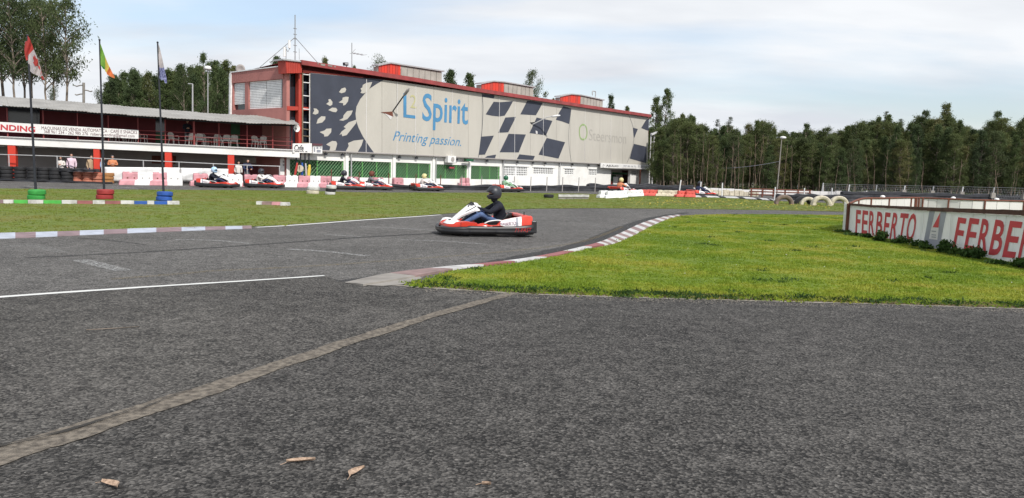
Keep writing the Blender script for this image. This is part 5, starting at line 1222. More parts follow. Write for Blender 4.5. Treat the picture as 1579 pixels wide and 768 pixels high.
flag('green, yellow and red flag hanging from the middle pole', b.y, [(f([(850, 150), (868, 200), (888, 255), (905, 300), (900, 345), (890, 372), (870, 362), (852, 330), (848, 240)]), 'flagg', 0), (f([(888, 255), (905, 300), (926, 345), (912, 372), (900, 395), (888, 380), (892, 330)]), 'flagy', 0.004),
   (f([(926, 345), (948, 390), (970, 430), (968, 444), (940, 432), (905, 410), (900, 392), (913, 370)]), 'flago', 0), (f([(862, 335), (878, 345), (888, 370), (872, 362)]), 'tgreen', .01)], 1)
b, t = flagpole(247, 297, 243, 65.5, 'right dark flag pole standing in the blue tyres')
flag('faded blue and white flag drooping from the right pole', b.y, [(f([(1341, 150), (1352, 190), (1366, 245), (1378, 300), (1388, 350), (1370, 358), (1345, 350), (1341, 250)]), 'flagw', 0), (f([(1345, 350), (1370, 358), (1388, 350), (1400, 400), (1410, 450), (1413, 486), (1396, 484), (1385, 455), (1366, 460), (1348, 440)]), 'flagb', 0)], 1)

# ------------------------------------------------------------------ right-hand banner enclosure
near = [(9.62, 23.0), (9.98, 21.0), (9.98, 18.9), (9.92, 17.0), (9.84, 15.0), (9.7, 12.6)]
def pg(x, y): p = G(x, y); return Vector((p.x, p.y, 0))
A = [pg(1307.5, 358.5), pg(1340, 365), pg(1380, 371.5), pg(1420.6, 379.5), pg(1467, 389.5), pg(1525, 400), pg(1579, 410)]
A.append(A[-1] + (A[-1] - A[-2]) * 1.6); A.append(A[-1] + (A[-1] - A[-2]) * 1.0); A += [A[-1] + Vector((.5, -1.6, 0)), A[-1] + Vector((2.2, -2.6, 0)), A[-1] + Vector((5.0, -2.8, 0)), A[-1] + Vector((9.0, -1.8, 0)), A[-1] + Vector((13.0, 1.0, 0)), A[-1] + Vector((15.0, 5.5, 0))]
topy = lambda x: np.interp(x, [1307, 1345, 1381, 1430, 1500, 1579], [313.8, 317.3, 319.2, 322, 325.5, 328.8])
encl = thing('banner_wall', 'ribbed white sponsor banner wall with red lettering round the grass', 'wall', A[2])
Ac = catmull(A, 10)
def wall_t(px):      # ground point on the wall line under pixel column (approx by y of base)
    best = min(range(len(Ac)), key=lambda i: abs(CXP + FPX * (Ac[i].x / Ac[i].y) - px)); return best
# top heights along the wall
def ztop_at(p):
    r = Vector((p.x, p.y, 0)); 
    # find pixel column for this ground line at mid height, then height for the top pixel
    lo, hi = 0.5, 1.4
    for _ in range(30):
        z = (lo + hi) / 2; v = ROT.transposed() @ (Vector((p.x, p.y, z)) - EYEV); px = CXP + FPX * v.x / -v.z; py = CYP - FPX * v.y / -v.z
        if px > 1579: px = 1579; 
        if py > topy(px): lo = z
        else: hi = z
    return (lo + hi) / 2
Zt = []
for p in Ac:
    if p.y > A[6].y: Zt.append(ztop_at(p))
    else: Zt.append(Zt[-1])
def proj(P):
    v = ROT.transposed() @ (P - EYEV); return CXP + FPX * v.x / -v.z, CYP - FPX * v.y / -v.z
def wpoint(px, py, off=0.0):
    """point on the banner surface seen at this photo pixel"""
    r = ray(px, py); best = None
    for i in range(len(Ac) - 1):
        a, b = Ac[i], Ac[i + 1]; e = b - a; nn = Vector((e.y, -e.x, 0)).normalized()
        if nn.dot(EYEV - a) < 0: nn = -nn
        t = (a + nn * off - EYEV).dot(nn) / r.dot(nn); P = EYEV + r * t; u = (P - a).dot(e) / e.length_squared
        if -0.001 <= u <= 1.001 and t > 0: return P
    return P
nP = len(Ac); step = 4
def panel(i0, i1, mat, name, z0, z1f, th=.025, rib=True):
    secs = []
    for i in range(i0, i1 + 1):
        p = Ac[i]; e = (Ac[min(i + 1, nP - 1)] - Ac[max(i - 1, 0)]).normalized(); nn = Vector((e.y, -e.x, 0))
        if nn.dot(EYEV - p) < 0: nn = -nn
        g = e * (.006 if i == i0 else (-.006 if i == i1 else 0)); w = 0
        secs.append([p + g + nn * w + Vector((0, 0, z0)), p + g + nn * w + Vector((0, 0, z1f(i))), p + g - nn * th + Vector((0, 0, z1f(i))), p + g - nn * th + Vector((0, 0, z0))])
    return MB().loft(secs).build(name, mat, encl)
i = 0
while i < nP - 1:
    j = min(i + 3, nP - 1); panel(i, j, M['fbanner'], 'banner_sheet', .03, lambda k: Zt[k] - .05); i = j
# top rail: brown band, wavy, growing thicker to the right
secs = []
for i, p in enumerate(Ac):
    e = (Ac[min(i + 1, nP - 1)] - Ac[max(i - 1, 0)]).normalized(); nn = Vector((e.y, -e.x, 0)); nn = nn if nn.dot(EYEV - p) > 0 else -nn
    w = .022 + .014 * max(0, noise.noise(Vector((i * .33, 2, 0)))) + .0008 * i
    secs.append([p + nn * .03 + Vector((0, 0, Zt[i] - .045)), p + nn * .03 + Vector((0, 0, Zt[i] - .01 + w)), p - nn * .07 + Vector((0, 0, Zt[i] - .01 + w)), p - nn * .07 + Vector((0, 0, Zt[i] - .045))])
MB().loft(secs).build('top_rail', M['railm'], encl)
for i in range(0, nP, 5):
    p = Ac[i]; MB().tube([p + Vector((.09, 0, 0)), p + Vector((.09, 0, Zt[i] - .05))], .03, 6).build('post', M['rust'], encl)
# corner post and short end face
cpst = Ac[0]; MB().box((cpst.x - .02, cpst.y + .02, Zt[0] / 2), (.10, .10, Zt[0])).build('corner_post', M['rust'], encl)
e0 = pg(1299.5, 354.5) ; zt0 = ztop_at(Ac[0]) 
MB().hexa([e0, cpst + Vector((-.08, 0.03, 0)), cpst + Vector((-.08, .06, 0)), e0 + Vector((0, .03, 0)), e0 + Vector((0, 0, zt0 + .02)), cpst + Vector((-.08, .03, zt0 - .02)), cpst + Vector((-.08, .06, zt0 - .02)), e0 + Vector((0, .03, zt0 + .02))]).build('end_sheet', M['fbanner'], encl)
# lettering on the sheets
def wtext(s, BL, BR, TL, mat, bold=.02, name='lettering', off=.008):
    text_on(s, BL, BR, TL, lambda x, y: wpoint(x, y, off), bold).build(name, mat, encl)
z4 = lambda x, y: (1280 + x / 4.268, 260 + y / 4.268)
def wletter(ch, bl, br, tl, w=None):
    # each letter on its own quad (baseline left/right, top left)
    wtext(ch, z4(*bl), z4(*br), z4(*tl), M['signred'], .012, 'letter')
F1 = [('F', 205, 285, 535, 222, 157), ('E', 310, 405, 548, 330, 166), ('R', 428, 522, 566, 448, 175), ('B', 545, 648, 584, 580, 187), ('E', 672, 762, 608, 715, 200), ('R', 785, 893, 630, 848, 208), ('T', 905, 1040, 646, 975, 215), ('O', 1046, 1186, 672, 1120, 222)]
for ch, x0, x1, yb, xt, yt in F1:
    g = lambda x, y: (1300 + x / 10.97, 310 + y / 10.97); wtext(ch, g(x0, yb), g(x1, yb + 12), g(xt, yt), M['signred'], .018, 'letter')
F2 = [('F', 242, 352, 533, 318, 137), ('E', 390, 522, 554, 470, 145), ('R', 556, 690, 588, 635, 158), ('B', 718, 868, 608, 808, 170), ('E', 898, 1066, 638, 1000, 185), ('R', 1100, 1272, 670, 1200, 200)]
for ch, x0, x1, yb, xt, yt in F2:
    g = lambda x, y: (1440 + x / 8.532, 320 + y / 8.532); wtext(ch, g(x0, yb), g(x1, yb + 18), g(xt, yt), M['signred'], .018, 'letter')
def wquad(c4, mat, name, off, nx=6):
    m_ = MB(); tl, tr, br, bl = [z4(*c) for c in c4]; secs = []
    for i in range(nx + 1):
        t = i / nx; a = (bl[0] + (br[0] - bl[0]) * t, bl[1] + (br[1] - bl[1]) * t); b = (tl[0] + (tr[0] - tl[0]) * t, tl[1] + (tr[1] - tl[1]) * t)
        secs.append([wpoint(*a, off), wpoint(*b, off)])
    m_.loft(secs, closed=False, caps=False).build(name, mat, encl)
wquad([(655, 272), (768, 277), (717, 531), (611, 512)], M['fgrey'], 'grey_panel', .006)
wquad([(690, 282), (728, 283), (706, 470), (650, 462)], M['fwhite'], 'white_panel', .010)
tri = [z4(*p) for p in ((724, 290), (713, 388), (674, 386))]; MB().poly([wpoint(x, y, .014) for x, y in tri]).build('red_triangle', M['signred'], encl)
for y in (408, 432, 446): wquad([(668, y), (698, y + 3), (696, y + 9), (666, y + 6)], M['kstripe'], 'print_rule', .014, 2)
# far side of the enclosure: white backs of banners on a rusty frame
fz = .97
def tp(x, y): r = ray(x, y); t = (fz - EYE) / r.z; q = EYEV + r * t; return q
B_ = [Vector((cpst.x + .02, cpst.y + .1, Zt[0]))] + [tp(1330, 306.2), tp(1360, 305.6), tp(1405, 304.8), tp(1432, 305.5), tp(1500, 308.2), tp(1579, 310.3), tp(1680, 313)]
Bc = catmull(B_, 4); frame = thing('banner_wall', 'far side of the enclosure showing plain white banner backs on a rusty frame', 'wall', Vector((B_[3].x, B_[3].y, 0)))
for i in range(len(Bc) - 1):
    a, b = Bc[i], Bc[i + 1]; nn = Vector((0, .03, 0)); a0 = Vector((a.x, a.y, .12)); b0 = Vector((b.x, b.y, .12)); g = (b - a).normalized() * .012
    MB().hexa([a0 + g, b0 - g, b0 - g + nn, a0 + g + nn, a + g - Vector((0, 0, .03)), b - g - Vector((0, 0, .03)), b - g + nn - Vector((0, 0, .03)), a + g + nn - Vector((0, 0, .03))]).build('banner_back', M['fwhite'], frame)
MB().tube([p + Vector((0, -.01, 0)) for p in Bc], .032, 6).build('top_rail', M['rust'], frame)
for i, p in enumerate(Bc[::3] + [Bc[14], Bc[13]]): MB().tube([Vector((p.x, p.y - .03, 0)), Vector((p.x, p.y - .03, p.z))], .028 if i < 11 else .06, 6).build('post', M['rust'], frame)
for x, y in ((1362, 303.8), (1471, 305.8), (1538, 307.8)):
    p = tp(x, y + 1.2); m_ = MB().ball(p + Vector((0, .05, .03)), (.085, .085, .06)); o = m_.build('buoy', M['signw'], smooth=True); tag(o, {1362: 'white ball on the enclosure rail near its left corner', 1471: 'white ball in the middle of the enclosure rail', 1538: 'white ball on the enclosure rail near the right edge'}[x], 'ball')
# weeds along the wall foot
def leaf_tris(C, Rd, n, size, droop=.3, aspect=.45, rng=NP):
    """n leaf triangles in each ellipsoid clump"""
    C = np.repeat(np.asarray(C, float), n, 0); Rd = np.repeat(np.asarray(Rd, float).reshape(len(C) // n, -1) * np.ones(3), n, 0); N = len(C)
    d = np.clip(rng.normal(0, .56, (N, 3)), -1.5, 1.5); p = C + d * Rd
    a = rng.normal(0, 1, (N, 3)); a[:, 2] -= droop * 2; a /= np.linalg.norm(a, axis=1, keepdims=True)
    b = np.cross(a, rng.normal(0, 1, (N, 3))); b /= np.linalg.norm(b, axis=1, keepdims=True) + 1e-9
    s = size * rng.uniform(.6, 1.3, (N, 1)); V = np.stack([p - a * s * .5 - b * s * aspect * .5, p - a * s * .1 + b * s * aspect, p + a * s * .7], 1)
    return V.reshape(-1, 3)
def weed(px, py, h, w, lab, n=260, sz=.07):
    h *= .82; w *= .9; p = G(px, py); r = thing('weed_clump', lab, 'plant', Vector((p.x, p.y, 0)), 0, 'weeds along the banner wall'); cs = [(NP.normal(0, w * .35), NP.normal(0, w * .3), h * NP.uniform(.2, .8)) for _ in range(7)]
    V = leaf_tris(cs, [(w * .35, w * .35, h * .3)] * 7, n // 7, sz, .0, .6); V[:, 2] = np.abs(V[:, 2]); o = tri_mesh('leaves', V, WEED, None, r, None)
    m_ = MB()
    for c in cs[:5]: m_.tube([(0, 0, 0), (c[0] * .6, c[1] * .6, c[2] * .6), c], .006, 4, cap=False)
    m_.build('stems', M['bark'], r, base='local')
for a in ((1356, 372, .36, .30, 'dense dark weed clump under the first word on the banner wall', 420), (1385, 376, .20, .3, 'low weed clump just left of the grey panel', 260), (1412, 381, .20, .25, 'thin weeds under the letters before the grey panel', 200), (1456, 390.5, .34, .26, 'upright bushy weed right of the grey panel', 420), (1474, 393, .18, .25, 'low weeds between the grey panel and the second word', 200),
          (1500, 398, .30, .3, 'leafy weed under the second F', 380), (1508, 401, .25, .2, 'small spiky weed below the second E', 200), (1540, 409, .12, .3, 'flat weeds near the bare soil by the wall', 160), (1572, 414, .22, .35, 'weed clump at the right edge of the photograph', 380), (1320, 364, .10, .3, 'flat weeds by the rusty corner post', 160), (1297, 359, .10, .3, 'low weeds left of the enclosure corner', 160), (1335, 367, .14, .25, 'low weeds under the first letters', 200), (1430, 385, .16, .25, 'low weeds at the foot of the grey panel', 200)): weed(*a[:4], a[4], a[5])
# ------------------------------------------------------------------ people
def seg_dist(p, a, b):
    ab = b - a; t = max(0, min(1, (p - a).dot(ab) / max(ab.length_squared, 1e-9))); return (p - a - ab * t).length
def skin_body(J, E, Rd, root='pelvis', sub=1):
    names = list(J); me = bpy.data.meshes.new('b'); me.from_pydata([J[n] for n in names], [(names.index(a), names.index(b)) for a, b in E], [])
    o = bpy.data.objects.new('b', me); COL.objects.link(o)
    md = o.modifiers.new('s', 'SKIN'); md.use_smooth_shade = True
    for i, n in enumerate(names):
        r = Rd[n]; r = r if isinstance(r, tuple) else (r, r)
        me.skin_vertices[0].data[i].radius = r; me.skin_vertices[0].data[i].use_root = (n == root)
    if sub: s2 = o.modifiers.new('u', 'SUBSURF'); s2.levels = sub; s2.render_levels = sub
    bpy.context.view_layer.update(); ev = bpy.data.meshes.new_from_object(o.evaluated_get(bpy.context.evaluated_depsgraph_get()))
    V = [v.co.copy() for v in ev.vertices]; F = [tuple(p.vertices) for p in ev.polygons]
    bpy.data.objects.remove(o); bpy.data.meshes.remove(me); bpy.data.meshes.remove(ev); return V, F
def add_hand(mb, W, d, down, mi, side, curl=0.7, s=1.0):
    """palm with four bent fingers and a thumb; d: pointing direction, down: palm side"""
    d = d.normalized(); dn = (down - d * down.dot(d)).normalized(); sd = d.cross(dn) * side
    mb.loft([[W + d * t * s + sd * (w * math.cos(a)) * s + dn * (h * math.sin(a)) * s for a in [j * math.pi / 4 for j in range(8)]] for t, w, h in ((-.02, .026, .024), (.02, .034, .02), (.06, .042, .017), (.095, .040, .013))], mi)
    for k, (off, L) in enumerate(((-.030, .068), (-.010, .078), (.010, .072), (.030, .056))):
        b = W + (d * .085 + sd * off) * s; p = [b]; ang = .15
        for q in (.45, .32, .28):
            ang += curl * (.5 + .4 * (len(p) > 1)); p.append(p[-1] + (d * math.cos(ang) + dn * math.sin(ang)) * L * q * s)
        mb.tube(p, [.0095 * s, .009 * s, .0085 * s, .0065 * s], 6, mi)
    b = W + (d * .02 - sd * .03) * s; t1 = b + (d * .03 - sd * .022 + dn * .012) * s; t2 = t1 + (d * .028 - sd * .002 + dn * .02) * s
    mb.tube([b, t1, t2], [.013 * s, .011 * s, .008 * s], 6, mi)
def add_head(mb, c, mi, f=Vector((1, 0, 0)), eye=5):
    side = Vector((-f.y, f.x, 0)); b = len(mb.v); mb.ball((0, 0, 0), (.095, .075, .118), mi, 14, 10)
    for i in range(b, len(mb.v)):
        v = mb.v[i]; x, y, z = v
        if z < -.03: x += .012 if x > 0 else .02; y *= .86
        if x > .06 and abs(y) < .022 and -.045 < z < .02: x += .022 * (1 - abs(y) / .022)
        if x > .06 and .005 < z < .035 and abs(y) > .018: x -= .006
        mb.v[i] = c + f * x + side * y + Vector((0, 0, z))
    for s in (-1, 1):
        mb.ball(c + f * .083 + side * (.031 * s) + Vector((0, 0, .018)), .0105, eye, 6, 5)
        mb.ball(c + side * (.077 * s) + Vector((0, 0, 0)), (.018, .010, .03), mi, 6, 5)
    mb.ball(c + f * .092 + Vector((0, 0, -.048)), (.01, .022, .008), 6, 8, 5)
    mb.ball(c + f * .106 + Vector((0, 0, -.010)), (.012, .011, .014), mi, 6, 5)
def person(label, loc, rz, pose, top, legs, hair='hair', shoe='shoe', gloves=None, head_kind='hair', sc=1.0, hk=None, group=None, fine=False, hat=None):
    root = thing('person', label, 'person', (0, 0, 0), 0, group); V3 = Vector
    if pose == 'kart':
        J = dict(pelvis=V3((-.38, 0, .24)), spine=V3((-.40, 0, .42)), chest=V3((-.34, 0, .60)), neck=V3((-.27, 0, .735)), skull=V3((-.24, 0, .80)))
        arms = lambda s: [V3((-.31, .20 * s, .645)), V3((-.06, .29 * s, .50)), V3((.13, .16 * s, .585))]
        lg = lambda s: [V3((-.28, .12 * s, .24)), V3((.10, .21 * s, .47)), V3((.50, .15 * s, .24)), V3((.62, .15 * s, .31))]
    elif pose == 'rail':
        J = dict(pelvis=V3((-.12, 0, .93)), spine=V3((-.06, 0, 1.12)), chest=V3((.03, 0, 1.30)), neck=V3((.10, 0, 1.44)), skull=V3((.14, 0, 1.52)))
        arms = lambda s: [V3((.06, .19 * s, 1.38)), V3((.18, .28 * s, 1.12)), V3((.38, .16 * s, 1.12))]
        lg = lambda s: [V3((-.12, .09 * s, .90)), V3((-.05, .11 * s, .48)), V3((-.12, .12 * s, .09)), V3((.02, .14 * s, .04))]
    elif pose == 'fold':
        J = dict(pelvis=V3((0, 0, .93)), spine=V3((0, 0, 1.12)), chest=V3((0.01, 0, 1.30)), neck=V3((.02, 0, 1.46)), skull=V3((.04, 0, 1.54)))
        arms = lambda s: [V3((0, .19 * s, 1.39)), V3((.03, .28 * s, 1.14)), V3((.22, .07 * s, 1.18))]
        lg = lambda s: [V3((0, .09 * s, .90)), V3((.02, .10 * s, .49)), V3((-.01, .11 * s, .09)), V3((.13, .13 * s, .04))]
    elif pose == 'sit':
        J = dict(pelvis=V3((0, 0, .52)), spine=V3((0.0, 0, .72)), chest=V3((0.03, 0, .90)), neck=V3((.06, 0, 1.05)), skull=V3((.09, 0, 1.13)))
        arms = lambda s: [V3((.03, .18 * s, .98)), V3((.10, .24 * s, .74)), V3((.30, .12 * s, .66))]
        lg = lambda s: [V3((0.02, .09 * s, .50)), V3((.42, .12 * s, .50)), V3((.42, .12 * s, .10)), V3((.55, .13 * s, .05))]
    else:
        J = dict(pelvis=V3((0, 0, .93)), spine=V3((0, 0, 1.12)), chest=V3((0.01, 0, 1.30)), neck=V3((.02, 0, 1.46)), skull=V3((.04, 0, 1.54)))
        arms = lambda s: [V3((0, .19 * s, 1.39)), V3((-.03, .25 * s, 1.12)), V3((.08, .23 * s, .90))]
        lg = lambda s: [V3((0, .09 * s, .90)), V3((.02, .11 * s, .49)), V3((-.02, .13 * s, .09)), V3((.12, .15 * s, .04))]
    E = [('pelvis', 'spine'), ('spine', 'chest'), ('chest', 'neck'), ('neck', 'skull')]; Rd = dict(pelvis=(.13, .16), spine=(.13, .15), chest=(.14, .17), neck=.06, skull=.055)
    segs = [('spine', 'chest', 1, .15), ('pelvis', 'spine', 1, .14), ('chest', 'neck', 1, .08), ('neck', 'skull', 0, .05)]
    for s, n in ((1, 'l'), (-1, 'r')):
        a = arms(s); l_ = lg(s)
        for k, q in zip(('sh', 'el', 'wr'), a): J[k + n] = q
        for k, q in zip(('hi', 'kn', 'an', 'to'), l_): J[k + n] = q
        E += [('chest', 'sh' + n), ('sh' + n, 'el' + n), ('el' + n, 'wr' + n), ('pelvis', 'hi' + n), ('hi' + n, 'kn' + n), ('kn' + n, 'an' + n), ('an' + n, 'to' + n)]
        Rd.update({'sh' + n: .088, 'el' + n: .062, 'wr' + n: .038, 'hi' + n: .10, 'kn' + n: .068, 'an' + n: .047, 'to' + n: .038})
        segs += [('chest', 'sh' + n, 1, .09), ('sh' + n, 'el' + n, 1, .06), ('el' + n, 'wr' + n, 1, .04), ('hi' + n, 'kn' + n, 2, .085), ('kn' + n, 'an' + n, 2, .055), ('an' + n, 'to' + n, 3, .045)]
    segs += [('pelvis', 'pelvis', 2, .13)]
    V, F = skin_body(J, E, Rd)
    mb = MB(); mb.v = list(V)
    for f in F:
        c = sum((V[i] for i in f), Vector()) / len(f); best = min(segs, key=lambda q: seg_dist(c, J[q[0]], J[q[1]]) - q[3]); mb.f.append(f); mb.m.append(best[2])
    for s, n in ((1, 'l'), (-1, 'r')):
        d = J['wr' + n] - J['el' + n]
        if pose == 'kart': add_hand(mb, J['wr' + n] + d.normalized() * .01, Vector((.8, -.25 * s, .35)), Vector((.3, -.6 * s, -.8)), 4, s, .75)
        elif pose == 'rail': add_hand(mb, J['wr' + n], Vector((1, -.3 * s, -.1)), Vector((0, 0, -1)), 4, s, .5)
        else: add_hand(mb, J['wr' + n], d, Vector((0, -s, 0)), 4, s, .35)
    hc = J['skull'] + Vector((.025, 0, .10)) if pose != 'kart' else J['skull'] + Vector((.03, 0, .105))
    add_head(mb, hc, 0)
    mats = [M['skin'], M[top], M[legs], M[shoe], M[gloves or 'skin'], M['hair'], M['c_red']]
    o = mb.build('body', mats, root, smooth=True, base='local')
    if head_kind == 'helmet':
        hm = MB(); n, m = 20, 14; secs = []
        for i in range(n):
            t = 2 * math.pi * i / n; q = []
            for j in range(m + 1):
                ph = math.pi * j / m; x, y, z = .152 * math.cos(t) * math.sin(ph), .130 * math.sin(t) * math.sin(ph), -.150 * math.cos(ph)
                if z < -.02 and x > 0: x *= 1.10
                if z < -.10: z = -.10 - (abs(z) - .10) * .4; x *= 1.25; y *= 1.3
                q.append(Vector((x, y, z)))
            secs.append(q)
        b0 = len(hm.f); hm.loft(secs, 0, closed=False, caps=False, loop=True)
        keep = []
        for f in hm.f:
            c = sum((hm.v[i] for i in f), Vector()) / len(f); az = abs(math.atan2(c.y, c.x))
            if -.045 < c.z < .045 and az < 1.02: continue
            keep.append(f)
        hm.f = keep; hm.m = [0] * len(keep); tl = Matrix.Rotation(.10, 3, 'Y')
        hm.v = [tl @ v + hc + Vector((-.012, 0, .012)) for v in hm.v]; h = hm.build('helmet', M[hk], root, smooth=True, base='local')
        sm = h.modifiers.new('s', 'SOLIDIFY'); sm.thickness = .022; sm.offset = -1; s2 = h.modifiers.new('u', 'SUBSURF'); s2.levels = 1; s2.render_levels = 1
        if not fine:
            vm = MB(); secs = []
            for i in range(9):
                t = -1.05 + 2.1 * i / 8; secs.append([tl @ Vector((.158 * math.cos(t), .136 * math.sin(t), z)) + hc + Vector((-.010, 0, .012)) for z in (-.05, 0, .052)])
            vm.loft(secs, closed=False, caps=False).build('visor', M['visor'], h, smooth=True, base='local')
        else:
            bm2 = MB().ball(hc + Vector((.012, 0, -.055)), (.108, .09, .085), 0, 12, 8); bm2.ball(hc + Vector((-.02, 0, -.13)), (.075, .075, .07), 0, 12, 8)
            bm2.build('balaclava', M['glove'], root, smooth=True, base='local')
            r2 = MB(); secs = []
            for i in range(13):
                t = -1.3 + 2.6 * i / 12; secs.append([tl @ Vector((.158 * math.cos(t) * k, .136 * math.sin(t) * k, z)) + hc + Vector((-.010, 0, .012)) for k, z in ((1.0, .045), (1.03, .05), (1.04, .075), (1.0, .08))])
            r2.loft(secs, closed=True).build('peak_trim', M['visor'], h, smooth=True, base='local')
            for s in (-1, 1): MB().ball(tl @ Vector((-.0, .133 * s, .03)) + hc, (.026, .012, .026), 0, 10, 6).build('visor_hinge', M['kgrey'], h, smooth=True, base='local')
    else:
        hm = MB(); hm.ball(hc + Vector((-.012, 0, .022)), (.100, .084, .112), 0, 12, 8)
        keep = [f for f in hm.f if not ((sum((hm.v[i] for i in f), Vector()) / len(f) - hc).x > .045 and (sum((hm.v[i] for i in f), Vector()) / len(f) - hc).z < .07) and (sum((hm.v[i] for i in f), Vector()) / len(f) - hc).z > (-.16 if hair == 'long' else -.03)]
        hm.f = keep; hm.m = [0] * len(keep); hm.build('hair' if not hat else 'cap', M[hat] if hat else M['hair'], root, smooth=True, base='local')
    root.location = loc; root.rotation_euler = (0, 0, rz); root.scale = (sc, sc, sc)
    return root
cam_rz = lambda p: math.atan2(-p.y, -p.x)      # facing the camera
def stand_at(px, ptop, D, H, z=None):
    t = atD(px, ptop, D); return Vector((t.x, t.y, max(0.0, t.z - H) if z is None else z))
def ppl(lab, px, ptop, D, H, pose, *a, dr=0.0, **k):
    t = atD(px, ptop, D); base = 1.68 if pose not in ('sit', 'rail') else (1.27 if pose == 'sit' else 1.66)
    sc = (t.z - 0.0) / base if k.get('ground', True) else H / base
    k.pop('ground', None); z = 0.0 if sc == (t.z / base) else t.z - H
    return person(lab, Vector((t.x, t.y, z)), cam_rz(t) + dr, pose, *a, sc=sc, **k)
ppl('person in a pale pink hoodie standing behind the black tyres', 110, 238.5, 48.4, 0, 'stand', 'c_pink', 'c_grey')
ppl('person with long dark hair and pale top seated left of the pink hoodie', 94.5, 243.0, 48.7, 0, 'fold', 'c_white', 'c_navy', 'long', dr=-.5)
ppl('person in a beige coat standing left of the second red column', 140, 241, 48.9, 0, 'stand', 'c_beige', 'c_navy', dr=.4)
ppl('person in a navy jacket partly behind the middle flag pole', 150.5, 243.5, 49.3, 0, 'stand', 'c_navy', 'c_navy', dr=-.6)
ppl('person in a light blue shirt just right of the middle flag pole', 158, 244, 49.0, 0, 'stand', 'c_lblue', 'c_navy', dr=1.2)
ppl('person in an orange jacket and grey cap with folded arms behind the white sheet', 173.5, 241.5, 49.2, 0, 'fold', 'c_orange', 'c_grey', hat='c_grey')
ppl('person in a white vest over a red top beside the fourth red column', 367.5, 250.3, 50.6, 0, 'stand', 'c_white', 'c_navy', dr=.3)
ppl('person with dark hair leaning over the grey rail right of the white vest', 381, 247.5, 50.35, 0, 'rail', 'c_navy', 'c_grey', dr=.3)
tb = PD.at(288.5, 186.5, -1.6)
person('person in a dark jersey and grey trousers standing on the balcony', Vector((tb.x, tb.y, zf - .05)), cam_rz(tb) + .2, 'fold', 'jacket', 'c_grey', sc=(tb.z - zf + .05) / 1.68)

# ------------------------------------------------------------------ bike like dark frames in the shade behind the tyres
# balcony chairs
def chair():
    r = thing('plastic_chair', 'chair', 'chair'); m_ = MB()
    MB().box((0, 0, .42), (.46, .46, .035), taper=.97).build('seat', M['chair'], r, base='local')
    secs = []
    for i in range(7):
        t = -1 + 2 * i / 6; y = .22 * t; x = -.22 + .05 * abs(t); h = .86 - .09 * t * t * t * t - .03 * abs(t)
        secs.append([Vector((x, y, .44)), Vector((x - .10, y, h)), Vector((x - .125, y, h)), Vector((x - .025, y, .44))])
    # slotted back: four staves under a rounded head
    for a, b in ((0, 1), (2, 3), (3, 4), (5, 6)): m_.loft([secs[a], secs[b]])
    m_ = MB().loft(secs); m_.build('backrest', M['chair'], r, base='local')
    for sx in (-1, 1):
        for sy in (-1, 1): MB().tube([(sx * .19, sy * .19, .41), (sx * .24, sy * .24, 0)], [.03, .022], 5).build('leg', M['chair'], r, base='local')
    for sy in (-1, 1): MB().tube([(-.24, sy * .23, .62), (.10, sy * .25, .64), (.2, sy * .24, .60), (.2, sy * .22, .42)], .022, 5).build('armrest', M['chair'], r, base='local')
    return r
CH = None
for k, (x, off, dr, lab) in enumerate(((164, -.9, .3, 'white plastic chair showing its legs below the left part of the vending banner'), (176, -1.2, 2.6, 'white plastic chair below the vending banner, second from its left'), (187, -.8, -.4, 'white plastic chair below the vending banner near its middle'), (199, -1.1, .2, 'white plastic chair below the word ending the vending banner'), (206, -.8, 2.8, 'white plastic chair half hidden by the right end of the vending banner'),
      (220, -1.3, 1.2, 'white plastic chair just right of the vending banner, turned sideways'), (268, -1.0, .7, 'white plastic chair left of the standing person on the balcony'), (293.5, -.7, -2.6, 'white plastic chair beside the knees of the person on the balcony'), (308.5, -.8, .1, 'white plastic chair right of the thick red post'), (319, -1.5, 2.2, 'low white plastic chair turned away beside the table'),
      (337.5, -1.0, .3, 'white plastic chair behind the thin post left of the green door'), (348.5, -.8, -.2, 'white plastic chair left one of the pair before the green door'), (361, -.9, -.1, 'white plastic chair right one of the pair before the green door'), (395.5, -.9, .5, 'white plastic chair left one of the pair near the balcony end'), (404.5, -.8, -.3, 'white plastic chair right one of the pair near the balcony end'))):
    c = chair() if CH is None else copy_tree(CH); CH = CH or c
    p = PD.at(x, 225, off); c.location = (p.x, p.y, zf - .05); c.rotation_euler = (0, 0, cam_rz(p) + dr); c['label'] = lab; c['group'] = 'plastic chairs on the balcony'
tbx = PD.at(326, 225, -1.0); tbl = thing('plastic_table', 'low white plastic table among the balcony chairs', 'table', Vector((tbx.x, tbx.y, zf - .05)))
MB().box((0, 0, .60), (.7, .7, .03)).build('tabletop', M['chair'], tbl, base='local')
for sx in (-1, 1):
    for sy in (-1, 1): MB().tube([(sx * .28, sy * .28, .58), (sx * .31, sy * .31, 0)], .022, 5).build('leg', M['chair'], tbl, base='local')

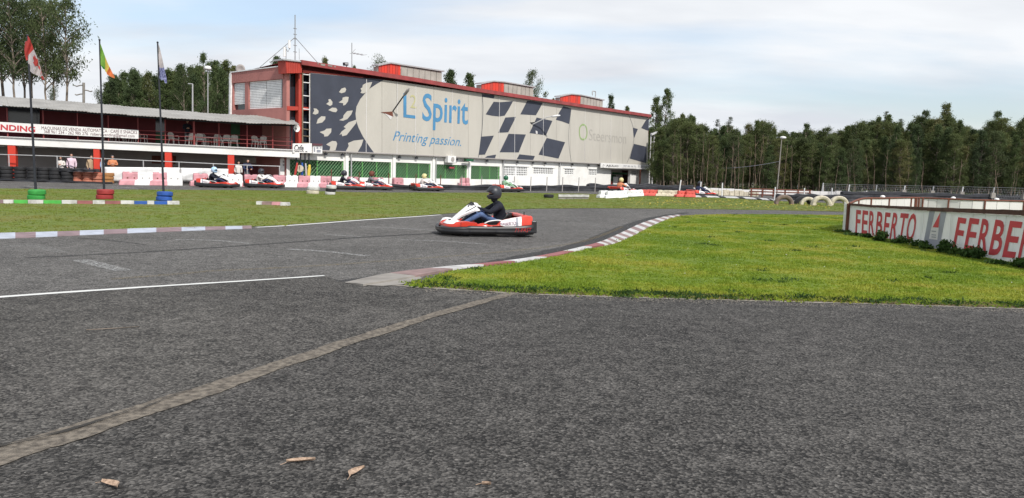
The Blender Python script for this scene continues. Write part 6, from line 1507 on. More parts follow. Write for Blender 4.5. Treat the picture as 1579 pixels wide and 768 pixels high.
# ------------------------------------------------------------------ go-karts
def make_kart():
    r = thing('go_kart', 'kart', 'go-kart')
    out = [(1.0, 0), (.985, .28), (.93, .48), (.78, .62), (.52, .665), (.2, .67), (-.2, .68), (-.6, .69), (-.86, .665), (-.97, .58), (-1.01, .3)]
    loop = [Vector((x, y, 0)) for x, y in out] + [Vector((-1.02, 0, 0))] + [Vector((x, -y, 0)) for x, y in out[:0:-1]]
    C = catmull(loop, 5, loop=True); n = len(C); secs = []; ctop = []
    for i, p in enumerate(C):
        d = (C[(i + 1) % n] - C[i - 1]).normalized(); nn = Vector((d.y, -d.x, 0)); x = p.x
        top = float(np.interp(x, [-1.02, -.9, -.5, -.1, .3, .6, .8, .95, 1.0], [.30, .27, .24, .23, .235, .24, .22, .20, .19]))
        if p.x > .5: top -= .022 * math.cos(p.y * 9)
        ctop.append(top)
        secs.append([p + nn * .0 + Vector((0, 0, .055)), p + nn * .035 + Vector((0, 0, .09)), p + nn * .045 + Vector((0, 0, .13)), p + nn * .028 + Vector((0, 0, .15)), p + nn * .04 + Vector((0, 0, .17)), p + nn * .022 + Vector((0, 0, top - .015)), p - nn * .0 + Vector((0, 0, top)), p - nn * .05 + Vector((0, 0, top - .02)), p - nn * .06 + Vector((0, 0, .06))])
    b = MB().loft(secs, loop=True).build('bumper', M['kblack'], r, smooth=True, base='local')
    # red bodywork: side pods
    def pod(side):
        st = [(.30, .625, .255, .20), (.20, .655, .285, .20), (.10, .665, .30, .17), (.03, .66, .262, .05), (-.06, .655, .252, .05), (-.15, .66, .262, .05), (-.22, .665, .345, .18), (-.32, .67, .375, .21), (-.5, .675, .415, .24), (-.68, .675, .445, .26), (-.82, .66, .465, .26), (-.92, .62, .46, .24), (-.95, .60, .44, .22)]
        secs = []
        for x, y, z, w in st:
            b0 = .22 if not -.26 < x < .0 else .245
            b0 = min(b0, z - .015)
            secs.append([Vector((x, side * q, zz)) for q, zz in ((y + .012, b0), (y + .005, b0 + (z - b0) * .45), (y - .03, z - .012), (y - .07, z), (y - w * .8, z - .02), (y - w, z - .05), (y - w, b0 - .02), (y - .05, b0 - .05))])
        o = MB().loft(secs).build('side_pod', M['kred'], r, smooth=True, base='local'); smooth_angle(o, 50)
        ss = [q for q in secs if -.78 < q[0].x < -.2]; up = []
        for q in ss:
            e = Vector((0, side * .006, .004)); up.append([q[0].lerp(q[1], .1) + e, q[1] + e, q[2] + e, q[2].lerp(q[3], .4) + e * .8 + Vector((0, 0, .003))])
        MB().loft(up, closed=False, caps=False).build('white_decal', M['kwhite'], o, smooth=True, base='local')
        ss = [q for q in secs if -.72 < q[0].x < -.4]
        a, bq = secs[8], secs[9]; g = []
        for t in (.30, .58):
            g.append([a[k].lerp(bq[k], t) + Vector((0, side * .009, .006)) for k in (0, 1, 2)])
        MB().loft(g, closed=False, caps=False).build('grey_stripe', M['kstripe'], o, base='local')
        # lettering follows the pod side
        def fn(x, z):    # x along, z 0..1 up the side
            X = x; i = max(k for k in range(len(st) - 1) if st[k][0] >= X or k == 0); i = min(i, len(st) - 2); t = (st[i][0] - X) / (st[i][0] - st[i + 1][0]); lo = secs[i][0].lerp(secs[i + 1][0], t); md = secs[i][1].lerp(secs[i + 1][1], t); hi = secs[i][2].lerp(secs[i + 1][2], t)
            p = lo.lerp(md, z * 2) if z < .5 else md.lerp(hi, (z - .5) * 2); return p + Vector((0, side * .012, .004))
        if side > 0: text_on('FERBERTO', (-.20, .22), (-.555, .22), (-.20, .66), fn, .02).build('lettering', M['ktext'], o, base='local')
        else: text_on('FERBERTO', (-.555, .22), (-.20, .22), (-.555, .66), fn, .02).build('lettering', M['ktext'], o, base='local')
        return o
    pod(1); pod(-1)
    for s in (1, -1):
        MB().loft([[Vector((x, s * .60, .10)), Vector((x, s * .60, z)), Vector((x, s * .52, z)), Vector((x, s * .52, .10))] for x, z in ((.16, .26), (.10, .31), (-.02, .335), (-.16, .34), (-.24, .33))]).build('pod_hole_shade', M['black'], r, base='local')  # solid black block paints the dark inside of the pod gap
        MB().tube(catmull([(.13, s * .655, .285), (.05, s * .66, .33), (-.05, s * .66, .35), (-.15, s * .66, .36), (-.24, s * .665, .355)], 4), .013, 6).build('arch_trim', M['kwhite'], r, smooth=True, base='local')
    # front fairing: crescent with two raised lobes
    secs = []; wsecs = []
    for i in range(33):
        t = -1 + 2 * i / 32; y = .62 * t; a = abs(t)
        xf = .96 - .10 * a ** 2 - .34 * a ** 5; xb = .62 - .12 * a ** 2 - .22 * max(0, a - .5); hump = .06 * math.exp(-((a - .42) / .2) ** 2)
        zf = .215 + .02 * math.cos(a * 6); zt_ = .27 + hump + .045 * a
        xm = xf * .55 + xb * .45
        secs.append([Vector((xf, y, zf - .03)), Vector((xf + .005, y, zf + .02)), Vector((xm + .08, y, zt_ - .015)), Vector((xm, y, zt_)), Vector((xb, y * .93, zt_ - .02)), Vector((xb - .01, y * .93, zt_ - .06)), Vector((xm, y, zf - .05))])
        wsecs.append(secs[-1])
    o = MB().loft(secs).build('front_fairing', M['kred'], r, smooth=True, base='local'); smooth_angle(o, 50)
    for i0, i1 in ((3, 12), (20, 29)):
        up = [[q[1].lerp(q[2], .35) + Vector((.004, 0, .006)), q[2] + Vector((0, 0, .006)), q[3] + Vector((0, 0, .006)), q[3].lerp(q[4], .6) + Vector((0, 0, .006))] for q in wsecs[i0:i1 + 1]]
        MB().loft(up, closed=False, caps=False).build('white_decal', M['kwhite'], o, smooth=True, base='local')
        q = wsecs[(i0 + i1) // 2]; c = q[2].lerp(q[3], .5) + Vector((0, 0, .012)); MB().box(c, (.05, .10, .004)).build('dark_mark', M['signblack'], o, base='local')
    # red wing between fairing and pod on each side
    for s in (1, -1):
        secs = [[Vector((x, s * (y0), z0)), Vector((x, s * (y0 + .005), z1)), Vector((x, s * (y0 - w), z1 + .01)), Vector((x, s * (y0 - w), z0))] for x, y0, z0, z1, w in ((.62, .60, .20, .31, .16), (.5, .63, .22, .315, .14), (.4, .64, .22, .30, .12), (.28, .645, .22, .285, .14))]
        o2 = MB().loft(secs).build('side_wing', M['kred'], r, base='local'); smooth_angle(o2, 50)
    # steering fairing (white number shield)
    secs = []
    for x, z, w, d in ((.74, .27, .09, .03), (.66, .335, .11, .035), (.56, .425, .135, .04), (.46, .51, .17, .045), (.37, .585, .20, .05), (.28, .645, .215, .05), (.20, .67, .205, .05), (.13, .655, .17, .04)):
        q = []
        dr = max(0.0, (z - .40)) * .42
        for k in range(7): u = -1 + k / 3; q.append(Vector((x + .05 * (1 - u * u) - .02, w * u, z + .035 * (1 - u * u) - dr * abs(u) ** 3)))
        for k in range(7): u = 1 - k / 3; q.append(Vector((x - .02 - d * .6, w * u * .94, z - .028 + .01 * (1 - u * u) - dr * abs(u) ** 3)))
        secs.append(q)
    o = MB().loft(secs).build('steering_fairing', M['kwhite'], r, smooth=True, base='local'); smooth_angle(o, 50)
    def ff(a, b): # a across (-1..1), b along
        xs_ = [.56, .46, .37, .29, .22]; zs_ = [.415, .50, .575, .635, .665]; x = .56 - b * .34; z = float(np.interp(-x, [-v for v in xs_], zs_)); z += .012; w = float(np.interp(-x, [-v for v in xs_], [.125, .16, .19, .205, .205]))
        return Vector((x + .05 * (1 - a * a) - .012, w * a, z + .035 * (1 - a * a) + .008 - max(0.0, z - .41) * .42 * abs(a) ** 3))
    text_on('9', (.72, .60), (.22, .60), (.72, .98), lambda a, b: ff(a, b), .02).build('number', M['signblack'], o, base='local')
    text_on('9', (-.12, .60), (-.62, .60), (-.12, .98), lambda a, b: ff(a, b), .02).build('number', M['signblack'], o, base='local')
    for s in (1, -1):   # black outline swash on the shield side
        L = [Vector((x + .0, s * (w + .004), z + dz)) for x, z, w, dz in ((.62, .36, .09, -.018), (.46, .50, .13, -.02), (.33, .60, .18, -.035), (.20, .66, .18, -.02))]
        MB().tube(catmull(L, 4), .007, 5).build('outline', M['signblack'], o, base='local')
    # blister and uprights under the shield
    for s in (1, -1): MB().tube([(.66, s * .06, .28), (.40, s * .07, .44), (.26, s * .05, .56)], .014, 6).build('fairing_bracket', M['kblack'], r, base='local')
    # floor, frame, seat, wheel
    MB().loft([[Vector((x, -w, .05)), Vector((x, w, .05)), Vector((x, w, .075)), Vector((x, -w, .075))] for x, w in ((.82, .22), (.5, .30), (-.2, .32), (-.3, .3))]).build('floor_pan', M['kgrey'], r, base='local')
    for s in (1, -1):
        MB().tube([(.85, s * .2, .09), (.5, s * .32, .09), (-.3, s * .36, .09), (-.9, s * .34, .12)], .018, 6).build('frame_tube', M['kblack'], r, base='local')
        MB().tube([(.45, s * .34, .10), (.42, s * .60, .12)], .016, 6).build('nerf_bar', M['kblack'], r, base='local'); MB().tube([(-.25, s * .36, .10), (-.25, s * .62, .14)], .016, 6).build('nerf_bar', M['kblack'], r, base='local')
    secs = []
    for i in range(9):
        t = i / 8; x = -.02 - .52 * t - .06 * t * t; z = .11 + .05 * (1 - t) ** 3 + .52 * max(0, t - .45) ** 1.4 * 1.4; w = .19 + .02 * math.sin(t * 3); q = []
        for k in range(9): u = -1 + k / 4; q.append(Vector((x + .10 * abs(u) ** 3 * t, w * u, z + .13 * abs(u) ** 3 * (1 - .3 * t))))
        secs.append(q)
    o = MB().loft(secs, closed=False, caps=False).build('seat', M['kblack'], r, smooth=True, base='local'); sm = o.modifiers.new('s', 'SOLIDIFY'); sm.thickness = .018
    sw = thing('x', None, None) if False else None
    cw = Vector((.20, 0, .60)); ax = Vector((-.75, 0, .66)).normalized(); e1 = Vector((0, 1, 0)); e2 = ax.cross(e1)
    ring = [cw + (e1 * math.cos(t) + e2 * math.sin(t)) * .145 for t in [j * math.pi / 10 for j in range(20)]]
    secs = [[p + ((p - cw).normalized() * math.cos(a) + ax * math.sin(a)) * .014 for a in [k * math.pi / 3 for k in range(6)]] for p in ring]
    st_ = MB().loft(secs, loop=True).build('steering_wheel', M['kblack'], r, smooth=True, base='local')
    for t in (.5, 2.6, 4.7): MB().tube([cw, cw + (e1 * math.cos(t) + e2 * math.sin(t)) * .14], .009, 5).build('spoke', M['kgrey'], st_, base='local')
    MB().tube([cw, (.62, 0, .16)], .012, 6).build('steering_column', M['kgrey'], r, base='local')
    MB().box((.42, 0, .15), (.26, .18, .12), taper=.85).build('fuel_tank', M['tank'], r, base='local')
    for s in (1, -1): MB().tube([(.66, s * .15, .08), (.70, s * .16, .26), (.68, s * .21, .27)], .010, 5).build('pedal', M['kgrey'], r, base='local')
    # engine on the right, guards, rear
    e = MB(); e.box((-.52, -.42, .22), (.34, .26, .20)); e = e.build('engine', M['kgrey'], r, base='local')
    MB().box((-.50, -.42, .36), (.24, .22, .10), taper=.8).build('engine_cowl', M['kblack'], e, base='local'); MB().lathe([(0, 0), (.05, 0), (.055, .16), (0, .17)], (-.70, -.35, .30), 'Z', 10).build('air_filter', M['kblack'], e, base='local')
    MB().tube([(-.4, -.52, .20), (-.75, -.55, .18), (-.9, -.3, .2)], .03, 7).build('exhaust', M['rust'], r, base='local')
    MB().tube([(-.72, -.56, .14), (-.72, .56, .14)], .02, 8).build('rear_axle', M['kgrey'], r, base='local')
    secs = [[Vector((x, y, z)) for x, z in ((-.92, .30), (-.93, .44), (-.86, .465), (-.74, .455), (-.72, .42), (-.86, .41), (-.88, .30))] for y in (-.45, -.2, .2, .45)]
    MB().loft(secs).build('rear_cover', M['kred'], r, base='local')
    for s in (1, -1):
        m_ = MB(); m_.box((-.98, s * .52, .22), (.13, .24, .27), taper=.9); o = m_.build('rear_bumper_block', M['kblack'], r, base='local'); bv = o.modifiers.new('b', 'BEVEL'); bv.width = .02; bv.segments = 2
    MB().box((-.98, 0, .26), (.07, .80, .08)).build('rear_bumper_bar', M['kblack'], r, base='local')
    MB().tube([(-.82, .35, .45), (-.82, .35, .53)], .012, 5).build('antenna_stub', M['kblack'], r, base='local')
    for x, y, rr, w in ((.50, .50, .13, .12), (.50, -.50, .13, .12), (-.72, .52, .145, .19), (-.72, -.52, .145, .19)):
        t = MB().lathe([(rr * .55, -w / 2), (rr * .9, -w / 2), (rr, -w * .34), (rr, w * .34), (rr * .9, w / 2), (rr * .55, w / 2)], (0, 0, 0), 'Y', 18, loop=True)
        t.v = [v + Vector((x, y, rr + .002)) for v in t.v]; wh = t.build('wheel', M['black'], r, base='local'); smooth_angle(wh, 40)
        h = MB().lathe([(0, -.02), (rr * .5, -.03), (rr * .56, -w * .42), (rr * .56, w * .42), (rr * .5, .03), (0, .02)], (x, y, rr + .002), 'Y', 14).build('rim', M['kgrey'], wh, base='local')
    # scrawled race name on the skirt, left side
    def sk(a, b): return Vector((a, .715 - .004 * 0 + .012, b))
    text_on('71-FAST', (-.52, .115), (-.90, .12), (-.52, .205), lambda a, b: Vector((a, float(np.interp(-a, [.5, .6, .86, .95], [.727, .732, .712, .68])) + .006, b)), .0, .25).build('lettering', M['kredtext'], b, base='local')
    for x, y in ((-.12, .73), (-.86, .715), (.45, .715)): MB().lathe([(0, 0), (.016, 0), (.016, .012), (0, .012)], (x, y - .002, .13), 'Y', 8).build('bolt', M['signblack'], b, base='local')
    return r
kart0 = make_kart(); HEAD0 = math.radians(180 + 15)
kp = G(742, 365.2); kp.z = 0; kp += Vector((0.02, .68, 0))
kart0.location = kp; kart0.rotation_euler = (0, 0, HEAD0); kart0['label'] = 'large red and white racing kart in the foreground of the track'; kart0['group'] = 'karts on the track'
kart0.scale = (1.08, 1.08, 1.08)
drv = person('person in a matt black helmet, dark jersey and jeans driving the nearest kart', kp, HEAD0, 'kart', 'jacket', 'jeans', gloves='glove', head_kind='helmet', hk='helmet', fine=True, sc=1.08)
BODYM = {}
def recolour(root, top, legs, hk):
    for ch in root.children:
        if ch.name.startswith('body'):
            for i, mt in ((1, top), (2, legs)): ch.material_slots[i].link = 'OBJECT'; ch.material_slots[i].material = M[mt]
        if ch.name.startswith('helmet'): ch.material_slots[0].link = 'OBJECT'; ch.material_slots[0].material = M[hk]
d0 = None
def far_kart(px, py, heading, klab, dlab, top, legs, hk, sc=1.0):
    global d0
    p = G(px, py); p.z = 0; p += Vector((0, .5, 0)); k = copy_tree(kart0); k.location = p; k.rotation_euler = (0, 0, heading); k['label'] = klab; k['group'] = 'karts on the track'; sc *= 1.12; k.scale = (sc, sc, sc)
    if d0 is None: d = person(dlab, p, heading, 'kart', 'c_navy', 'c_navy', gloves='glove', head_kind='helmet', hk='helmet'); d0 = d
    else: d = copy_tree(d0)
    d.location = p; d.rotation_euler = (0, 0, heading); d['label'] = dlab; d['group'] = 'kart drivers in the distance'; d.scale = (sc, sc, sc); recolour(d, top, legs, hk)
far_kart(332, 289.5, .02, 'red kart nearest the paddock, driven by the blue helmet', 'person in a light blue helmet driving past the paddock', 'jacket', 'c_navy', 'hblue')
far_kart(405, 290, .05, 'red kart just behind the blue helmet kart, passing a pink barrier', 'person in a dark helmet and pale shirt driving past the paddock', 'c_white', 'c_navy', 'helmet', .98)
far_kart(534, 292.6, .25, 'red kart before the second green window', 'person in a round black helmet driving below the second green window', 'jacket', 'c_navy', 'helmet')
far_kart(577, 293.2, .28, 'red kart close behind another below the third green window', 'person in dark brown clothes and helmet driving below the wall', 'c_grey', 'c_navy', 'rust')
far_kart(658, 294.6, .42, 'low red kart by the pilaster under the light green window frames', 'person with white and dark clothes bent low in the fifth kart', 'c_white', 'c_navy', 'hyellow', .94)
far_kart(784, 296.0, .5, 'red kart seen just above the near driver helmet', 'person in a green helmet and pale green top driving before the lattice windows', 'c_lime', 'c_lime', 'hgreen', .95)
far_kart(962, 298.5, .7, 'red kart before the far entrance, half hidden by white barriers', 'person in a pale yellow helmet driving past the far entrance', 'c_orange', 'c_grey', 'hyellow', 1.0)
far_kart(1085, 303.8, .35, 'farthest red kart right of the leaning white post', 'person in a dark helmet in the farthest kart', 'c_navy', 'c_navy', 'helmet', .95)
# ------------------------------------------------------------------ masts, wires and the far right side
def mast(lab, px, py, px1, py1, r=.08, name='lamp_post', cat='lamp post', mat='lgrey', head=None, D=None):
    b = G(px, py) if D is None else col(px, D); b.z = 0; t = atD(px1, py1, b.y); o = thing(name, lab, cat, b); MB().tube([b, b.lerp(t, .5), t], [r, r * .85, r * .6], 8).build('pole', M[mat], o); return o, b, t
o, b, t = mast('tall grey lamp post with a small white lamp between the wood and the brown tyre', 1197.5, 300.5, 1205.5, 213, .06, mat='concrete')
MB().ball(t + Vector((.12, 0, .05)), (.30, .18, .13)).build('lamp_head', M['lamp'], o, smooth=True); MB().tube([t, t + Vector((.15, 0, .04))], .04, 5).build('arm', M['lgrey'], o); mt_top = t; mast_b = b
o, b, t = mast('white double mast with floodlights just past the end of the building', 1001.5, 287, 1004, 205, .09, mat='lamp', D=95)
b2 = col(1006, 95.4); t2 = atD(1009, 209, 95.4); MB().tube([b2, t2], .09, 8).build('pole', M['lamp'], o)
for y in (206, 211, 219): MB().tube([atD(1003.5, y, 95), atD(1009.5, y + .5, 95.4)], .05, 5).build('crossbar', M['lgrey'], o)
q = atD(1009.5, 205.5, 95); MB().loft([[q + Vector((x, yy, x * .45 + zz)) for yy, zz in ((-.2, -.12), (.2, -.12), (.2, .14), (-.2, .14))] for x in (-.35, .35)]).build('floodlight', M['lamp'], o)
mast('bare wooden pole among the tree trunks', 1104.5, 292, 1105, 240.5, .10, 'wooden_pole', 'pole', 'bark', D=82)
for (x0, y0, x1, y1, lab) in ((1046.5, 302.5, 1050, 277.5, 'white leaning post before the red barriers'), (1078.5, 303.5, 1081, 280.5, 'white post beside the farthest kart'), (1113, 305, 1114, 282, 'white post standing in the middle of the low white wall'), (1194, 308.5, 1195.5, 288.5, 'white post left of the brown truck tyre'), (1239.5, 307, 1240.5, 290, 'short white post behind the black truck tyre'), (1282.5, 308, 1283, 290, 'short white post behind the last truck tyre'),
                       (1228.5, 298, 1230, 280, 'thin grey post above the brown rails'), (1269, 301, 1269.5, 282, 'thin grey post left of the wire fence'), (1336, 303, 1336.5, 294, 'stubby post before the wire fence'), (1388, 304, 1389, 296, 'stubby post near the leftmost white ball'), (1446, 305, 1446.5, 295.5, 'stubby white post behind the enclosure'), (1508, 307, 1509, 298, 'stubby leaning post behind the enclosure'), (1568, 309, 1568.5, 299, 'stubby post at the right edge of the photograph')):
    b = G(x0, y0); b.z = 0; t = atD(x1, y1, b.y); o = MB().tube([b, t], .045, 7).build('post', M['lamp']); tag(o, lab, 'post', 'posts on the far right side')
wa = atD(1008, 243, 92); wb = atD(1201.5, 249, mast_b.y); Wp = []
for i in range(15): t = i / 14; q = wa.lerp(wb, t); q.z -= 1.0 * 4 * t * (1 - t) * .9; Wp.append(q)
tag(MB().tube(Wp, .02, 4).build('cable', M['kstripe']), 'thin cable sagging between the building and the tall lamp post', 'cable')
# left background: power pole, pole behind the roof, dome lamp
pb = col(129, 78, 0); o = thing('power_pole', 'grey power pole with three curved arms behind the balcony roof', 'power pole', pb)
MB().tube([pb, atD(129, 127.5, 78)], .12, 6).build('pole', M['concrete'], o)
for y, s in ((131.5, -1), (139, 1), (145, -1)):
    a = atD(129, y, 78); MB().tube(catmull([a, a + Vector((s * .35, 0, -.02)), a + Vector((s * .7, 0, -.12)), a + Vector((s * .85, 0, -.05))], 3), .06, 5).build('arm', M['concrete'], o)
o, b, t = mast('plain grey pole rising behind the balcony roof', 297, 0, 297, 129.5, .09, 'pole', 'pole', 'lgrey', D=60); MB().tube([t - Vector((.35, 0, 0)), t], .04, 5).build('arm', M['lgrey'], o)
o, b, t = mast('pole with a white dome lamp before the trees', 320.5, 0, 320.5, 106, .06, D=64); dm = MB().lathe([(0, .34), (.16, .31), (.26, .2), (.29, 0), (.25, .02), (0, .06)], t - Vector((0, 0, .1)), 'Z', 14); dm.build('dome', M['signw'], o, smooth=True)
mast('short straight pole left of the tall right-hand trees', 358, 0, 359, 104.5, .08, 'pole', 'pole', 'fwhite', D=58) if False else None
# low white block wall with dark rubber and rusty rails before the wood
def lowwall(name, lab, px, h, th, mat, dD=0, seg='block', z0=0.0, jit=.03):
    r = thing(name, lab, 'wall', G(*px[len(px) // 2])); C = catmull([G(x, y) for x, y in px], 5)
    for a, b in zip(C[:-1], C[1:]):
        a = Vector((a.x, a.y, z0)); b = Vector((b.x, b.y, z0)); g = (b - a).normalized() * .02; hh = h + R_.uniform(-jit, jit); nn = Vector((0, th, 0))
        MB().hexa([a + g, b - g, b - g + nn, a + g + nn] + [q + Vector((0, 0, hh)) for q in (a + g, b - g, b - g + nn, a + g + nn)]).build(seg, M[mat], r)
    return r
lowwall('low_wall', 'long low whitewashed block wall at the edge of the wood', [(1009, 296), (1060, 297), (1120, 298.5), (1180, 299.5), (1240, 300.5), (1300, 302), (1350, 303.5)], .42, .3, 'fwhite', jit=.06)
lowwall('low_wall', 'short row of dirty white blocks behind the farthest kart', [(1068, 300.3), (1100, 301), (1140, 302), (1170, 303)], .38, .35, 'cream', jit=.08)
rr = thing('crash_rail', 'brown rusty crash rail before the low white wall', 'rail', G(1200, 304))
for z in (.18, .42, .62):
    MB().tube([Vector((p.x, p.y, z)) for p in gpx([(1155, 303.2), (1185, 304.2), (1215, 305.2), (1250, 306)])], .05, 5).build('rail_bar', M['rust'], rr)
for x in (1158, 1175, 1192, 1210, 1230, 1248): p = G(x, 303.3 + (x - 1155) * .03); MB().box((p.x, p.y, .33), (.1, .1, .66)).build('post', M['rust'], rr)
beltwall('rubber_barrier', 'dark rubber belt behind the half buried truck tyres', gpx([(1196, 307.5), (1225, 308.5), (1260, 309.5), (1300, 310.5), (1345, 311.5)]), [.3, .42, .45, .42, .4], .4, wav=.06)
beltwall('rubber_barrier', 'black tyre belt along the foot of the wire fence', gpx([(1300, 305), (1340, 306), (1400, 307.5), (1460, 309), (1520, 310.5), (1579, 312), (1640, 313)]), [.5, .6, .62, .6, .62, .6, .6], .5, wav=.05)
kb = gpx([(1068, 304.3), (1100, 305), (1140, 306.5), (1175, 308.5), (1195, 310)]); kb2 = [p + Vector((0, .9, 0)) for p in kb]
kerb('track_kerb', 'thin far kerb of black and white blocks before the low wall', kb, kb2, [i / 16 for i in range(17)], [M['kb_white'], M['kb_white'], M['black']], .05, .12)
# wire fence at the right
def tufts(name, label, P, n, mat, sz, hh):
    x0, x1, y0, y1 = min(p.x for p in P), max(p.x for p in P), min(p.y for p in P), max(p.y for p in P); x = NP.uniform(x0, x1, n * 20); y = NP.uniform(y0, y1, n * 20); k = in_poly(x, y, P); cs = [(a, b, hh * .4) for a, b in zip(x[k][:n], y[k][:n])]
    V = leaf_tris(cs, [(.13, .13, hh * .5)] * len(cs), 40, sz, -.5, .25); V[:, 2] = np.abs(V[:, 2]) + .008; o = tri_mesh(name, V, mat, label); o['category'] = 'weeds'
tufts('weed_tufts', 'small darker weed tufts scattered over the bright verge', grass_in, 130, WEED, .05, .035)
tufts('weed_tufts', 'small ragged weeds along the front edge of the verge', band, 90, WEED, .05, .035)
wf = thing('wire_fence', 'tall grey wire mesh fence with thin posts before the wood on the right', 'fence', col(1450, 76))
fx = [1268, 1309, 1351, 1394.5, 1438.5, 1484, 1532, 1581, 1632]; fp = []
for i, x in enumerate(fx):
    D = 76 - i * .9; b = col(x, D); t = atD(x + 1.2, np.interp(x, [1268, 1632], [283.5, 291]), D); fp.append((b, t)); MB().tube([b, t], .05, 6).build('post', M['lamp' if i % 2 else 'lgrey'], wf)
    if i > 2: MB().box((b.x, b.y, .55), (.42, .4, .5), taper=.8).build('footing', M['concrete'], wf)
wm = MB()
for (b0, t0), (b1, t1) in zip(fp[:-1], fp[1:]):
    H_ = t0.z - .1
    for k in range(7): z = .1 + H_ * k / 6; wm.tube([Vector((b0.x, b0.y, z)), Vector((b1.x, b1.y, min(z, t1.z)))], .007 if k < 6 else .014, 3, cap=False)
    n = 12
    for k in range(n): 
        for sg in (0, 1):
            t = (k + sg) / n; u = (k + 1 - sg) / n; a = b0.lerp(b1, t); c = b0.lerp(b1, u); wm.tube([Vector((a.x, a.y, .1)), Vector((c.x, c.y, H_ * .5)), Vector((a.x, a.y, H_))], .004, 3, cap=False)
wm.build('wire_mesh', M['wirem'], wf, kind='stuff')

# ------------------------------------------------------------------ trees
def make_tree_mesh(kind, seed):
    rg = np.random.RandomState(seed); rr = random.Random(seed); H = 12.0; tm = MB()
    bend = [Vector((0, 0, 0))]; nseg = 8
    for i in range(1, nseg + 1): bend.append(Vector((bend[-1].x + rr.uniform(-.13, .13), bend[-1].y + rr.uniform(-.13, .13), H * .97 * i / nseg)))
    r0 = {'wood': .11, 'broad': .12, 'tall': .14, 'euc': .14, 'pine': .25, 'round': .2, 'wisp': .08}[kind]
    tm.tube(bend, [r0 * (1 - .82 * i / nseg) for i in range(nseg + 1)], 7)
    def tp_(z): f = max(0, min(nseg - .001, z / (H * .97) * nseg)); i = int(f); return bend[i].lerp(bend[i + 1], f - i)
    C, Rr = [], []
    if kind == 'wood': n, lo, prof = 88, .19, lambda t: .12 + 1.55 * (1 - t) ** .75 * min(1, .45 + 3 * t)
    elif kind == 'tall': n, lo, prof = 64, .34, lambda t: .15 + 1.9 * (1 - t) ** .6 * min(1, .35 + 2.2 * t)
    elif kind == 'euc': n, lo, prof = 46, .56, lambda t: .45 + 1.45 * math.sin(math.pi * min(1, t * .8 + .15)) ** .8
    elif kind == 'broad': n, lo, prof = 86, .18, lambda t: .35 + 1.55 * math.sin(math.pi * min(1, t * .78 + .2)) ** 1.1
    elif kind == 'pine': n, lo, prof = 30, .35, lambda t: 1.0 + 2.4 * math.sin(math.pi * min(1, t * .75 + .22))
    elif kind == 'round': n, lo, prof = 44, .10, lambda t: .8 + 1.9 * math.sin(math.pi * min(1, t * .85 + .12))
    else: n, lo, prof = 22, .35, lambda t: .25 + .7 * math.sin(math.pi * min(1, t * .85 + .15))
    for k in range(n):
        t = (k + rr.random()) / n; z = H * (lo + (1.0 - lo) * t); a = rr.uniform(0, 6.28); q = prof(t) * rr.uniform(.25, 1.0)
        c0 = tp_(max(H * lo * .8, z - q * .8)); c = tp_(z) + Vector((math.cos(a) * q, math.sin(a) * q, 0))
        if kind in ('tall', 'wisp', 'euc') and rr.random() < .10: continue
        s = {'wood': .58, 'broad': .56, 'tall': .60, 'euc': .62, 'pine': .75, 'round': .8, 'wisp': .38}[kind] * rr.uniform(.6, 1.3) * (1.0 if kind not in ('wood', 'tall') else 1.1 - .62 * t)
        C.append(tuple(c)); Rr.append((s * .9, s * .9, s * (1.0 if kind in ('wood', 'tall') else .75)))
        if q > .4: tm.tube([c0, c0.lerp(c, .5) + Vector((0, 0, .1)), c], [.045, .03, .014], 4, cap=False)
    per = {'wood': 120, 'broad': 120, 'tall': 150, 'euc': 105, 'pine': 210, 'round': 120, 'wisp': 60}[kind]
    sz = {'wood': .17, 'broad': .17, 'tall': .17, 'euc': .18, 'pine': .17, 'round': .2, 'wisp': .18}[kind]
    V = leaf_tris(C, Rr, per, sz, .35 if kind != 'pine' else -.3, .33, rg)
    lm = bpy.data.meshes.new('crown'); nv = len(V); lm.vertices.add(nv); lm.vertices.foreach_set('co', V.astype(np.float32).ravel()); lm.loops.add(nv); lm.loops.foreach_set('vertex_index', np.arange(nv, dtype=np.int32))
    lm.polygons.add(nv // 3); lm.polygons.foreach_set('loop_start', np.arange(0, nv, 3, dtype=np.int32)); lm.update(calc_edges=True)
    lm.materials.append({'wood': LEAF, 'broad': LEAFB, 'tall': LEAF, 'euc': LEAFD, 'pine': LEAFD, 'round': LEAFD, 'wisp': LEAFS}[kind])
    me = bpy.data.meshes.new('trunk'); me.from_pydata([tuple(v) for v in tm.v], [], tm.f); me.materials.append(M['bark']); me.update()
    return me, lm
TM = {}
for kind, n in (('wood', 6), ('broad', 6), ('tall', 4), ('euc', 4), ('pine', 1), ('round', 2), ('wisp', 3)): TM[kind] = [make_tree_mesh(kind, 100 + 7 * i + len(kind)) for i in range(n)]
def tree(kind, px, D, ytop, lab, group=None, name='eucalyptus_tree', wid=1.0, v=None):
    b = col(px, D); b.z = -.05; t = atD(px, ytop, D); h = t.z / 12.0; me = TM[kind][R_.randrange(len(TM[kind])) if v is None else v]
    r = thing(name, lab, 'tree', b, R_.uniform(0, 6.28), group); s = h * R_.uniform(.9, 1.1) * wid if h > .75 else (h * .5 + .4) * wid
    r.scale = (s, s, h)
    for m_, nm in zip(me, ('trunk', 'crown')): o = bpy.data.objects.new(nm, m_); link(o, r)
    return r
sky_x = [985, 1000, 1048, 1069, 1084, 1118, 1136, 1167, 1188, 1214, 1238, 1251, 1264, 1299, 1321, 1348, 1363, 1377, 1392, 1417, 1435, 1449, 1474, 1500, 1531, 1545, 1573, 1640]
sky_y = [215, 190, 176, 180, 195, 190, 198, 188, 192, 203, 194, 205, 199, 195, 188, 181, 178, 186, 198, 176, 182, 172, 188, 196, 182, 194, 182, 190]
g_ = 'slender trees of the wood behind the circuit'
lb = 'slender green tree in the dense wood behind the far right of the circuit'
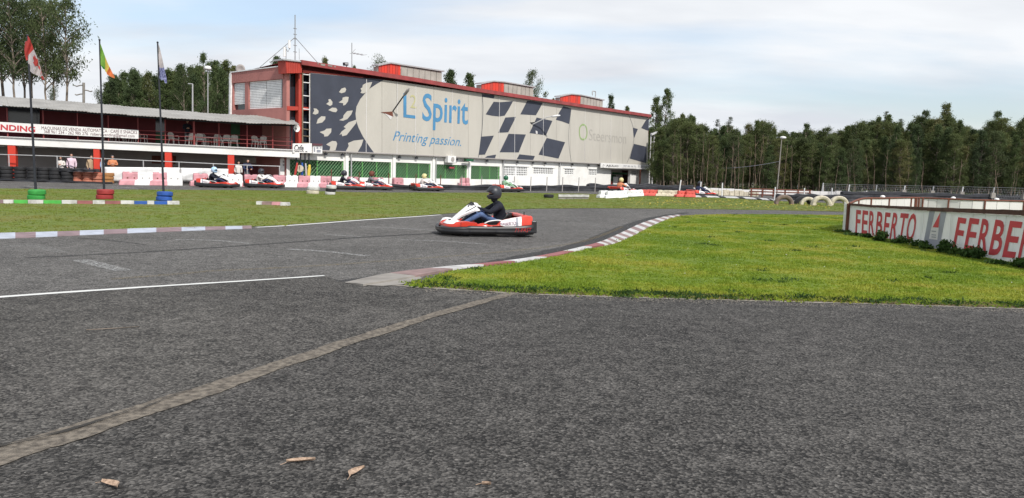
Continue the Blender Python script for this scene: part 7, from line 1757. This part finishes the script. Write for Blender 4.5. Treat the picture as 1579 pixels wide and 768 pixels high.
for x0, x1, st, D, dv, ya, yb, row in ((1016, 1660, 13, 80, 2, 8, 34, 'front'), (1013, 1670, 11, 87, 2, -4, 12, 'second'), (975, 1680, 12, 95, 2, 0, 12, 'third'), (975, 1700, 12, 104, 3, 2, 14, 'back')):
    x = x0
    while x < x1:
        k = 'broad' if R_.random() < .55 else 'wood'; D_ = D if x > 1010 else max(D, 103)
        tree(k, x + R_.uniform(-5, 5), D_ + R_.uniform(-dv, dv), np.interp(x, sky_x, sky_y) + R_.uniform(ya, yb), ('broad pale green' if k == 'broad' else 'pointed dark green') + ' tree in the ' + row + ' row of the wood behind the circuit', ('broad' if k == 'broad' else 'pointed') + ' trees in the ' + row + ' row of the wood', wid=R_.uniform(.85, 1.3)); x += st * R_.uniform(.75, 1.25)
for px, yt, k, lab in ((1007, 148, 'tall', 'feathery tall tree close to the end of the building, left of its taller twin'), (1022, 135, 'tall', 'tallest feathery tree rising just right of the building'), (1047, 174, 'tall', 'bushy tree right of the two tall feathery ones'), (1069, 178, 'wood', 'rounded treetop on the slope of the skyline left of the bare twisted tree'),
                       (1117, 178, 'wisp', 'bare twisted treetop standing alone above the skyline'), (1104, 182, 'wisp', 'thin crooked treetop left of the bare twisted one'), (1167, 184, 'wood', 'dark conical treetop in the middle of the skyline'), (1238, 189, 'tall', 'tall dark treetop above the lamp post'), (1299, 192, 'wood', 'treetop above the left corner of the enclosure'),
                       (1321, 184, 'wisp', 'thin tuft above the skyline left of the leafy pair'), (1348, 178, 'wood', 'broad leafy top left of the slender one'), (1363, 169, 'wisp', 'slender feathery top between two broad ones'), (1377, 181, 'wisp', 'small feathery top right of the slender one'), (1417, 168, 'tall', 'tall full tree left of the highest tree on the right'), (1449, 158, 'tall', 'highest tree on the right skyline'),
                       (1474, 184, 'wood', 'tree on the right shoulder of the highest tree'), (1531, 169, 'tall', 'pointed tall tree near the right edge'), (1573, 177, 'tall', 'feathery tree at the right edge of the photograph')):
    tree(k, px, (86.5 if k != 'wisp' else 92) if px > 1030 else 99, yt, lab, None, wid=.8 if k != 'wisp' else 1.0)
tree('wood', 1412, 77.5, 226, 'tree with a pale crooked trunk standing before the wood on the right', None, wid=.6)
SAP = []
for q in range(5):
    hh = 6.0; m_ = MB(); p_ = [Vector((0, 0, 0))]
    for i in range(1, 6): p_.append(Vector((p_[-1].x + R_.uniform(-.14, .14), p_[-1].y + R_.uniform(-.1, .1), hh * i / 5)))
    m_.tube(p_, [.045, .04, .035, .028, .02, .012], 5)
    for i in (3, 4): m_.tube([p_[i], p_[i] + Vector((R_.uniform(-.7, .7), R_.uniform(-.4, .4), .6))], [.02, .008], 4)
    me_ = bpy.data.meshes.new('sapling'); me_.from_pydata([tuple(v) for v in m_.v], [], m_.f); me_.materials.append(M['sapm']); SAP.append(me_)
for q in range(60):
    px_ = 1014 + 560 * (q + R_.random()) / 60 if q % 3 else 1014 + 180 * R_.random(); b_ = col(px_, R_.uniform(76.5, 79.5)); o = bpy.data.objects.new('sapling', SAP[q % 5]); link(o); o.location = b_; o.rotation_euler = (R_.uniform(-.06, .06), R_.uniform(-.12, .12), R_.uniform(0, 6)); k_ = R_.uniform(.5, 1.0); o.scale = (.9, .9, k_)
    tag(o, 'thin pale bare sapling at the front edge of the wood', 'sapling', 'bare saplings at the edge of the wood')
# leaf mass added behind to darken the wood, nobody could count it
cs = [(NP.uniform(20, 95), NP.uniform(106, 118), NP.uniform(.5, 5.5)) for _ in range(300)]
V = leaf_tris(cs, [(2.2, 1.5, 1.8)] * 300, 130, .5, .2, .5); o = tri_mesh('undergrowth', V, LEAFD, 'dark undergrowth deep in the wood'); o['category'] = 'undergrowth'
cs = [(NP.uniform(18.5, 78), NP.uniform(77, 84), NP.uniform(.0, .4)) for _ in range(200)]
V = leaf_tris(cs, [(.9, .6, .4)] * 200, 60, .2, .0, .5); V[:, 2] = np.abs(V[:, 2]); o = tri_mesh('undergrowth', V, LEAF, 'low scrub at the feet of the trees'); o['category'] = 'undergrowth'
# left: tall eucalyptus before the sky
for px, D, yt, k, w, lab in ((-22, 66, -30, 'euc', .9, 'tall eucalyptus at the left edge, mostly outside the photograph'), (8, 70, -18, 'euc', .95, 'tall eucalyptus with a dark crown near the left edge'), (28, 66, -8, 'euc', .85, 'tall eucalyptus behind the red and white flag'), (50, 72, -12, 'euc', .9, 'tall eucalyptus just right of the red and white flag'), (72, 68, 2, 'euc', .7, 'leaning eucalyptus between the flag and the clear sky'), (100, 67, -6, 'euc', .85, 'rightmost tall eucalyptus standing against the blue sky'), (88, 74, -2, 'euc', .75, 'tall eucalyptus left of the rightmost one'), (38, 78, 5, 'euc', .9, 'tall eucalyptus set back between two others')):
    tree(k, px, D, yt, lab, 'tall eucalyptus trees behind the balcony roof', wid=w)
tree('round', 88, 66, 134, 'small dark bush just above the balcony roof', None, 'bush', .45)
for i_, (px, yt) in enumerate(((166, 130), (178, 122), (193, 116), (203, 112), (213, 112), (224, 113), (240, 112), (257, 110), (268, 108), (279, 106), (292, 104), (308, 100), (325, 100), (342, 104), (352, 106), (185, 120), (215, 118), (248, 116), (283, 112), (315, 108))):
    tree('wood', px + R_.uniform(-3, 3), 84 + (i_ % 3) * 4, yt + R_.uniform(-12, 8), 'leafy green tree in the dense group behind the balcony roof', 'dense tree group behind the balcony roof', 'tree', 1.1)
for px, D, yt, k, w, lab in ((152, 84, 138, 'round', .5, 'low round tree at the left end of the tree line'), (172, 80, 122, 'wood', 1.1, 'round leafy tree below the green and red flag'), (186, 82, 118, 'wood', 1.1, 'leafy tree left of the conical one'), (208, 78, 110, 'wood', 1.2, 'conical tree between the two right flag poles'), (232, 80, 110, 'tall', .8, 'leafy tree just left of the right flag pole'), (250, 86, 118, 'wood', 1.2, 'tree behind the drooping blue flag'), (262, 80, 106, 'wood', 1.2, 'tree just right of the blue flag'), (286, 79, 102, 'round', .62, 'dense pointed tree left of the dome lamp'),
                             (303, 84, 112, 'wood', 1.1, 'tree behind the plain grey pole'), (318, 77, 80, 'tall', .75, 'tallest tree of the middle group with a tuft above the dome lamp'), (336, 80, 100, 'tall', .8, 'airy tree left of the building corner'), (348, 77, 106, 'wood', 1.1, 'tree beside the white corner of the building'), (362, 90, 100, 'wood', 1.0, 'treetop peeking over the end wall parapet'), (218, 88, 118, 'wood', 1.3, 'tree filling the gap behind the conical one'), (275, 88, 116, 'wood', 1.3, 'tree filling the gap left of the dense pointed one'), (196, 90, 126, 'wood', 1.2, 'lower tree behind the leafy pair'), (330, 88, 118, 'wood', 1.3, 'tree filling the gap behind the airy one')):
    tree(k, px, D, yt, lab, None, 'tree', w)
for px, D, yt, k, w, lab in ((427, 84, 85, 'wood', .9, 'treetop above the end wall left of the radio mast'), (497, 95, 86, 'wood', .7, 'small treetop right of the radio mast'), (546, 100, 100, 'wood', .5, 'tip of a tree under the television antenna'), (580, 98, 88, 'round', .55, 'dark rounded treetop left of the first roof box'), (694, 105, 106, 'wood', 1.0, 'left one of two treetops right of the first roof box'), (717, 105, 110, 'wood', 1.0, 'right one of two treetops right of the first roof box'),
                             (815, 100, 108, 'pine', .62, 'broad dark pine above the second roof box'), (852, 110, 150, 'wood', .6, 'tiny treetop left of the farthest roof box'), (937, 112, 145, 'tall', .6, 'feathery treetop right of the farthest roof box'), (966, 112, 162, 'wood', .7, 'low treetop near the far end of the roof')):
    tree(k, px, D, yt, lab, None, 'tree', w)
